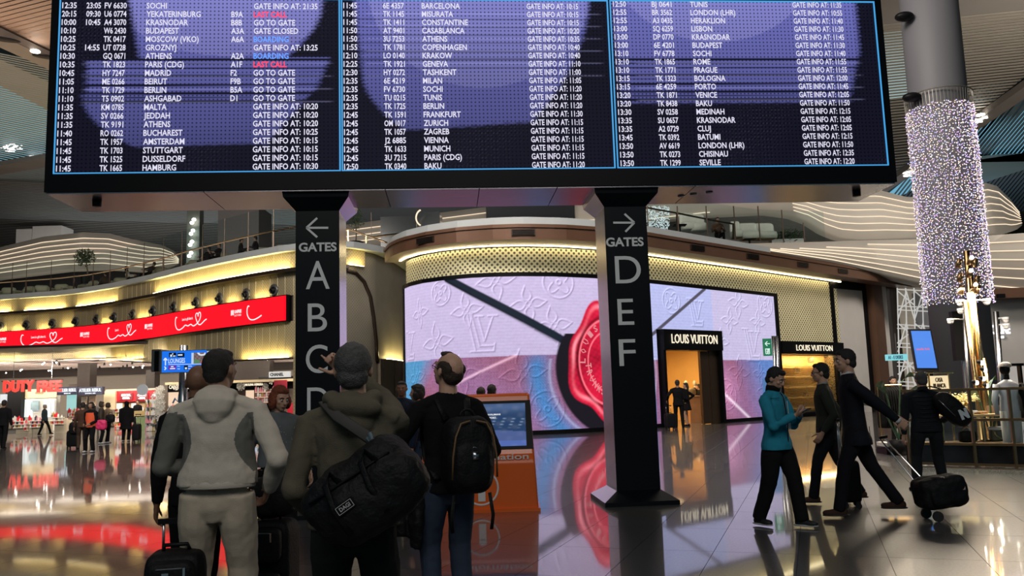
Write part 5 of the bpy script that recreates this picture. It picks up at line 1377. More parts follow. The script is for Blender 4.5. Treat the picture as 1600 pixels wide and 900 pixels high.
def build_upper():
    m = MB(); pbox(m, 985, 318, 1330, 385, 54, .3); w_ = struct(m.build('wall_terrace', mat('terrace_slats', (.30, .29, .27), .6, 0, .15, 1.2)))
    m = MB()
    for k in range(40): a = at(985, 322 + 1.7 * k, 53.9); b = at(1330, 312 + 1.7 * k, 53.9); m.beam(a, b, .05, .03)
    m.build('slat_line', mat('terrace_line', (.16, .155, .15), .6, 0, .1), w_, kind='stuff')
    # dark lounge back wall under the left shell, far columns, spot mast
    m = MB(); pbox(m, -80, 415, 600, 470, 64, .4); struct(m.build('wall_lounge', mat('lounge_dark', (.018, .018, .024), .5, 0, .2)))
    a = pone('far_column', mat('column_slate', (.09, .085, .085), .5, 0, .1), 340, 322, 404, 470, 56, 3, None, 'wide dark grey roof column seen above the balcony', 'column')
    a = pone('spot_mast', mat('mast_green', (.07, .085, .075), .5, 0, .1), 291, 322, 311, 478, 60, .8, None, 'slim dark mast carrying five pairs of spotlights', 'lamp')
    for k in range(5):
        for dx, dy in ((2, 0), (-1, 5)):
            px = 301 - 1.5 * k + dx; py = 343 + 17.3 * k + dy; p = at(px, py, 59.7); s = MB(); s.ball(p, (.14, .1, .12)); l = s.build('spotlight', E_SPOT, a)
    for x0, y0, x1, y1, lb in ((23, 358, 47.5, 470, 'left'), (48.5, 353, 94, 470, 'right')):
        pone('plaster_block', MATS['plaster'], x0, y0, x1, y1, 72, 2, None, 'pale wall block above the far left shell, %s one' % lb, 'wall panel')
    # lounge seats
    cream = mat('cream_leather', (.36, .32, .22), .45, 0, .1)
    def chair(px, Y, lb, rz=0, py=440):
        b = at(px, py, Y); o = empty('armchair', (b.x, Y, 8.62), lb, 'armchair', 'cream armchairs on the left balcony', rz, True)
        for (c, r, nm) in (((0, 0, .32), (.42, .40, .14), 'seat'), ((0, .38, .55), (.45, .13, .42), 'backrest'), ((-.43, .0, .42), (.10, .42, .26), 'armrest'), ((.43, .0, .42), (.10, .42, .26), 'armrest')):
            m = MB(); m.ball(c, r, e=.4, nu=14, nv=8); q = m.build(nm, cream, None, True); q.parent = o
        return o
    pr = chair(12, 55, 'cream lounge armchair at the far left end of the balcony', .3)
    lst = [(38, 54.8, -.4), (66, 54.5, .5), (92, 54.2, 0), (112, 55.2, .9), (138, 53.2, -.5), (152, 55.2, 0), (188, 52.2, .3), (252, 48.6, .6), (280, 48.2, -.6), (305, 46.5, .3), (334, 46.2, -1.2), (352, 44.6, .8), (368, 45.6, -.3), (412, 43.2, .3), (440, 42.6, 0)]
    nb = ['beside the far left armchair', 'left of the low table on the balcony', 'second one left of the potted fig', 'just below the potted fig', 'right under the fig tree', 'behind a balcony post right of the fig', 'left of the reclining lounge guest', 'right of the reclining lounge guest', 'paired with the one right of the reclining guest', 'below the mast of spotlights', 'with its back turned, right of the spotlight mast', 'left of the seated pair in black', 'opposite the guest in a black coat', 'right of the seated pair in black', 'nearest the left gate pillar']
    for (px, Y, rz), t in zip(lst, nb):
        b = at(px, 430, Y); dup(pr, (b.x, Y, 8.62), rz, 'cream lounge armchair on the balcony, ' + t)
    # fig tree in the lounge
    t = empty('fig_tree', at(133, 440, 56), 'dark leafy fig tree standing among the lounge armchairs', 'tree'); c = at(133, 440, 56)
    m = MB(); m.loft([c, at(137, 425, 56), at(134, 405, 56)], [.06, .05, .04], n=6); m.build('trunk', MATS['bark'], t)
    m = MB(); m.loft([c - UZ * .2, c + UZ * .35], [.3, .36], n=12); m.build('pot', MATS['black_plastic'], t)
    foliage(at(132, 402, 56), (.68, .6, .62), 700, .16, t)
    # things on the boutique roof terrace (right)
    r = empty('terrace_railing', at(1150, 378, 36), 'glass railing of the terrace over the boutique cornice', 'railing')
    for px, y0, y1, Y in ((1011, 322, 356, 33), (1058, 322, 362, 33.6), (1103, 322, 369, 34.6), (1146, 322, 374, 36), (1184, 322, 377, 37.5), (1221, 328, 377, 39), (1255, 348, 376, 40)):
        a_ = at(px, y0, Y); b_ = at(px, y1, Y); m = MB(); m.beam(a_, (a_.x, a_.y, b_.z), .045, .045); m.build('post', MATS['post_bronze'], r)
    q = [(1008, 357, 33), (1058, 362, 33.6), (1103, 369, 34.6), (1146, 374, 36), (1184, 377, 37.5), (1221, 377, 39), (1290, 376, 41)]
    m = MB()
    for (xa, ya, Ya), (xb, yb, Yb) in zip(q[:-1], q[1:]): A_, B_ = at(xa, ya, Ya), at(xb, yb, Yb); m.quad(A_, B_, B_ + UZ * 1.5, A_ + UZ * 1.5)
    m.build('glass_screen', glassmat(), r)
    m = MB(); m.loft([at(1008, 324, 34), at(1058, 333, 34.6), at(1103, 342, 35.5), at(1146, 350, 36.6)], [.04] * 4, n=6); m.build('handrail', MATS['post_bronze'], r)
    m = MB(); m.loft([at(1058, 333, 34.6), at(1058, 360, 34.6)], [.05] * 2, n=6); m.loft([at(1146, 350, 36.4), at(1146, 374, 36.4)], [.05] * 2, n=6); m.build('rail_leg', MATS['post_bronze'], r, kind='stuff')
    def seat(px, py, Y, w, lb):
        p = at(px, py, Y); o = empty('armchair', p, lb, 'armchair', 'pale seats on the boutique terrace')
        for (c, rr, nm) in (((0, 0, .3), (w, .35, .2), 'seat'), ((0, .3, .55), (w, .1, .45), 'backrest')): m = MB(); m.ball(p + Vector(c), rr, e=.4, nu=14, nv=8); m.build(nm, mat('pale_leather', (.42, .42, .36), .45, 0, .1), o, True)
    seat(1076, 364, 37, .35, 'pale armchair left of the terrace guest'); seat(1091, 366, 37, .38, 'pale high backed seat just left of the terrace guest'); seat(1172, 378, 40, .5, 'pale sofa behind the dark terrace table'); seat(1195, 378, 40.5, .6, 'rightmost pale sofa in front of the planter'); seat(1152, 376, 39, .25, 'narrow pale seat right of the terrace guest')
    for px, py, Y, lb in ((1062, 352, 35.6, 'small dark table left of the seated terrace guest'), (1171, 374, 38.5, 'small dark table between the terrace sofas')):
        p = at(px, py, Y); o = empty('side_table', p - UZ * .6, lb, 'table'); m = MB(); m.box(p, (.55, .4, .04)); m.build('table_top', MATS['black_plastic'], o); m = MB(); m.cyl(p - UZ * .6, p, .05, n=8); m.build('table_leg', MATS['black_plastic'], o)
    pl = empty('planter', at(1232, 379, 41), 'long planter of spiky dark shrubs on the terrace', 'plant'); m = MB(); pbox(m, 1206, 373, 1256, 380, 41, .5); m.build('trough', MATS['plaster'], pl)
    for px, ry in ((1214, .28), (1226, .33), (1236, .4), (1246, .33)): foliage(at(px, 369 if px > 1220 else 371, 41.2), (.3, .25, ry), 150, .16, pl, 'shrub')
    # dark glazed box and ring light seen between pillars
    pone('kiosk_box', mat('glass_slate', (.03, .04, .045), .15, 0, .1), 595, 338, 651, 446, 52, 2, None, 'dark glazed box behind the landing railing', 'box')
    pone('kiosk_box', MATS['glass_slate'], 652, 331, 688, 440, 50, 2, None, 'dark glazed cabin directly above the bronze cornice', 'box')
    m = MB(); c = at(661, 340, 49); m.loft([c + Vector((.42 * math.cos(t), 0, .5 * math.sin(t))) for t in [1.9 + k * .22 for k in range(12)]], [.05] * 12, n=6); tag(m.build('ring_light', E_STRIP, None), 'curved glowing ring light above the left end of cornice', 'lamp')
    # far light curtain seen past the right pillar
    pts = MB()
    for i in range(500):
        p = at(random.uniform(1008, 1046), random.uniform(322, 358), 50); pts.ball(p, .035, nu=4, nv=2)
    tag(pts.build('light_curtain', emat('far_beads', (.8, .9, .9), .9, False), None, kind='stuff'), 'distant curtain of tiny white lights on the terrace', 'lights')
build_upper()

# ================================================================== LIT COLUMN
def build_column():
    Y = 24.0; base = onfloor(1497, Y, 475); R = .80
    r = empty('light_column', base, 'tall grey column wrapped in a curtain of tiny sparkling lights', 'column')
    m = MB(); m.cyl(base, (base.x, Y, 19.1), R, n=48); m.build('shaft', mat('column_grey', (.15, .15, .165), .6, 0, .06, .6), r, True)
    zt = zat(base.x, Y, 178); zb = zat(base.x, Y, 470)
    m = MB()
    for dz, rr in ((.0, R + .09), (.42, R + .12)):
        m.loft([(base.x + rr * math.cos(t), Y + rr * math.sin(t), zt + .1 + dz) for t in [k * math.pi / 18 for k in range(37)]], [.022] * 37, n=5)
    for k in range(60):
        t = k * math.pi / 30; m.beam((base.x + (R + .10) * math.cos(t), Y + (R + .10) * math.sin(t), zt + .1), (base.x + (R + .12) * math.cos(t), Y + (R + .12) * math.sin(t), zt + .52), .015, .015)
    m.build('hanging_ring', mat('ring_metal', (.3, .28, .25), .4, .6, .1), r)
    cols = [(1.0, .86, .80), (.55, .52, 1.0), (.80, .50, .90), (1.0, .72, .55), (.95, .92, 1)]
    wires = MB()
    mbs = [MB() for _ in cols]
    for w in range(150):
        t = 2 * math.pi * w / 150 + random.uniform(-.01, .01)
        if math.sin(t) > .45: continue
        x, y = base.x + (R + .10) * math.cos(t), Y + (R + .10) * math.sin(t); bot = zb + random.uniform(-.15, .1)
        wires.beam((x, y, bot), (x, y, zt + .1), .006, .006)
        z = bot; 
        while z < zt + .12:
            mb = mbs[int(random.random() ** 1.1 * 5) % 5]; s = random.uniform(.014, .021); jx = random.gauss(0, .022); c = (x + jx, y - .02, z)
            mb.add([(c[0] - s, c[1], c[2]), (c[0] + s, c[1], c[2]), (c[0], c[1] - s, c[2]), (c[0], c[1] + s, c[2]), (c[0], c[1], c[2] - s), (c[0], c[1], c[2] + s)], [(0, 2, 5), (2, 1, 5), (1, 3, 5), (3, 0, 5), (2, 0, 4), (1, 2, 4), (3, 1, 4), (0, 3, 4)])
            z += random.uniform(.06, .15)
    wires.build('light_wires', mat('clear_wire', (.35, .34, .36), .4, 0, 0), r, kind='stuff')
    for mb, c, nm in zip(mbs, cols, 'abcde'): mb.build('tiny_lights', emat('bead_' + nm, c, 1.7, False), r, kind='stuff')
    # glow that the curtain throws on the shaft
build_column()

# ================================================================== RIGHT: lattice window, pop-up boutique
def build_right():
    w = empty('shop_wall_right', at(1500, 600, 40), 'grey wall run behind the lit column', 'wall'); w['kind'] = 'structure'; w.name = 'wall_shops_right'
    m = MB(); pbox(m, 1455, 455, 1562, 1000, 44, .4); m.build('grey_wall', MATS['grey_plaster'], w)
    m = MB(); pbox(m, 1535, 462, 1680, 1000, 36, .4); m.build('pale_wall', mat('stone_pale', (.42, .40, .37), .6, 0, .15, .8), w)
    m = MB(); pbox(m, 1538, 470, 1544, 1000, 35.8, .3); m.build('wall_slot', MATS['dark_bronze'], w)
    m = MB(); pbox(m, 1395, 428, 1460, 446, 43.5, 1); m.build('cornice', MATS['bronze'], w)
    m = MB(); pbox(m, 1525, 452, 1690, 467, 36, -.8); m.build('cornice', MATS['bronze'], w)
    for px, py, Y in ((1418, 439, 43.4), (1439, 443, 43.4), (1565, 462, 35.1)):
        m = MB(); pbox(m, px - 6, py - 3, px + 6, py + 3, Y, .1); m.build('air_outlet', MATS['black_frame'], w)
    lt = empty('lattice_window', at(1428, 610, 43.6), 'tall window with white geometric lattice beside bronze pier', 'window')
    pone('glowing_back', mat('lattice_back', (.30, .27, .22), .5, 0, .4, 1.2, emit=(.5, .42, .32), es=.25), 1400, 446, 1458, 620, 44.6, .1, lt)
    wl = emat('lattice_white', (.95, .93, .88), .55, False)
    def bar(a, b, wd=.05): 
        m = MB(); m.beam(at(a[0], a[1], 44), at(b[0], b[1], 44), wd, wd, up=(0, 1, 0)); m.build('lattice_bar', wl, lt)
    for y in (452, 478, 484, 507, 513, 536, 542, 566, 572, 596, 602): bar((1402, y), (1457, y + 3))
    for x in (1404, 1417, 1430, 1443, 1455): bar((x - 2, 450), (x + 2, 610))
    for k in range(3):
        y = 455 + 50 * k
        for x in (1403, 1429): bar((x, y + 45), (x + 13, y)); bar((x + 13, y), (x + 27, y + 48)); bar((x, y), (x + 26, y + 22)); bar((x, y + 30), (x + 26, y + 10))
    # teal hanging sign
    ts = empty('teal_sign', at(1403, 565, 40), 'small pale teal hanging direction sign before bronze pier', 'sign'); pone('panel', emat('teal_glow', (.25, .72, .78), .9), 1385, 553.5, 1418, 563, 40, .15, ts)
    ptext('A1 - E DESKS', emat('teal_dark', (.02, .12, .2), .6, False), 1388, 556, 1411, 561, 39.95, ts, tilt=False); m = MB(); p = at(1402, 553, 40); m.box((p.x, 40.05, p.z + .5), (.03, .03, 1.0)); m.build('hanger', MATS['steel'], ts)
    # CELINE letters
    cl = empty('fashion_sign', at(1565, 520, 36), 'white lit fashion boutique letters, partly hidden, at right edge', 'sign'); ptext('CELINE', emat('celine_white', (1, 1, 1), 1.6, False), 1549, 508.5, 1579, 521.5, 35.85, cl, bold=.04, tilt=False); ptext('PARIS', MATS['celine_white'], 1561, 525, 1569, 528.5, 35.85, cl, bold=.03, tilt=False)
    # the shop window on the right edge behind the mannequin
    sw = empty('side_shop_window', at(1580, 620, 30), 'dark framed shop window behind the dressed mannequin', 'shop window'); pone('window_frame', MATS['black_frame'], 1553, 568, 1600, 572, 30, .2, sw); pone('window_frame', MATS['black_frame'], 1551, 568, 1554, 640, 30, .2, sw); pone('window_frame', MATS['black_frame'], 1597, 568, 1600, 640, 30, .2, sw)
    pone('lit_interior', mat('white_interior', (.5, .48, .46), .5, 0, .25, 2, emit=(.6, .56, .52), es=.35), 1554, 572, 1660, 660, 31.5, .1, sw)
    # digital display
    Y = 19.5; dd = empty('digital_display', onfloor(1446, Y), 'portrait blue digital advertising screen on a stand by the lattice', 'screen')
    def tiltbox(x0, y0, x1, y1, Yc, d, nm, mt, par, lean=7):
        m = MB(); a, b, c, e = at(x0, y1, Yc), at(x1, y1, Yc - .15), at(x1 - lean - 1, y0, Yc - .15), at(x0 - lean, y0, Yc); dv = Vector((.25 * d, d, 0))
        m.extrude([a, b, c, e], dv); o = m.build(nm, mt); 
        if par: o.parent = par; o.matrix_parent_inverse = Matrix.Translation(-Vector(par['_w']))
        return o
    hs = tiltbox(1432, 514, 1468, 581, Y, .14, 'housing', MATS['black_plastic'], dd, 12)
    sc = tiltbox(1433.5, 517, 1464.5, 575, Y - .03, .02, 'screen', emat('ad_blue', (.02, .22, .85), .95), dd, 10)
    tx = MB(); p = at(1432, 547, Y - .32); q = at(1453, 547, Y - .32); put_text(tx, 'media hub', p, (1, 0, 0), UZ, .045, q.x - p.x, bold=.03); sub(sc, tx.build('lettering', emat('ad_red', (.85, .1, .2), .9, False)))
    m = MB(); p = onfloor(1454, Y + .1, 600); m.box((p.x, p.y, .9), (.12, .1, 1.8)); m.box((p.x, p.y, .03), (.6, .4, .06)); m.build('stand', MATS['black_plastic'], dd)
    # pop-up shop: floor plinth + brass rail fence
    Yf = 14.6
    def F(px, py, Yq): return at(px, py, Yq)
    rl = empty('brass_fence', onfloor(1500, Yf, 640), 'brass framed glass barrier around the pop up fashion shop', 'barrier')
    A_ = Vector((onfloor(1372, 18.2, 640).x, 18.2, 0)); B_ = Vector((onfloor(1412, 15.3, 660).x, 15.3, 0)); C_ = Vector((onfloor(1700, 13.6, 660).x, 13.6, 0))
    br = MATS['brass']; bz = mat('aged_brass', (.32, .20, .10), .3, .9, .15)
    dir_ = (C_ - B_).normalized(); H1, H2, H3 = 1.32, .80, .38
    for z, nm in ((H1, 'top_rail'), (H2, 'mid_rail'), (H3, 'lower_rail'), (.035, 'base_rail')):
        m = MB(); m.beam(B_ + UZ * z, C_ + UZ * z, .05, .045); m.build(nm, bz, rl)
    for px in (1416, 1519, 1583, 1660):
        t = 0; best = min(((abs(proj(B_ + dir_ * (k * .05) + UZ * .7)[0] - px), k * .05) for k in range(0, 90)))[1]; p = B_ + dir_ * best
        m = MB(); m.beam(p, p + UZ * H1, .045, .045, up=(0, 1, 0)); m.build('post', bz, rl)
    m = MB(); m.quad(B_ + UZ * .05, C_ + UZ * .05, C_ + UZ * .36, B_ + UZ * .36); m.build('marble_panel', mat('black_marble', (.012, .012, .014), .08, 0, 1.2, 3), rl)
    m = MB(); m.quad(B_ + UZ * .42, C_ + UZ * .42, C_ + UZ * 1.33, B_ + UZ * 1.33); m.build('glass_panel', glassmat(), rl)
    # clothes rack
    ck = empty('clothes_rack', onfloor(1385, 18.5, 640), 'brass rack hung with black garments left of the barrier', 'clothes rack')
    for px in (1374, 1411): p = onfloor(px, 18.4, 640); m = MB(); m.cyl(p, p + UZ * 1.42, .02, n=8); m.build('upright', br, ck)
    p0, p1 = onfloor(1374, 18.4, 640), onfloor(1411, 18.4, 640); m = MB(); m.cyl(p0 + UZ * 1.42, p1 + UZ * 1.42, .02, n=8); m.build('rail', br, ck)
    for k in range(9):
        p = p0.lerp(p1, (k + .8) / 10.2); m = MB(); m.loft([p + UZ * z for z in (.5, .62, 1.1, 1.3, 1.39)], [(.022, .22), (.03, .24), (.028, .22), (.03, .2), (.01, .03)], side=(1, 0, 0), n=8); tag(m.build('hanging_garment', MATS['black_cloth'], None, True), 'black garment hanging on the brass rack by the barrier', 'clothes', 'black garments on the rack')
    pone('storage_box', MATS['black_plastic'], 1386, 700, 1412, 722, 17.6, .5, None, 'dark storage box under the clothes rack', 'box')
    pone('white_tray', MATS['plaster'], 1386, 692, 1410, 698, 17.5, .5, None, 'pale flat tray on top of the dark storage box', 'tray')
    # CASA BLANCA sign
    cb = empty('lightbox_sign', at(1475, 610, 17.2), 'warm cream lightbox sign reading CASA BLANCA in brass frame', 'sign')
    pone('light_box', emat('casa_glow', (1.0, .80, .48), .88), 1457, 587, 1482, 608.5, 17.2, .1, cb); pone('light_box', MATS['casa_glow'], 1442, 588, 1455, 610, 17.35, .1, cb)
    ptext('CASA', MATS['dark_bronze'], 1462, 590, 1473, 597, 17.15, cb, bold=.0, tilt=False); ptext('BLANCA', MATS['dark_bronze'], 1459, 599.5, 1478, 606, 17.15, cb, tilt=False)
    for px in (1456, 1487): p = onfloor(px, 17.3, 640); m = MB(); m.cyl(p, (p.x, p.y, at(px, 583, 17.3).z), .02, n=8); m.build('frame_post', br, cb)
    a_, b_ = at(1425, 583, 17.3), at(1490, 583, 17.3); m = MB(); m.beam(a_, b_, .03, .03); m.build('frame_top', br, cb)
    # brass lamp tree
    bt = empty('brass_lamp_tree', onfloor(1527, 17.5, 600), 'tall brass pole cluster with clipped on spotlights', 'floor lamp')
    base = onfloor(1527, 17.5, 600)
    for dx, top, rr, bx in ((0, 392, .06, 1510), (.10, 410, .05, 1514), (.2, 470, .06, 1519), (-.05, 470, .045, 1508), (.3, 560, .07, 1535)):
        t = at(bx, top, 17.5); m = MB(); m.cyl((base.x + dx, 17.5 + random.uniform(-.1, .1), 0), t, rr, n=12); m.build('pole', br, bt, True)
    for i, (px, py, s) in enumerate(((1498, 412, -1), (1500, 434, -1), (1502, 453, -1), (1523, 411, 1), (1526, 438, 1), (1527, 452, 1), (1516, 407, 0), (1515, 427, 0), (1522, 449, 0))):
        p = at(px, py, 17.2); d = Vector((.05 * s, -.12, -.02)); m = MB(); m.cyl(p - Vector((.03, 0, .09)), p + Vector((.03, 0, .09)), .055, n=12); l = m.build('spot_head', bz, bt, True)
        if s == 0: m = MB(); m.ball(p + Vector((0, -.07, .05)), .04); e_ = m.build('spot_lens', E_SPOT); sub(l, e_)
    for (px, py) in ((1532, 567), (1537, 578), (1524, 598), (1541, 603), (1535, 592)):
        p = at(px, py, 16.9); m = MB(); m.cyl(p, p + Vector((-.08, -.05, .03)), .05, .03, n=10); l = m.build('spot_head', MATS['black_plastic'], bt, True); m = MB(); m.ball(p + Vector((.01, -.02, 0)), .045); sub(l, m.build('spot_lens', E_SPOT))
    # camera poles, black speaker slab
    bs = empty('speaker_panel', onfloor(1505, 19), 'flat black speaker slab hanging in front of the grey column', 'speaker'); pone('panel', MATS['black_plastic'], 1491, 486, 1518, 563, 19, .15, bs); p = onfloor(1505, 19.1, 560); m = MB(); m.cyl(p, (p.x, p.y, 2.3), .04); m.build('stand_pole', MATS['steel'], bs)
    for px, y0, lb, cams in ((1505, 478, 'white camera pole in front of the black speaker slab', ((1501, 486), (1485, 502))), (1556, 487, 'grey camera pole with floodlight near the boutique letters', ((1571, 500), (1572, 510)))):
        o = empty('camera_pole', onfloor(px + 3, 18.3, 600), lb, 'camera'); a = at(px, y0, 18.3); b = onfloor(px + 9, 18.3, 640); m = MB(); m.cyl(b, a, .06 if px > 1550 else .035, n=10); m.build('pole', MATS['steel'], o, True)
        for cx, cy in cams: q = at(cx, cy, 18.1); m = MB(); m.cyl(q + UZ * .06, q + UZ * .0, .07, n=12); m.ball(q, .065); m.beam(q + UZ * .05, (a.x, a.y, q.z + .05), .03, .03); m.build('camera_dome', mat('dome_white', (.6, .6, .62), .3, 0, .05), o, True)
    for cx, cy, lb in ((1501, 476, 'small white dome camera left on brass pole arm'), (1542, 474, 'white dome camera on the right end of the arm')):
        q = at(cx, cy, 17.6); m = MB(); m.cyl(q + UZ * .04, q + UZ * .1, .09, n=12); m.ball(q + UZ * .03, .07); m.beam(q + UZ * .08, at(1520, 474, 17.6) + UZ * .06, .03, .03); tag(m.build('dome_camera', MATS['dome_white'], None, True), lb, 'camera')
    # display table, planter, bag, goods
    tb = empty('display_table', onfloor(1510, 16.2, 660), 'brass display table with folded clothes behind the barrier', 'table')
    pone('table_top', mat('table_wood', (.55, .38, .20), .4, 0, .2), 1470, 648, 1572, 651.5, 16.2, .7, tb)
    pone('lower_shelf', MATS['table_wood'], 1470, 692, 1580, 695, 16.2, .7, tb)
    for px in (1472, 1535, 1570): p = onfloor(px, 16.3, 660); m = MB(); m.cyl(p, p + UZ * .86, .025, n=8); m.build('table_leg', br, tb)
    m = MB(); 
    for k in range(4): q = onfloor(1541 + 3 * k, 17.2, 660); m.cyl(q, q + UZ * 1.0, .05, n=10)
    for px, py, c, lb in ((1490, 646, 'dome_white', 'pale folded shirt stack left on the display table'), (1512, 644, 'dome_white', 'white folded garment in the middle of the display table'), (1527, 645, 'honey_wood', 'flat tan gift box beside the folded garments')):
        q = at(px, py, 16.5); m = MB(); m.ball(q, (.17, .12, .035), e=.4); tag(m.build('folded_garment', MATS[c], None, True), lb, 'clothes')
    pone('brown_box', mat('box_brown', (.22, .13, .08), .5, 0, .1), 1553, 634, 1570, 648, 16.5, .25, None, 'dark brown box standing on the display table', 'box')
    gp = empty('gold_planter', at(1509, 648, 15.9), 'gold pot of yellow blossom twigs behind the barrier', 'plant'); q = at(1509, 646, 16.4); q.z = at(1520, 648, 16.2).z + .02; m = MB(); m.cyl(q - UZ * .02, q + UZ * .22, .09, .10, n=16); m.build('pot', br, gp, True)
    foliage(q + UZ * .30, (.26, .2, .11), 420, .05, gp, 'blossom', mat('yellow_blossom', (.75, .60, .22), .5, 0, .3))
    hb = empty('handbag_display', at(1561, 684, 16.0), 'dark green handbag with white top on the lower shelf', 'handbag'); q = at(1562, 681, 16.4); q.z = at(1520, 692, 16.2).z + .13; m = MB(); m.ball(q, (.19, .08, .13), e=.4); m.build('bag_body', mat('bag_green', (.08, .09, .07), .4, 0, .2), hb, True); m = MB(); m.ball(q + UZ * .12, (.2, .09, .035), e=.4); m.build('flap', MATS['dome_white'], hb, True)
    m = MB(); m.loft([q + Vector((.14 * math.cos(t), -.09, .06 - .13 * math.sin(t))) for t in [k * math.pi / 8 for k in range(9)]], [.012] * 9, n=5); m.build('chain', br, hb)
    hb = empty('handbag_display', at(1516, 700, 16.0), 'black handbag on the lower shelf left of the green one', 'handbag'); q = at(1512, 686, 16.4); q.z = at(1520, 692, 16.2).z + .11; m = MB(); m.ball(q, (.16, .08, .11), e=.4); m.build('bag_body', MATS['black_plastic'], hb, True); m = MB(); m.loft([q + Vector((.1 * math.cos(t), -.02, .08 + .1 * math.sin(t))) for t in [k * math.pi / 8 for k in range(9)]], [.01] * 9, n=5); m.build('chain', br, hb)
    # large banana-leaf plants
    for px, Y, sc, lb, lv in ((1400, 17.4, 1.0, 'broad leaved green plant beside the man in the padded jacket', ((-.35, .35, .9), (.25, .1, 1.05), (-.5, .1, .55), (.35, .2, .8))), (1545, 16.6, .8, 'broad leaved green plant in the middle of the pop up shop', ((.35, .1, .75), (-.3, .1, .7), (.1, .1, .95), (.3, .2, .45)))):
        o = empty('leafy_plant', onfloor(px, Y, 640), lb, 'plant'); b = onfloor(px, Y, 640); m = MB(); m.loft([b, b + UZ * .3], [.16, .2], n=14); m.build('pot', MATS['black_plastic'], o, True)
        for (dx, dy, h) in lv:
            s = b + UZ * .3; e_ = b + Vector((dx * .5, 0, .35 + h)); tip = b + Vector((dx * 1.6, -dy, .35 + h * 1.15)); m = MB(); m.loft([s, e_], [.018, .014], n=5)
            P = []
            for k in range(8): t = k / 7; c = e_.lerp(tip, t) + UZ * (.12 * math.sin(t * 3)); wd = .13 * math.sin(math.pi * min(t + .06, 1)) * sc + .004; P.append((c, wd))
            L_ = [c + Vector((0, -w_, w_ * .6)) for c, w_ in P]; R_ = [c + Vector((0, w_, -w_ * .4)) for c, w_ in P]
            for k in range(7): m.quad(L_[k], L_[k + 1], P[k + 1][0], P[k][0]); m.quad(P[k][0], P[k + 1][0], R_[k + 1], R_[k])
            m.build('leaf', mat('leaf_green', (.035, .10, .045), .4, 0, .3), o)
    # dressed mannequin
    mq = empty('clothes_mannequin', onfloor(1582, 15.2, 660), 'black headed mannequin in white top and patterned cap', 'mannequin'); b = onfloor(1580, 15.3, 660)
    m = MB(); m.loft([b + UZ * z for z in (.35, .9, 1.15, 1.38, 1.47)], [(.14, .1), (.17, .12), (.15, .11), (.21, .11), (.05, .05)], side=(1, 0, 0)); m.build('white_shirt', MATS['dome_white'], mq, True)
    m = MB(); m.loft([b + UZ * 1.42, b + UZ * 1.58], [.05, .045]); m.ball(b + UZ * 1.66 + Vector((-.02, 0, 0)), (.085, .1, .12)); m.build('head', MATS['black_plastic'], mq, True)
    m = MB(); m.ball(b + UZ * 1.73, (.10, .11, .065)); m.box(b + UZ * 1.71 + Vector((-.09, -.05, 0)), (.1, .12, .015)); m.build('cap', mat('cap_pattern', (.5, .45, .42), .6, 0, .6, 30), mq, True)
    for s in (-1, 1):
        m = MB(); m.loft([b + Vector((s * .2, 0, 1.38)), b + Vector((s * .27, -.02, 1.1)), b + Vector((s * .26, -.05, .85))], [.06, .05, .035]); m.build('sleeve', MATS['dome_white'] if s < 0 else MATS['black_cloth'], mq, True)
        m = MB(); m.loft([b + Vector((s * .09, 0, .9)), b + Vector((s * .1, 0, .45)), b + Vector((s * .1, 0, .02))], [.09, .075, .06]); m.build('trouser_leg', mat('trouser_tan', (.5, .46, .42), .7, 0, .1), mq, True)
    for dx, c in ((.32, 'black_cloth'), (.45, 'leaf_green'), (.58, 'dome_white')):
        m = MB(); q = b + Vector((dx, .1, 0)); m.loft([q + UZ * z for z in (.7, .9, 1.3, 1.4)], [(.05, .2), (.05, .2), (.05, .19), (.02, .05)], side=(1, 0, 0), n=8); tag(m.build('hanging_garment', MATS[c], None, True), {'black_cloth': 'black', 'leaf_green': 'dark green', 'dome_white': 'white'}[c] + ' garment hanging right of the dressed mannequin', 'clothes')
    # exit sign on post
    ex = empty('exit_sign', onfloor(1212, 26), 'green emergency exit sign on twin steel posts', 'sign')
    for px in (1208, 1213): a = at(px, 525, 26); p = onfloor(px + 4, 26, 600); m = MB(); m.cyl(p, a, .055, n=12); m.build('post', MATS['steel'], ex, True)
    f = pone('sign_face', emat('exit_green', (.005, .20, .09), .8), 1193, 529, 1206, 556, 25.9, .08, ex)
    m = MB()
    for a_, b_ in (((1195.5, 537), (1203, 537)), ((1195.5, 537), (1199, 533.5)), ((1195.5, 537), (1199, 540.5))): m.beam(at(a_[0], a_[1], 25.86), at(b_[0], b_[1], 25.86), .025, .01, up=(0, 1, 0))
    pbox(m, 1196, 544.5, 1203, 546, 25.85, .01); pbox(m, 1196, 544.5, 1197.2, 553, 25.85, .01); pbox(m, 1202, 544.5, 1203, 553, 25.85, .01)
    m.ball(at(1200.3, 547, 25.85), (.03, .01, .03), nu=8, nv=6)
    for a_, b_ in (((1200, 548.5), (1199.5, 551)), ((1199.5, 551), (1201.5, 553.5)), ((1199.5, 551), (1198, 553.5)), ((1198, 549), (1202, 550))): m.beam(at(a_[0], a_[1], 25.86), at(b_[0], b_[1], 25.86), .025, .01, up=(0, 1, 0))
    sub(f, m.build('running_man', emat('exit_white', (.75, 1, .9), .9, False)))
    # red-blue edge screen behind blue jacket man
    pone('edge_poster', emat('edge_screen', (.08, .22, .5), .8), 1206, 592, 1226, 1000, 25.2, .1, None, 'small blue lit poster stand behind the man with phone', 'poster')
    area_light('popup_lamp', onfloor(1530, 17, 600) + UZ * 3.4, onfloor(1530, 16.5, 600), 4, 1.5, (1, .84, .64), 420)
build_right()

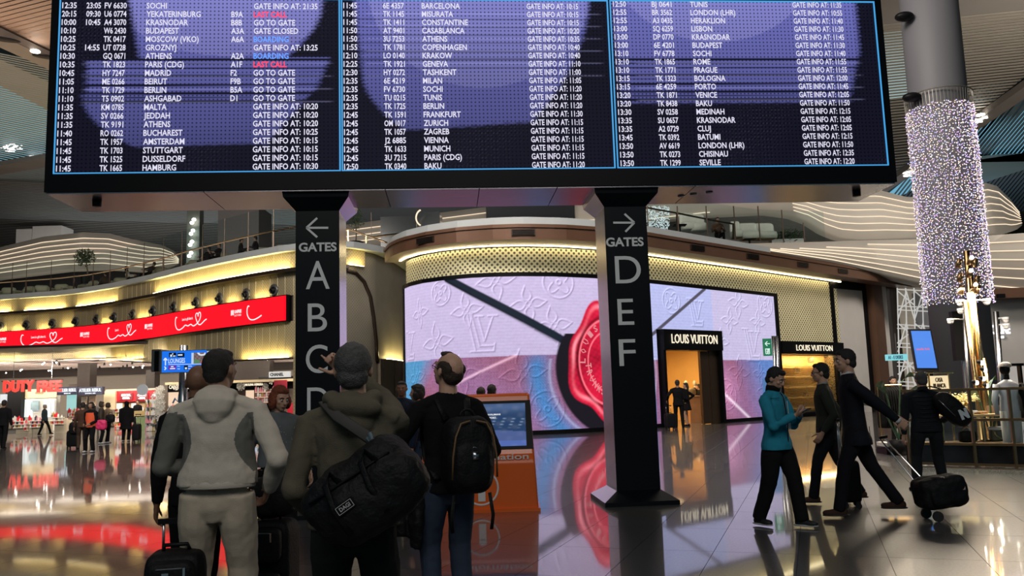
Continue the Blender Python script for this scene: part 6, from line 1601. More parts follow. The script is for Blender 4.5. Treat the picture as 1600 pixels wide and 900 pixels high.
# ================================================================== INFORMATION KIOSK
def build_kiosk():
    Y = 10.9; r = empty('information_kiosk', onfloor(752, Y, 700), 'orange information kiosk with a tilted map screen', 'information desk')
    og = mat('kiosk_orange', (.85, .14, .015), .28, 0, .04, 2, coat=.3)
    x0, x1 = at(658, 790, Y).x, at(842, 790, Y).x; xt0, xt1 = at(660, 620, Y + .3).x, at(830, 620, Y + .35).x
    zt = 1.50
    # side profile swept across: (y offset, z)
    prof = [(0, 0), (0, .62), (.06, .72), (.32, 1.46), (.36, 1.50), (.44, 1.50), (.62, .0)]
    m = MB(); n = len(prof); A_, B_ = [], []
    for (dy, z) in prof: t = z / zt; A_.append(Vector((x0 + (.04) * t, Y + dy, z))); B_.append(Vector((x1 - .07 * t, Y + dy, z)))
    m.add(A_ + B_, [tuple(range(n)), tuple(reversed(range(n, 2 * n)))] + [(i, n + i, n + (i + 1) % n, (i + 1) % n) for i in range(n)])
    b = m.build('kiosk_body', og, r); bv = b.modifiers.new('soft', 'BEVEL'); bv.width = .03; bv.segments = 3
    m = MB(); m.box(((x0 + x1) / 2, Y + .3, .02), (x1 - x0 + .04, .66, .04)); m.build('foot', og, r)
    # tilted plane basis
    P0 = Vector((x0, Y + .06, .72)); up = Vector((0, .26, .74)).normalized(); nn = Vector((0, -.74, .26)).normalized()
    def K(x, s, d=0): return Vector((x, P0.y, P0.z)) + up * s + nn * d
    xa, xb = at(676, 660, Y + .2).x, at(832, 660, Y + .2).x
    m = MB(); m.extrude([K(xa, .06, .0), K(xb, .06, .0), K(xb - .02, .72, .0), K(xa, .72, .0)], nn * .012); bz_ = m.build('screen_bezel', MATS['black_frame'], r)
    class KP:
        def pos(s, a, off=0): return Vector((xa + .07 + a, 0, 0)), Vector((1, 0, 0)), Vector((0, -1, 0))
    def kp(A, S):
        W_ = xb - xa - .16; u = A / W_; v = (S - .10) / .58; C = np.zeros((len(A), 3)) + np.array((.02, .05, .13))
        C += (np.exp(-((v - .92) / .12) ** 2) * .10)[:, None] * np.array((.5, .7, 1.2)); C += (np.clip(np.sin(u * 9 + v * 21) * np.sin(u * 31 - v * 8), 0, 1) * .03)[:, None]
        for k in range(4): C += (np.exp(-((v - (.72 - .07 * k) + .10 * u) / .012) ** 2) * np.clip(np.sin(u * 60 + k), 0, 1) * (.35 if k < 3 else .1))[:, None] * np.array((.6, .8, 1))
        q = (v < .38 - .12 * (u - .6)) & (v > .38 - .9 * (u - .25)); C[q] = C[q] * .6 + np.array((.06, .08, .2)); C[v < .12] += (.01, .03, .14)
        return np.clip(C, 0, 1)
    sc = sheet(KP(), 0, xb - xa - .16, .10, .68, 0, 90, 60, 'map_screen', colmat('kiosk_pix', 1.0, sample=False), None, kp)
    co = np.empty(len(sc.data.vertices) * 3); sc.data.vertices.foreach_get('co', co); co = co.reshape(-1, 3)
    new = np.array([tuple(K(c[0], c[2], .016)) for c in co]); sc.data.vertices.foreach_set('co', new.ravel()); sc.data.update(); sub(bz_, sc)
    wt = emat('kiosk_white', (.9, .9, .92), .9, False)
    t_ = MB(); put_text(t_, 'ISTANBUL HAVALIMANI', K(at(738, 650, Y).x, .52, .02), (1, 0, 0), up, .022, .36, bold=.03); put_text(t_, 'ISTANBUL AIRPORT', K(at(738, 650, Y).x, .475, .02), (1, 0, 0), up, .022, .30, bold=.03); sub(bz_, t_.build('screen_title', wt))
    ow = mat('lettering_white', (.75, .72, .70), .5, 0, .02)
    pz = Vector((at(722, 716, Y).x, Y - .004, .655)); t_ = MB(); put_text(t_, 'information', pz, (1, 0, 0), UZ, .075, at(826, 716, Y).x - pz.x, bold=.015, depth=.003, res=4); sub(b, t_.build('lettering', ow))
    c = Vector((at(752, 763, Y).x, Y - .006, .31)); m = MB(); R = .215; m.loft([c + Vector((R * math.cos(t), 0, R * math.sin(t))) for t in [k * math.pi / 24 for k in range(49)]], [(.012, .004)] * 49, side=(0, 0, 1), n=6)
    put_text(m, 'i', c + Vector((-.045, 0, -.15)), (1, 0, 0), UZ, .25, .10, bold=.06, depth=.003, res=4); sub(b, m.build('information_symbol', ow))
build_kiosk()
# ================================================================== FIGURES
_tex = {}
def clouds(scale):
    k = round(scale, 3)
    if k not in _tex: t = bpy.data.textures.new('folds', 'CLOUDS'); t.noise_scale = scale; t.noise_depth = 1; _tex[k] = t
    return _tex[k]
def remesh(mb, name, mats, voxel, smooth=3, folds=None, matfn=None, parent=None, M=None):
    """join overlapping blobs into one continuous skin"""
    me = bpy.data.meshes.new('tmp'); me.from_pydata(mb.v, [], mb.f); me.update()
    o = bpy.data.objects.new('tmp', me); COL.objects.link(o)
    r = o.modifiers.new('r', 'REMESH'); r.mode = 'VOXEL'; r.voxel_size = voxel; r.use_smooth_shade = True
    s = o.modifiers.new('s', 'SMOOTH'); s.iterations = smooth; s.factor = .5
    for sc, st in (folds or ()):
        d = o.modifiers.new('d', 'DISPLACE'); d.texture = clouds(sc); d.strength = st; d.mid_level = .5; d.texture_coords = 'LOCAL'
    bpy.context.view_layer.update()
    nm = bpy.data.meshes.new_from_object(o.evaluated_get(bpy.context.evaluated_depsgraph_get()))
    bpy.data.objects.remove(o); bpy.data.meshes.remove(me); nm.name = name
    nm.materials.clear()
    ms = mats if isinstance(mats, (list, tuple)) else [mats]
    for x in ms: nm.materials.append(x)
    if matfn:
        idx = [matfn(p.center) for p in nm.polygons]; nm.polygons.foreach_set('material_index', idx)
    else: nm.polygons.foreach_set('material_index', [0] * len(nm.polygons))
    nm.polygons.foreach_set('use_smooth', [True] * len(nm.polygons)); nm.update()
    q = bpy.data.objects.new(name, nm); COL.objects.link(q)
    if parent is not None: q.parent = parent
    return q
def ik(A, T, l1, l2, pole):
    A = Vector(A); T = Vector(T); d = T - A; L = d.length
    if L > (l1 + l2) * .995: T = A + d.normalized() * (l1 + l2) * .995; d = T - A; L = d.length
    a = (l1 * l1 - l2 * l2 + L * L) / (2 * L); h = math.sqrt(max(l1 * l1 - a * a, 0)); u = d.normalized()
    p = Vector(pole); p = p - u * p.dot(u); p.normalize()
    return A + u * a + p * h, T
def hand(mb, W, d, n, H, side, curl=.5, point=False, scale=1.0):
    """palm and five fingers; d = direction along the hand, n = palm normal, side = +1 if the thumb is towards d x n"""
    k = H * scale; d = Vector(d).normalized(); n = Vector(n); n = (n - d * n.dot(d)).normalized(); t = d.cross(n) * side
    P = W + d * .052 * k
    mb.loft([W - d * .01 * k, W + d * .012 * k, W + d * .035 * k, W + d * .055 * k], [(.016 * k, .012 * k), (.018 * k, .011 * k), (.023 * k, .010 * k), (.022 * k, .009 * k)], side=t, n=10)
    for i, (o, L) in enumerate(((.017, .043), (.006, .048), (-.005, .045), (-.016, .036))):
        c = curl if not (point and i == 0) else .05
        if point and i > 0: c = 1.45
        b = P + t * o * k; dirn = (d + t * o * 2).normalized(); pts = [b - dirn * .012 * k, b]; r = .0052 * k
        ang = 0
        for seg in (.45, .32, .25):
            ang += c * (.75 if seg == .45 else .8); v = dirn * math.cos(ang) + n * math.sin(ang); pts.append(pts[-1] + v * L * seg * k)
        mb.cap_tube(pts, [r * 1.1, r * 1.08, r * 1.0, r * .9, r * .78], n=8)
    b = W + d * .014 * k + t * .014 * k; v1 = (d * .55 + t * .75 + n * .25).normalized(); v2 = (d * .85 + t * .3 + n * .35).normalized()
    mb.cap_tube([b, b + v1 * .022 * k, b + v1 * .022 * k + v2 * .022 * k, b + v1 * .022 * k + v2 * .04 * k], [.0085 * k, .0070 * k, .0060 * k, .005 * k], n=8)
SKIN = dict(light=(.50, .29, .20), tan=(.36, .20, .13), brown=(.20, .10, .06))
def person(px, Y, label, H=1.75, rz=0.0, w=1.0, skin='tan', hair='dark', top='black', trousers='black', shoes='black', voxel=.010, loc=None,
           lean=0.0, side_lean=0.0, yaw=0.0, pitch=0.0, roll=0.0, feet=None, fyaw=(0, 0), hands=None, poles=None, hcurl=(.5, .5), point=None, hem=.47, hemw=1.0, tops=None, topfn=None, collar=None,
           hairstyle='short', seated=False, legw=1.0, belly=0.0, fold=1.0, z0=0.0, extra=None, py=560, coat=None, hide_hands=(False, False), noshoes=False, hoods=False, face=True, skirt=None, kneepole=None, palms=None, topvox=None):
    L = loc if loc is not None else onfloor(px, Y, py)
    if z0: L = Vector((L.x, L.y, z0))
    root = empty('person', L, label, 'person', None, rz, True)
    sk = mat('skin_' + skin, SKIN[skin], .5, 0, .12, 25, bump=.15, bscale=90, spec=.4)
    hm = mat('hair_' + hair, dict(dark=(.010, .008, .007), grey=(.06, .06, .058), white=(.35, .34, .33), red=(.20, .045, .015), brown=(.03, .017, .010))[hair], .65, 0, .5, 60, bump=.8, bscale=160)
    def cm(c):
        if isinstance(c, str) and c in MATS: return MATS[c]
        if isinstance(c, tuple): return mat('cloth_%.2f_%.2f_%.2f' % c if False else 'cloth_%d_%d_%d' % tuple(int(v * 999) for v in c), c, .85, 0, .15, 14, bump=.35, bscale=220, spec=.2)
        return MATS['black_cloth']
    tm = [cm(c) for c in (tops or (top,))]; bm_ = cm(trousers); shm = cm(shoes)
    V = Vector
    hipz = .52; hip = V((0, 0, hipz * H))
    if seated: hipz = .27; hip = V((0, 0, hipz * H))
    def up(x, y, z):          # torso space (fractions, standing) -> local metres, leaned about the hips
        v = V((x * H, y * H, (z - .52) * H)); v.rotate(Matrix.Rotation(-lean, 3, 'X')); v.rotate(Matrix.Rotation(side_lean, 3, 'Y')); return hip + v
    sw_ = .110 * w
    sh = [up(-sw_, 0, .788), up(sw_, 0, .788)]
    nb = up(0, -.008, .845)
    hc0 = up(0, .012, .938)
    RH = Matrix.Rotation(yaw, 3, 'Z') @ Matrix.Rotation(pitch - lean * .3, 3, 'X') @ Matrix.Rotation(roll, 3, 'Y')
    pivot = up(0, -.004, .885)
    HS = 1.07
    def hd(x, y, z): return pivot + RH @ (V((x * HS, y * HS + .012, z * HS + .048)) * H)
    RHm = RH
    # legs
    if feet is None: feet = ((-.062, 0), (.062, 0))
    kp = kneepole or ((0, 1, .1), (0, 1, .1))
    ank, knee, hj = [], [], []
    for i, s in enumerate((-1, 1)):
        h = hip + V((s * .052 * H * w, 0, -.005 * H)); f = feet[i]; zf = f[2] if len(f) > 2 else .045
        k, a = ik(h, V((f[0] * H, f[1] * H, zf * H)), .24 * H, .24 * H, kp[i]); hj.append(h); knee.append(k); ank.append(a)
    # arms
    if hands is None: hands = ((-.15, .03, .47), (.15, .03, .47))
    pl = poles or ((-.3, -1, 0), (.3, -1, 0))
    elb, wri = [], []
    for i in (0, 1):
        e, q = ik(sh[i], V(hands[i]) * H, .172 * H, .150 * H, pl[i]); elb.append(e); wri.append(q)
    # ---------------- body: one skin
    B_ = MB()
    B_.loft([hip + V((0, 0, -.04 * H)), hip, up(0, 0, .60), up(0, 0, .70), up(0, 0, .78), up(0, 0, .82)], [(.07 * H, .05 * H), (.078 * H, .055 * H), (.068 * H, .05 * H), (.075 * H, .055 * H), (.08 * H, .05 * H), (.05 * H, .04 * H)], side=(1, 0, 0))
    B_.loft([up(0, -.006, .80), nb, pivot, hd(0, -.012, -.03)], [(.05 * H * w, .035 * H), (.036 * H * (.6 + .4 * w), .035 * H), (.033 * H * (.6 + .4 * w), .034 * H), (.033 * H, .035 * H)], side=(1, 0, 0))
    HH = H * HS
    B_.ball(hd(0, -.006, .010), (.0425 * HH, .0535 * HH, .052 * HH), RHm); B_.ball(hd(0, .012, -.022), (.0345 * HH, .036 * HH, .042 * HH), RHm)
    B_.ball(hd(0, .030, -.052), (.016 * HH, .013 * HH, .011 * HH), RHm)
    for s in (-1, 1):
        B_.ball(hd(s * .0435, -.004, -.006), (.0055 * HH, .0115 * HH, .0175 * HH), RHm @ Matrix.Rotation(s * .25, 3, 'Z'))
        B_.ball(hd(s * .021, .034, -.014), (.013 * HH, .010 * HH, .010 * HH), RHm); B_.ball(hd(s * .017, .043, .010), (.014 * HH, .006 * HH, .005 * HH), RHm)
    B_.loft([hd(0, .044, .008), hd(0, .053, -.006), hd(0, .058, -.018), hd(0, .047, -.022)], [.005 * HH, .006 * HH, .009 * HH, .006 * HH], side=RHm @ V((1, 0, 0)), n=8)
    B_.ball(hd(0, .045, -.033), (.013 * HH, .006 * HH, .0038 * HH), RHm); B_.ball(hd(0, .044, -.039), (.011 * HH, .006 * HH, .004 * HH), RHm)
    for i, s in enumerate((-1, 1)):
        B_.loft([sh[i].lerp(up(0, 0, .77), .3), sh[i], sh[i].lerp(elb[i], .5), elb[i], elb[i].lerp(wri[i], .4), wri[i]], [.028 * H, .029 * H, .026 * H, .022 * H, .022 * H, .015 * H], n=10)
        if not hide_hands[i]:
            d = (wri[i] - elb[i]).normalized(); nrm = (palms[i] if palms and palms[i] else (-s, .15, 0)); 
            hand(B_, wri[i], d if not (point and point[0] == i) else V(point[1]), V(nrm), H, s * (1 if True else 1) * (-1 if V(nrm).cross(d).y > 0 else 1) if False else (1 if (V(d).cross(V(nrm))).dot(V((0, 1, .2))) > 0 else -1), hcurl[i], bool(point and point[0] == i))
        B_.loft([hj[i] + V((0, 0, .02 * H)), hj[i].lerp(knee[i], .5), knee[i], knee[i].lerp(ank[i], .35), ank[i], ank[i] + V((0, 0, -.02 * H))], [.048 * H, .042 * H, .030 * H, .030 * H, .018 * H, .02 * H], n=10)
        fd = V((math.sin(-fyaw[i]), math.cos(fyaw[i]), 0)); B_.loft([ank[i] - fd * .02 * H + V((0, 0, -.025 * H)), ank[i] + fd * .05 * H + V((0, 0, -.028 * H)), ank[i] + fd * .09 * H + V((0, 0, -.034 * H))], [.016 * H, .018 * H, .012 * H], n=8)
    remesh(B_, 'body', sk, voxel * .8, 2, None, None, root)
    # ---------------- eyes, brows
    if face and voxel < .011:
        E_ = MB()
        for s in (-1, 1): E_.ball(hd(s * .0165, .0435, -.001), .0060 * H, RHm, nu=10, nv=8)
        E_.build('eyes', mat('eye_white', (.6, .58, .55), .2, 0, .02), None, True).parent = root
        E_ = MB()
        for s in (-1, 1): E_.ball(hd(s * .0160, .0490, -.0015), .0032 * H, RHm, nu=8, nv=6)
        E_.build('pupils', MATS['black_frame'], None, True).parent = root
        E_ = MB()
        for s in (-1, 1): E_.cap_tube([hd(s * .008, .0500, .0115), hd(s * .017, .0500, .0145), hd(s * .027, .0445, .011)], [.0022 * H] * 3, n=6)
        E_.build('eyebrows', hm, None, True).parent = root
        E_ = MB(); E_.cap_tube([hd(-.011, .0485, -.0365), hd(0, .0515, -.036), hd(.011, .0485, -.0365)], [.0022 * H] * 3, n=6)
        E_.build('lips', mat('lips', (.30, .10, .08), .5, 0, .1), None, True).parent = root
    # ---------------- hair
    if hairstyle != 'none':
        Hh = MB()
        if hairstyle in ('short', 'curly', 'bob', 'long'):
            Hh.ball(hd(0, -.012, .019), (.0465 * HH, .0525 * HH, .0515 * HH), RHm); Hh.ball(hd(0, -.030, -.014), (.0405 * HH, .032 * HH, .036 * HH), RHm)
            Hh.ball(hd(0, .022, .045), (.033 * HH, .024 * HH, .017 * HH), RHm)
            for s in (-1, 1): Hh.ball(hd(s * .040, -.008, .016), (.008 * HH, .022 * HH, .022 * HH), RHm)
        if hairstyle == 'bob':
            Hh.ball(hd(0, -.016, -.005), (.058 * HH, .050 * HH, .058 * HH), RHm)
            for s in (-1, 1): Hh.ball(hd(s * .045, .0, -.022), (.018 * HH, .030 * HH, .036 * HH), RHm)
        if hairstyle == 'long':
            Hh.loft([hd(0, -.03, .03), hd(0, -.045, -.03), hd(0, -.05, -.09), hd(0, -.045, -.14)], [(.045 * HH, .03 * HH), (.048 * HH, .028 * HH), (.042 * HH, .02 * HH), (.025 * HH, .012 * HH)], side=RHm @ V((1, 0, 0)))
        if hairstyle == 'balding':
            Hh.ball(hd(0, -.030, -.010), (.0425 * HH, .031 * HH, .036 * HH), RHm)
            for s in (-1, 1): Hh.ball(hd(s * .034, -.014, .010), (.0125 * HH, .036 * HH, .026 * HH), RHm)
            Hh.ball(hd(0, .020, .050), (.030 * HH, .020 * HH, .0115 * HH), RHm)
        if hairstyle == 'buzz':
            Hh.ball(hd(0, -.010, .013), (.0445 * HH, .0525 * HH, .0505 * HH), RHm); Hh.ball(hd(0, -.028, -.012), (.038 * HH, .031 * HH, .034 * HH), RHm); Hh.ball(hd(0, .016, .040), (.034 * HH, .028 * HH, .018 * HH), RHm)
        if hairstyle == 'scarf':
            Hh.ball(hd(0, -.012, .014), (.052 * HH, .058 * HH, .058 * HH), RHm); Hh.loft([hd(0, -.02, 0), hd(0, -.015, -.06), up(0, -.005, .80), up(0, -.01, .72)], [(.05 * HH, .05 * HH), (.05 * HH, .05 * HH), (.10 * HH, .06 * HH), (.11 * HH, .06 * HH)], side=(1, 0, 0))
        if hairstyle == 'scarf': hm = MATS['black_cloth']
        amp = .02 if hairstyle in ('curly', 'bob') else .008
        remesh(Hh, {'scarf': 'headscarf'}.get(hairstyle, 'hair'), hm, max(voxel * .8, .006), 1, ((.025, amp * H / 1.75),), None, root)
    # ---------------- top
    T = MB(); W_ = w
    rings = [(hem, .099 * hemw, .080 * (hemw * .6 + .4) + belly * .4), (hem + .035, .098 * hemw, .079 * (hemw * .6 + .4) + belly * .5), (hem + .08, .095 * (hemw * .5 + .5), .074 + belly * .6), (.62, .086, .066 + belly), (.70, .096, .070 + belly * .4), (.76, .104, .070), (.795, .099, .060), (.822, .075, .048), (.842, .046, .043), (.852, .040, .041)]
    keep = []
    for q_ in rings:
        if not keep or q_[0] > keep[-1][0] + .022: keep.append(q_)
    rings = keep
    if seated: rings[0] = (.50, .095, .075)
    T.loft([up(0, belly * .5 * (1 if .5 < z < .7 else 0), z) for z, a, b in rings], [(a * H * W_, b * H) for z, a, b in rings], side=(1, 0, 0), n=20)
    for i in (0, 1):
        T.loft([up((-1, 1)[i] * .018, -.004, .836), up((-1, 1)[i] * .055 * w, -.003, .822), sh[i] + V((0, 0, .008 * H))], [(.034 * H, .024 * H), (.036 * H, .024 * H), (.034 * H, .030 * H)], n=12)
        T.loft([sh[i].lerp(up(0, 0, .77), .35), sh[i], sh[i].lerp(elb[i], .45), elb[i], elb[i].lerp(wri[i], .45), wri[i] + (elb[i] - wri[i]).normalized() * .006 * H], [(.036 * H * (.5 + .5 * w), .040 * H), (.036 * H * (.5 + .5 * w), .039 * H), (.038 * H, .038 * H), (.033 * H, .033 * H), (.030 * H, .030 * H), (.0235 * H, .0235 * H)], n=14)
        T.ball(elb[i], .034 * H)
    if collar == 'high': T.loft([up(0, -.006, .835), up(0, 0, .872)], [(.043 * H, .042 * H), (.040 * H, .042 * H)], side=(1, 0, 0))
    if collar == 'hood':
        T.loft([up(0, -.020, .866), up(0, -.040, .850), up(0, -.056, .825), up(0, -.062, .795), up(0, -.058, .768), up(0, -.050, .755)], [(.040 * H, .022 * H), (.062 * H, .032 * H), (.070 * H, .032 * H), (.056 * H, .026 * H), (.034 * H, .018 * H), (.012 * H, .008 * H)], side=(1, 0, 0), n=18)
        for s in (-1, 1): T.ball(up(s * .040, -.022, .848), (.026 * H, .036 * H, .022 * H))
        T.ball(up(0, .02, .838), (.04 * H, .02 * H, .02 * H))
    if collar == 'bighood':
        T.ball(up(.012, -.058, .832), (.076 * H, .040 * H, .034 * H), Matrix.Rotation(.12, 3, 'Y')); T.ball(up(.01, -.052, .795), (.056 * H, .034 * H, .052 * H)); T.ball(up(.0, -.040, .852), (.052 * H, .036 * H, .022 * H))
        for s in (-1, 1): T.ball(up(s * .055, -.02, .852), (.03 * H, .045 * H, .026 * H))
    fl = ((.24, .020 * fold), (.07, .006 * fold)) if voxel < .013 else ((.16, .015),)
    def tf(c):
        v = (c - hip); v = Matrix.Rotation(lean, 3, 'X') @ v; return topfn(V((v.x / H, v.y / H, v.z / H + .52)), c)
    remesh(T, {'suit': 'jacket'}.get(coat, coat or 'jacket'), tm, topvox or voxel, 3 if not topvox else 6, fl, tf if topfn else None, root)
    # ---------------- trousers
    P = MB()
    if skirt is None:
        P.loft([up(0, 0, .585), hip + V((0, 0, .0)), hip + V((0, 0, -.035 * H)), hip + V((0, 0, -.075 * H))], [(.074 * H * w, .050 * H), (.087 * H * w, .062 * H), (.086 * H * w, .060 * H), (.045 * H * w, .045 * H)], side=(1, 0, 0), n=18)
        for i in (0, 1):
            g = legw; P.loft([hj[i] + V((0, 0, .02 * H)), hj[i].lerp(knee[i], .3), knee[i].lerp(hj[i], .08), knee[i].lerp(ank[i], .35), ank[i] + (ank[i] - knee[i]).normalized() * .012 * H], [(.050 * H * w, .058 * H), (.050 * H * g, .056 * H * g), (.041 * H * g, .042 * H * g), (.037 * H * g, .038 * H * g), (.031 * H * g, .034 * H * g)], side=(1, 0, 0), n=14)
            P.ball(knee[i], .040 * H * g)
    else:
        P.loft([up(0, 0, .6), hip, V((0, 0, skirt * H))], [(.085 * H * w, .06 * H), (.1 * H * w, .075 * H), (.125 * H * w, .11 * H)], side=(1, 0, 0), n=18)
    remesh(P, 'trousers' if skirt is None else 'skirt', bm_, voxel, 3, fl, None, root)
    # ---------------- shoes
    for i in (0, 1):
        if noshoes: continue
        fd = V((-math.sin(fyaw[i]), math.cos(fyaw[i]), 0)); sd = V((fd.y, -fd.x, 0)); a = ank[i]; R_ = Matrix((sd, fd, V((0, 0, 1)))).transposed(); fl_ = a.z - .045 * H
        S_ = MB(); S_.ball(V((a.x, a.y, fl_ + .024 * H)) + fd * -.010 * H, (.022 * H, .034 * H, .026 * H), R_, .8); S_.ball(V((a.x, a.y, fl_ + .018 * H)) + fd * .055 * H, (.026 * H, .044 * H, .019 * H), R_, .8); S_.ball(V((a.x, a.y, fl_ + .022 * H)) + fd * .02 * H, (.022 * H, .05 * H, .02 * H), R_, .8)
        so = remesh(S_, 'shoe', shm, max(voxel * .8, .006), 2, None, None, root)
        So = MB(); So.ball(V((a.x, a.y, fl_ + .006 * H)) + fd * .024 * H, (.0245 * H, .076 * H, .0065 * H), R_, .6); z_ = So.build('sole', MATS['sole_white'] if shoes == 'trainer' else MATS['rubber'], None, True); z_.parent = so
    if extra: extra(root, dict(up=up, hd=hd, H=H, wri=wri, elb=elb, sh=sh, hip=hip, RH=RHm, ank=ank, knee=knee))
    return root
mat('sole_white', (.45, .45, .46), .5, 0, .05); mat('trainer', (.01, .01, .012), .6, 0, .1)
mat('denim', (.020, .034, .065), .8, 0, .35, 10, bump=.4, bscale=260); mat('navy_suit', (.010, .012, .018), .8, 0, .1, 6)
def local_thing(name, L, rz, label, cat, group=None):
    return empty(name, L, label, cat, group, rz, True)
def add(mb, name, m, root, smooth=True, kind=None):
    o = mb.build(name, m, None, smooth, kind); o.parent = root; return o
def glasses(root, g):
    hd, H = g['hd'], g['H']; m = MB()
    for s in (-1, 1):
        c = [hd(s * (.017 + .012 * math.cos(t)), .0535, -.002 + .009 * math.sin(t)) for t in [k * math.pi / 6 for k in range(13)]]; m.loft(c, [.0011 * H] * 13, n=5)
        m.beam(hd(s * .029, .052, 0), hd(s * .046, .0, .002), .0018 * H, .0025 * H)
    m.beam(hd(-.005, .055, .001), hd(.005, .055, .001), .002 * H, .002 * H); add(m, 'glasses', MATS['black_frame'], root, False)

# ---- 1 man in the pale hooded tracksuit
cream = (.56, .50, .42); sage = (.16, .16, .14)
def hood_fn(v, c):
    # dark side panels and sleeves, pale shoulders and outer stripe
    ax = abs(v.x)
    if v.z > .80 - .10 * max(0, ax - .09): return 0
    if ax > .122: 
        return 0 if (v.x > 0 and ax > .150 - .10 * (v.z - .5)) else 1
    lim = .118 - .05 * math.sin(max(0, min(1, (v.z - .60) / .20)) * math.pi * .95) 
    return 1 if ax > lim and .60 < v.z < .79 else 0
def hoodie_extra(root, g):
    up, H = g['up'], g['H']; m = MB(); pts = [up(.0925 * math.cos(t) * 1.09 * 1.17, .078 * math.sin(t), .564) for t in [k * math.pi / 16 for k in range(33)]]
    m.loft(pts, [(.013 * H, .0028 * H)] * 33, side=(0, 0, 1), n=8); add(m, 'hem_band', MATS['cloth_%d_%d_%d' % tuple(int(v * 999) for v in cream)], root)
p_hoodie = person(343, 5.0, 'heavyset man in pale two tone hooded tracksuit seen from behind', H=1.82, rz=.05, w=1.17, skin='tan', hair='dark', hairstyle='buzz', tops=(cream, sage), topfn=hood_fn, trousers=(.46, .39, .30), shoes='trainer',
    voxel=.010, topvox=.0062, collar='hood', yaw=-.35, pitch=.12, feet=((-.085, .0), (.075, .02)), fyaw=(.2, -.25), hands=((-.085, .115, .60), (.150, .045, .535)), poles=((-.75, -.8, -.2), (.7, -.8, 0)), hide_hands=(True, False), legw=1.22, belly=.012, fold=1.3, coat='hoodie', extra=hoodie_extra, hem=.560, hemw=1.10, hcurl=(.5, .7))
# ---- 2 bald man hidden behind him
person(311, 5.75, 'bald man in black clothes mostly hidden behind the tracksuit man', H=1.76, rz=.2, skin='brown', hairstyle='none', top='black', voxel=.012, pitch=.1, feet=((-.07, 0), (.03, 0)), face=False, collar='high')
# ---- 3 man in khaki jacket pointing
def jacket_extra(root, g):
    up, H = g['up'], g['H']; m = MB()
    m.loft([up(.0, -.073, .83), up(0, -.078, .76)], [.0015 * H] * 2, n=5); add(m, 'back_seam', MATS['black_cloth'], root)
p_jkt = person(552, 4.0, 'man in khaki hooded jacket pointing at the board, duffel on back', H=1.755, rz=.02, w=1.09, skin='light', hair='grey', hairstyle='short', top=(.10, .088, .062), trousers=(.012, .012, .013), voxel=.009, collar='bighood', pitch=.18, yaw=.1,
    feet=((-.075, 0), (.085, .01)), fyaw=(.2, -.2), hands=((-.120, .075, .535), (-.060, .185, .935)), poles=((-.35, -1, 0), (.9, .2, -.6)), point=(1, (-.60, .35, .62)), hide_hands=(True, False), hem=.515, hemw=1.14, fold=1.7, legw=1.15, extra=jacket_extra, palms=(None, (-.3, -.9, -.1)), belly=.01)
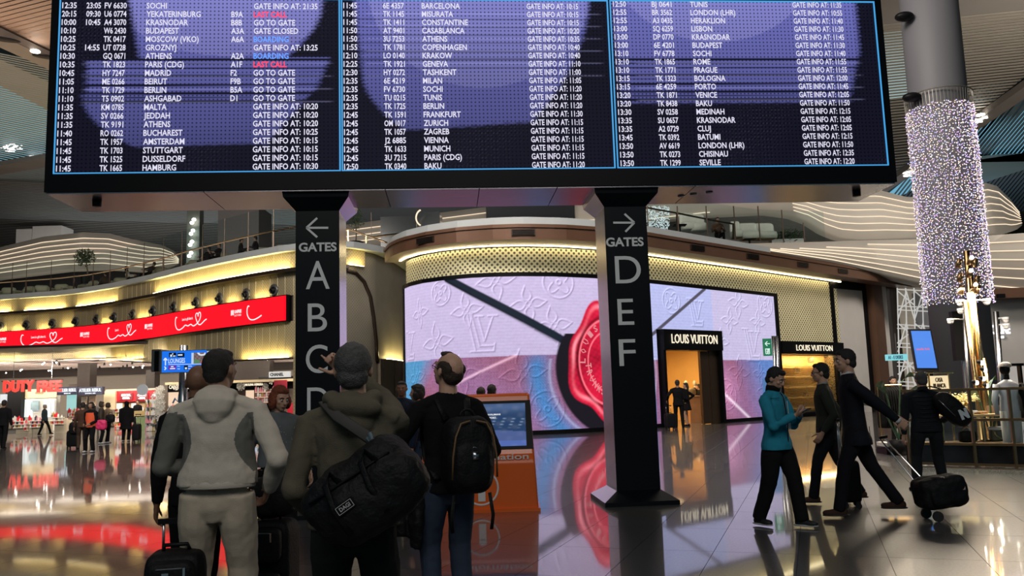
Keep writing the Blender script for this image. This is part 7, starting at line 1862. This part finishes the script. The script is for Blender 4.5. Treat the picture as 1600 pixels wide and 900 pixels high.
def build_duffel():
    r = local_thing('duffel_bag', p_jkt.location, p_jkt.rotation_euler.z, 'big black duffel bag slung across the khaki jacket back', 'bag')
    black = mat('nylon_black', (.005, .005, .006), .6, 0, .25, 20, bump=.5, bscale=60, spec=.2); H = 1.755
    c = Vector((.085, -.27, 1.10)); R = Matrix.Rotation(-.55, 3, 'Y')
    m = MB(); m.ball(c, (.265, .13, .150), R, .62, 24, 16); m.ball(c + R @ Vector((.04, -.02, -.05)), (.245, .14, .145), R, .7, 24, 16); m.ball(c + R @ Vector((.12, .0, .02)), (.135, .125, .145), R, .7)
    remesh(m, 'bag_body', black, .011, 3, ((.14, .035), (.04, .01)), None, r)
    m = MB(); p = MB()
    m.loft([c + R @ Vector((x, -.132 + .10 * abs(x) ** 2 * 3, .075)) for x in (-.20, -.10, 0, .10, .20)], [.006] * 5, n=6); add(m, 'zip', MATS['black_plastic'], r)
    for s in (-.10, .12):
        m = MB(); m.loft([c + R @ Vector((s * .8 + dx, yy, dz)) for dx, yy, dz in ((-.03, -.150, -.13), (-.035, -.160, .0), (-.02, -.135, .10), (.02, -.12, .135), (.04, -.13, .07))], [(.014, .003)] * 5, side=R @ Vector((1, 0, 0)), n=6); add(m, 'handle', black, r)
    # cross strap from the bag over the left shoulder
    sp = [c + R @ Vector((.15, -.03, .14)), Vector((.125, -.245, 1.31)), Vector((.05, -.215, 1.36)), Vector((-.045, -.175, 1.42)), Vector((-.115, -.085, 1.480)), Vector((-.145, .02, 1.485)), Vector((-.13, .13, 1.40)), Vector((.0, .19, 1.2)), Vector((.16, .15, 1.05)), Vector((.23, .0, 1.0))]
    m = MB(); m.loft(sp, [(.026, .005)] * len(sp), side=[(.4, .1, .9)] * 3 + [(.75, .1, .6)] * 2 + [(1, 0, 0)] * 5, n=8); s_ = add(m, 'shoulder_strap', mat('strap_grey', (.045, .042, .038), .8, 0, .2, 20), r)
    m = MB(); m.box(sp[1], (.055, .02, .03), R=Matrix.Rotation(.9, 3, 'Y')); m.cyl(sp[0], sp[0] + Vector((-.02, 0, .05)), .012, n=8); b_ = m.build('buckle', MATS['steel']); b_.parent = s_
    # label
    q = c + Vector((-.13, -.192, -.035)); lr = (R @ Vector((1, 0, 0))); lr = Vector((.82, -.06, .55)).normalized(); lu = Vector((-.55, 0, .82)).normalized(); ln = lr.cross(lu)
    m = MB(); y_ = -.012; q = c + R @ Vector((-.105, -.168, -.035))
    for a_, b_ in (((0, 0), (.075, 0)), ((.075, 0), (.075, .032)), ((.075, .032), (0, .032)), ((0, .032), (0, 0))): m.beam(q + lr * a_[0] + lu * a_[1], q + lr * b_[0] + lu * b_[1], .0022, .002, up=ln)
    put_text(m, 'DAGI', q + lr * .012 + lu * .008, lr, lu, .017, .052, bold=.02, depth=.001); add(m, 'maker_label', mat('label_grey', (.45, .45, .45), .5, 0, 0), r, False)
    m = MB(); m.box(q + lr * .0375 + lu * .016 - ln * .006, (.088, .044, .010), R=Matrix((lr, lu, ln)).transposed()); add(m, 'label_patch', MATS['black_cloth'], r, False)
build_duffel()
# ---- 4 man with backpack looking up
p_bp = person(697, 5.6, 'balding man in black jumper and jeans looking up with backpack', H=1.785, rz=.42, w=1.0, skin='light', hair='brown', hairstyle='balding', top='black', trousers='denim', shoes='black', voxel=.009, yaw=.42, pitch=.34, lean=-.02,
    feet=((-.065, .01), (.055, .0)), fyaw=(.25, -.1), hands=((-.155, .15, .60), (.13, .11, .54)), poles=((-.8, -.8, -.2), (.7, -.8, 0)), hcurl=(1.0, .6), hem=.49, legw=1.03, extra=glasses, coat='jumper')
def build_backpack():
    L, rz = p_bp.location, p_bp.rotation_euler.z
    r = local_thing('backpack', L, rz, 'black backpack with tan piping on the jumper man', 'backpack'); nyl = MATS['nylon_black']
    c = Vector((.05, -.235, 1.12)); m = MB(); m.ball(c, (.165, .115, .245), None, .55, 20, 14); m.ball(c + Vector((0, -.055, -.06)), (.135, .085, .15), None, .6); remesh(m, 'bag_body', nyl, .010, 3, ((.1, .014),), None, r)
    tan = mat('tan_piping', (.16, .085, .035), .6, 0, .1)
    for s in (-1, 1):
        m = MB(); m.loft([c + Vector((s * x, -.13 + yy, z)) for x, yy, z in ((.02, .02, .215), (.085, .01, .20), (.125, .0, .12), (.145, .0, 0), (.15, .01, -.14))], [.0065] * 5, n=6); add(m, 'tan_piping', tan, r)
        m = MB(); P = [(s * .075 + .02, -.14, 1.34), (s * .10 + .01, -.07, 1.475), (s * .11, .03, 1.475), (s * .12, .11, 1.38), (s * .13, .12, 1.22), (s * .14, .02, 1.08), (s * .12, -.13, .97)]; m.loft(P, [(.026, .007)] * len(P), side=(1, 0, 0), n=8); add(m, 'strap', nyl, r)
        m = MB(); m.loft([c + Vector((s * .12, -.06, -.24)), c + Vector((s * .14, -.06, -.38)), c + Vector((s * .13, -.05, -.47))], [(.012, .003)] * 3, side=(1, 0, 0), n=6); add(m, 'loose_webbing', nyl, r)
    m = MB(); m.loft([c + Vector((.05 * math.cos(t), -.0, .235 + .05 * math.sin(t))) for t in [k * math.pi / 8 for k in range(9)]], [.009] * 9, n=6); add(m, 'grab_handle', nyl, r)
    m = MB(); m.beam(c + Vector((-.02, -.14, -.0)), c + Vector((.02, -.14, .0)), .012, .05); m.loft([c + Vector((.022 * math.cos(t), -.125, .03 + .022 * math.sin(t))) for t in [k * math.pi / 6 for k in range(13)]], [.003] * 13, n=5); add(m, 'zip_pull', MATS['steel'], r)
    # coat carried over his left arm
    d = local_thing('carried_coat', L, rz, 'black padded coat draped over the backpack man left arm', 'coat')
    m = MB(); a = Vector((-.27, .10, 1.02)); m.ball(a + Vector((-.02, .02, .02)), (.12, .17, .09)); m.loft([a + Vector((-.03, .04, 0)), a + Vector((-.05, .05, -.2)), a + Vector((-.03, .04, -.42))], [(.12, .07), (.13, .08), (.11, .07)], side=(0, 1, 0)); m.loft([a + Vector((.06, -.06, 0)), a + Vector((.06, -.08, -.28)), a + Vector((.05, -.06, -.5))], [(.08, .06), (.07, .05), (.05, .04)], side=(0, 1, 0))
    remesh(m, 'coat_folds', MATS['nylon_black'], .012, 3, ((.09, .04), (.04, .015)), None, d)
build_backpack()
# ---- 5 woman with red hair
def sparkle(root, g):
    m = MB(); up = g['up']
    for k in range(46): m.ball(up(random.uniform(-.085, .085), .078 + random.uniform(-.004, .008), random.uniform(.56, .78)), .0035, nu=5, nv=3)
    add(m, 'sequins', MATS['label_grey'], root, kind='stuff')
person(434, 7.9, 'red haired woman in grey sequinned sweater walking to the right', H=1.635, rz=math.pi + .55, w=1.12, skin='light', hair='red', hairstyle='bob', top=(.12, .13, .135), trousers='black', shoes=(.22, .17, .13), voxel=.010, yaw=.25, pitch=-.22, lean=.05,
    feet=((-.04, .14), (.06, -.12, .06)), hands=((-.17, .06, .50), (.16, .02, .49)), hem=.545, hemw=1.08, belly=.016, coat='sweater', extra=sparkle)
# ---- 6 man in blue jacket with phone
def blue_extra(root, g):
    up, H = g['up'], g['H']; dk = MATS['black_cloth']
    m = MB(); m.loft([up(0, -.004, .838), up(0, .004, .868), up(0, .006, .882)], [(.046 * H, .044 * H), (.045 * H, .046 * H), (.040 * H, .042 * H)], side=(1, 0, 0), n=18); add(m, 'dark_collar', dk, root)
    m = MB(); m.loft([up(.0, .078, .47), up(0, .082, .56), up(0, .084, .68), up(0, .070, .80), up(0, .05, .835)], [(.003 * H, .003 * H)] * 5, n=6); add(m, 'front_zip', dk, root)
    m = MB(); m.loft([up(-.055, .062, .56), up(-.062, .066, .50)], [(.002 * H, .002 * H)] * 2, n=5); m.loft([up(.06, .055, .56), up(.066, .058, .50)], [(.002 * H, .002 * H)] * 2, n=5); add(m, 'pocket_zip', dk, root)
    m = MB(); m.loft([up(-.02, .082, .78), up(-.008, .092, .70), up(.004, .094, .655)], [(.004 * H, .001 * H)] * 3, n=5); m.box(up(.006, .098, .625), (.055, .006, .08)); add(m, 'lanyard_card', MATS['dome_white'], root, False)
    m = MB()
    for s in (-1, 1): m.loft([up(s * .05, .068, .80), up(s * .09, .045, .80), up(s * .115, .0, .80)], [(.0015 * H, .0015 * H)] * 3, n=5)
    add(m, 'shoulder_piping', dk, root)
    w = g['wri']; c = (w[0] + w[1]) / 2 + Vector((0, .075, .035))
    ph = local_thing('smartphone', root.location, root.rotation_euler.z, 'black smartphone held in both hands by the blue jacket man', 'phone'); m = MB(); m.box(c, (.075, .15, .009), R=Matrix.Rotation(.5, 3, 'X')); add(m, 'phone_case', MATS['black_plastic'], ph, False)
    m = MB(); m.box(c + Vector((0, -.003, .006)), (.068, .138, .002), R=Matrix.Rotation(.5, 3, 'X')); add(m, 'phone_screen', emat('phone_glow', (.35, .4, .5), .25, False), ph, False)
person(1204, 9.15, 'young man in turquoise jacket looking down at his phone', H=1.70, rz=math.pi + .80, w=1.06, skin='light', hair='dark', hairstyle='short', tops=((.022, .25, .36),), trousers=(.006, .006, .007), shoes='trainer', voxel=.009, pitch=-.42, yaw=.0,
    feet=((-.02, .125), (.055, -.125)), fyaw=(.15, -.25), hands=((-.045, .150, .690), (.040, .155, .690)), poles=((-.7, -.5, -.8), (.7, -.5, -.8)), hcurl=(.8, .8), hem=.475, hemw=1.17, legw=1.22, extra=blue_extra, palms=((.6, 0, .8), (-.6, 0, .8)), fold=1.2)
# ---- 7 man with glasses and olive jacket
def olive_extra(root, g):
    glasses(root, g); up, H = g['up'], g['H']; m = MB(); m.loft([up(0, -.004, .842), up(0, .002, .862)], [(.043 * H, .042 * H), (.039 * H, .042 * H)], side=(1, 0, 0), n=16); add(m, 'shirt_collar', mat('collar_grey', (.3, .28, .24), .8, 0, .1), root)
person(1284, 10.75, 'man in glasses and olive jacket walking left past the boutique', H=1.76, rz=1.30, skin='light', hair='dark', hairstyle='short', top=(.030, .034, .026), trousers=(.012, .013, .017), shoes=(.10, .05, .035), voxel=.010,
    feet=((-.04, .13), (.05, -.20, .07)), fyaw=(0, 0), hands=((-.155, .045, .505), (.12, -.08, .50)), poles=((-.2, -1, 0), (.2, -1, 0)), hem=.50, extra=olive_extra, lean=.03)
# ---- 8 tall man in a dark suit
def suit_extra(root, g):
    up, H, wri, elb = g['up'], g['H'], g['wri'], g['elb']; wm = mat('shirt_white', (.55, .55, .56), .7, 0, .05)
    m = MB(); m.loft([up(0, -.004, .845), up(0, .004, .866)], [(.040 * H, .040 * H), (.035 * H, .038 * H)], side=(1, 0, 0), n=16); add(m, 'shirt_collar', wm, root)
    m = MB()
    for i in (0, 1): d = (wri[i] - elb[i]).normalized(); m.cyl(wri[i] - d * .02, wri[i] + d * .012, .021 * H, .020 * H, n=14)
    add(m, 'shirt_cuffs', wm, root)
    m = MB(); m.loft([up(-.012, -.078, .47), up(-.012, -.080, .53)], [(.002 * H, .002 * H)] * 2, n=5); add(m, 'jacket_vent', MATS['black_frame'], root)
person(1327, 9.6, 'tall man in dark navy suit striding left, pulling a trolley bag', H=1.88, rz=1.35, w=1.04, skin='light', hair='dark', hairstyle='short', tops=((.008, .009, .014),), trousers=(.007, .007, .010), shoes=(.05, .025, .018), voxel=.010,
    feet=((-.03, .13), (.04, -.235, .05)), hands=((-.14, -.26, .53), (.05, -.28, .555)), poles=((-1, 0, .2), (1, .2, .2)), hcurl=(1.2, .25), hem=.425, hemw=1.16, coat='suit', extra=suit_extra, lean=.05, yaw=.12, fold=.8)
# ---- 9 man from behind with sling bag
def quilt(root, g):
    up, H = g['up'], g['H']; m = MB()
    for k in range(9):
        z = .51 + .035 * k; m.loft([up((.094 + .008 * math.sin(k)) * 1.10 * math.cos(t), .080 * math.sin(t), z) for t in [math.pi + j * math.pi / 12 for j in range(13)]], [(.0018 * H, .003 * H)] * 13, side=(0, 0, 1), n=6)
    add(m, 'quilting', mat('padded_navy', (.010, .012, .016), .5, 0, .1), root, kind='stuff')
p_nb = person(1438, 11.6, 'grey haired man in padded jacket seen from behind at barrier', H=1.62, rz=-.12, w=1.28, skin='light', hair='grey', hairstyle='short', tops=((.010, .012, .017),), trousers=(.012, .014, .016), voxel=.010, lean=.06, pitch=-.05, feet=((-.12, -.01), (.10, 0)), fyaw=(.3, -.3),
    hands=((-.185, .02, .47), (.165, .10, .58)), hem=.49, collar='high', extra=quilt, legw=1.18, hemw=1.04)
def build_sling():
    r = local_thing('sling_bag', p_nb.location, p_nb.rotation_euler.z, 'black drum bag with white N mark slung from the padded jacket man', 'bag'); c = Vector((.275, -.20, 1.10)); R = Matrix.Rotation(.85, 3, 'Y')
    m = MB(); m.ball(c, (.275, .135, .14), R, .7, 22, 14); remesh(m, 'bag_body', MATS['nylon_black'], .012, 3, ((.1, .015),), None, r)
    m = MB(); P = [c + R @ Vector((-.30, -.06, .08)), Vector((.02, -.18, 1.42)), Vector((-.08, -.02, 1.36)), Vector((-.1, .12, 1.25)), Vector((.1, .15, 1.1)), c + R @ Vector((.2, .1, .1))]; m.loft(P, [(.02, .005)] * 6, n=6); add(m, 'strap', MATS['black_cloth'], r)
    m = MB(); m.loft([c + R @ Vector((x, -.155, -.07)) for x in (-.24, -.1, .05)], [.005] * 3, n=5); add(m, 'zip', MATS['steel'], r)
    u = (R @ Vector((-1, 0, 0))); t_ = Vector((0, 0, 1)); m = MB(); o = c + Vector((.055, -.148, -.125)); put_text(m, 'N', o, Vector((.95, 0, .3)), Vector((-.3, 0, .95)), .11, .11, bold=.09, depth=.012); add(m, 'white_emblem', mat('emblem_white', (.6, .66, .68), .5, 0, 0), r, False)
build_sling()
# ---- mid distance people
person(627, 12.8, 'dark skinned man in navy coat standing left of the LED wall', H=1.74, rz=math.pi - .2, skin='brown', hair='dark', hairstyle='buzz', top=(.012, .018, .035), voxel=.014, yaw=.2)
person(652, 11.8, 'dark haired woman in navy coat facing left by the kiosk', H=1.66, rz=1.5, skin='light', hair='dark', hairstyle='bob', top=(.010, .020, .045), voxel=.014, trousers=(.02, .06, .12))
person(750, 15, 'left head of two people behind the orange kiosk', H=1.62, rz=.3, hair='brown', voxel=.016, face=False)
person(767, 15.2, 'right head of two people behind the orange kiosk, dark bun', H=1.66, rz=-.3, hair='dark', hairstyle='curly', voxel=.016, face=False)
person(1056, 31.5, 'man in black with raised elbow entering the amber boutique door', H=1.80, rz=-.1, w=1.15, top='black', voxel=.016, hands=((-.23, .0, .58), (.10, .12, .62)), feet=((-.06, .02), (.07, -.06)), face=False)
person(1069, 33.2, 'dark haired woman in short black coat inside the boutique door', H=1.70, rz=1.2, skin='light', hair='dark', hairstyle='long', top='black', skirt=.36, voxel=.016, trousers='black', face=False, hands=((-.10, .10, .62), (.15, -.02, .60)))
person(1094, 36.9, 'shop assistant in black leaning behind the wooden counter', H=1.66, rz=1.4, skin='light', hair='dark', hairstyle='long', top='black', voxel=.016, lean=.25, face=False)
person(10, 32.0, 'man in black t-shirt walking away at the left edge', H=1.83, rz=.1, top='black', voxel=.015, feet=((-.06, .10), (.06, -.08)), face=False, skin='brown')
person(-4, 34, 'dark figure half cut off by the left photo edge', H=1.7, rz=0, voxel=.018, face=False)
person(73, 46, 'white haired man in dark coat striding past perfume counters', H=1.66, rz=-1.5, hair='white', top=(.03, .05, .06), voxel=.018, feet=((-.05, .20, .06), (.05, -.14)), face=False)
def vest(root, g):
    up, H = g['up'], g['H']; m = MB(); m.loft([up(0, 0, z) for z in (.50, .60, .70, .79)], [(.104 * H, .084 * H), (.098 * H, .080 * H), (.108 * H, .082 * H), (.098 * H, .070 * H)], side=(1, 0, 0), n=18, cap=False); add(m, 'orange_vest', mat('vest_orange', (.75, .10, .03), .7, 0, .1), root)
person(145, 27.6, 'woman in orange vest and black trousers facing the camera', H=1.63, rz=math.pi - .1, skin='tan', hair='dark', hairstyle='bob', top='black', voxel=.014, hands=((-.06, .13, .56), (.06, .13, .56)), extra=vest, feet=((-.07, 0), (.09, 0)), shoes='sole_white', legw=1.1)
person(132, 29.5, 'person in dark brown coat behind the orange vest woman', H=1.64, rz=.6, top=(.06, .03, .02), voxel=.018, face=False, trousers=(.05, .03, .02))
person(161, 33.5, 'woman in dark top carrying a pink bag beside tan coat', H=1.66, rz=-1.2, hair='brown', hairstyle='bob', top=(.06, .05, .04), voxel=.018, face=False, shoes='sole_white')
person(171, 34, 'person in tan coat with black shoulder bag in shop queue', H=1.62, rz=-.5, hair='brown', hairstyle='bob', top=(.30, .21, .14), voxel=.018, face=False, shoes='sole_white', feet=((-.05, .06), (.08, -.08)))
person(200, 35, 'woman in long black robe and headscarf seen from behind', H=1.66, rz=.15, hairstyle='scarf', top='black', voxel=.018, w=1.25, hem=.30, hemw=1.25, face=False, shoes='sole_white', legw=1.2)
person(217, 51.8, 'cashier in black behind the wooden desk by offer boards', H=1.78, rz=math.pi, hair='dark', top='black', voxel=.02, face=False)
person(159.5, 55, 'dark haired shop worker near the beige panel', H=1.80, rz=.4, hair='dark', top=(.3, .3, .3), voxel=.02, face=False)
person(1392, 20.5, 'woman with long hair behind the black clothes rack', H=1.62, rz=math.pi, skin='light', hair='dark', hairstyle='long', top='black', voxel=.014)
person(421, 44.5, 'shop visitor in black beside the pink perfume shelves', H=1.62, rz=0, top='black', voxel=.018, face=False)
person(-60, 30, 'traveller in dark coat left of the photo', H=1.7, voxel=.02, face=False) if False else None
# ---- seated guests on the balconies
def seated(px, py, Y, label, rz, top, hair='dark', lean=-.15, z0=None, **k):
    b = at(px, py, Y); person(0, Y, label, H=1.7, rz=rz, loc=Vector((b.x, Y, z0 if z0 is not None else 8.62)), seated=True, lean=lean, feet=((-.08, .28), (.08, .27)), kneepole=((-.1, .4, 1), (.1, .4, 1)), hands=((-.1, .20, .42), (.1, .2, .42)), top=top, hair=hair, voxel=.02, face=False, **k)
seated(163, 440, 52.0, 'guest in brown seated sideways on the balcony, beside fig tree', .9, (.06, .04, .03))
seated(200, 435, 50.0, 'guest in white robe seated right of the balcony post', -1.3, (.5, .48, .42), hairstyle='scarf')
seated(232, 425, 48.3, 'guest in dark coat reclining on the balcony lounge chair', 1.4, (.03, .02, .02), lean=-.6)
seated(322, 405, 44.6, 'guest in black leaning back beside the spotlight mast', 1.3, (.012, .010, .012), lean=-.3)
seated(340, 400, 43.6, 'guest in black facing the camera on the balcony', 2.6, (.012, .01, .012))
seated(375, 392, 42.4, 'left one of the seated pair in black, hands together', -1.2, (.012, .01, .012), lean=.1)
seated(401, 388, 42.0, 'right one of the seated pair in black on the balcony', 1.5, (.03, .02, .03), lean=.1)
seated(1122, 368, 36.4, 'guest with both hands at face on the boutique terrace', math.pi, (.16, .09, .06), z0=zat(at(1122, 360, 36.4).x, 36.4, 372) - .35, lean=.1)
# ================================================================== LUGGAGE
def suitcase(px, Y, label, w, d, h, rz=0.0, col='nylon_black', handle=0.0, wheels=4, py=700, soft=True, tilt=0.0, pockets=False):
    L = onfloor(px, Y, py); r = local_thing('suitcase', L, rz, label, 'suitcase'); m_ = MATS[col]
    m = MB(); m.ball((0, 0, .07 + h / 2), (w / 2, d / 2, h / 2), None, .28, 28, 18); b = add(m, 'shell', m_, r)
    for s in (-1, 1):
        for t in (-1, 1):
            m = MB(); m.cyl((s * w * .38 - .015, t * d * .3, .035), (s * w * .38 + .015, t * d * .3, .035), .035, n=14); m.box((s * w * .38, t * d * .3, .075), (.04, .05, .04)); add(m, 'wheel', MATS['rubber'], r, False)
    m = MB(); m.loft([(-.07, 0, .07 + h), (-.06, 0, .10 + h), (.06, 0, .10 + h), (.07, 0, .07 + h)], [.011] * 4, n=8); add(m, 'top_handle', MATS['black_plastic'], r)
    if handle:
        for s in (-1, 1): m = MB(); m.cyl((s * .09, d * .35, .05 + h), (s * .09, d * .35, h + handle), .008, n=8); add(m, 'handle_tube', MATS['steel'], r)
        m = MB(); m.box((0, d * .35, h + handle), (.24, .03, .03)); add(m, 'grip', MATS['black_plastic'], r, False)
    if pockets:
        for z0_, hh in ((.10 + h * .08, h * .36), (.10 + h * .52, h * .38)):
            m = MB(); m.ball((0, -d / 2 - .025, z0_ + hh / 2), (w * .40, .055, hh / 2), None, .4, 20, 12); p_ = add(m, 'front_pocket', m_, r)
            m = MB(); m.loft([(-w * .36, -d / 2 - .045, z0_ + hh * .80), (-w * .2, -d / 2 - .078, z0_ + hh * .86), (w * .2, -d / 2 - .078, z0_ + hh * .86), (w * .36, -d / 2 - .045, z0_ + hh * .80)], [.005] * 4, n=5); q = m.build('zip', MATS['steel']); q.parent = p_
            m = MB(); m.box((w * .25, -d / 2 - .085, z0_ + hh * .74), (.012, .01, .06)); q = m.build('zip_pull', MATS['chrome']); q.parent = p_
        m = MB(); m.box((-.02, -d / 2 - .082, .10 + h * .80), (.035, .006, .012)); add(m, 'badge', MATS['chrome'], r, False)
    return r
suitcase(279, 4.9, 'large black fabric suitcase with front pockets beside tracksuit man', .31, .30, .60, .22, pockets=True, handle=.22)
suitcase(424, 5.9, 'tall black suitcase half hidden right of the tracksuit man', .34, .26, .62, -.1, pockets=True)
def soft_bag(px, py, Y, label, rx, ry, rz_, col='nylon_black', nm='holdall'):
    p = at(px, py, Y); r = empty(nm, p, label, 'bag'); m = MB(); m.ball(p, (rx, ry, rz_), None, .6, 18, 12); o = remesh(m, 'bag_body', MATS[col] if isinstance(col, str) else col, .014, 3, ((.1, .03),), None, None); o.parent = r; o.matrix_parent_inverse = Matrix.Translation(-p)
    m = MB(); m.loft([p + Vector((rx * .5 * math.cos(t), -.02, rz_ * .85 + .10 * math.sin(t))) for t in [k * math.pi / 8 for k in range(9)]], [.009] * 9, n=6); m.build('handle', MATS['black_cloth'], r, True); return r
soft_bag(428, 775, 5.88, 'black soft bag lying on top of the tall black suitcase', .17, .13, .14)
suitcase(1323, 10.35, 'dark upright suitcase rolled by the man in glasses', .34, .24, .50, 1.3, 'nylon_black', .55)
suitcase(1049, 30.8, 'small navy cabin suitcase at the boutique entrance', .38, .25, .52, .2, 'nylon_black', .35)
suitcase(114.5, 30.5, 'black suitcase with bag on top, left of the orange vest woman', .42, .28, .58, 0, 'nylon_black', .45)
soft_bag(116, 673 - 4, 30.4, 'dark bag sitting on the suitcase left of orange vest', .17, .12, .22)
suitcase(213, 34.2, 'slim black suitcase beside the woman in black robe', .30, .3, .66, 0, 'nylon_black', .45)
soft_bag(158, 664, 32.6, 'bright pink shopping bag carried in the shop queue', .22, .1, .2, mat('pink_bag', (.7, .03, .15), .6, 0, .1), 'shopping_bag')
soft_bag(172.5, 654, 33.3, 'small black shoulder bag against the tan coat', .17, .1, .17, 'nylon_black', 'shoulder_bag')
def trolley():
    c = at(1469, 781, 9.25); c.z = .30; r = empty('trolley_bag', Vector((c.x, c.y, 0)), 'black rolling bag tilted on telescopic handles behind the suit man', 'suitcase')
    m = MB(); R = Matrix.Rotation(-.12, 3, 'Y'); m.ball(c, (.255, .17, .165), R, .35, 22, 14); m.ball(c + Vector((.05, -.04, .03)), (.19, .16, .155), R, .45); m.ball(c + Vector((-.02, -.15, -.02)), (.16, .05, .11), R, .45); b = remesh(m, 'bag_body', MATS['nylon_black'], .011, 3, ((.12, .03),), None, None); b.parent = r; b.matrix_parent_inverse = Matrix.Translation(-Vector((c.x, c.y, 0)))
    for s in (-1, 1):
        m = MB(); m.cyl(c + Vector((-.10, s * .13 - .01, -.245)), c + Vector((-.10, s * .13 + .02, -.245)), .055, n=16); m.build('wheel', MATS['rubber'], r)
        a = at(1434 - 9 * s + 4, 757, 9.35); h = at(1376 - 4 * s + 3, 686, 9.75); m = MB(); m.cyl(a + Vector((.1, 0, -.1)), h, .009, n=8); m.build('handle_tube', MATS['chrome'], r)
    m = MB(); h0, h1 = at(1374, 684, 9.75), at(1386, 682, 9.75); m.beam(h0, h1, .03, .03); m.build('grip', MATS['black_plastic'], r)
    m = MB(); m.loft([c + Vector((.15 + .06 * math.cos(t), -.10, .12 + .05 * math.sin(t))) for t in [k * math.pi / 8 for k in range(9)]], [.01] * 9, n=6); m.build('side_handle', MATS['black_cloth'], r, True)
    m = MB(); m.box(c + Vector((.17, -.18, .06)), (.035, .012, .05)); m.build('luggage_tag', mat('tag_pale', (.5, .35, .3), .5, 0, .1), r)
trolley()
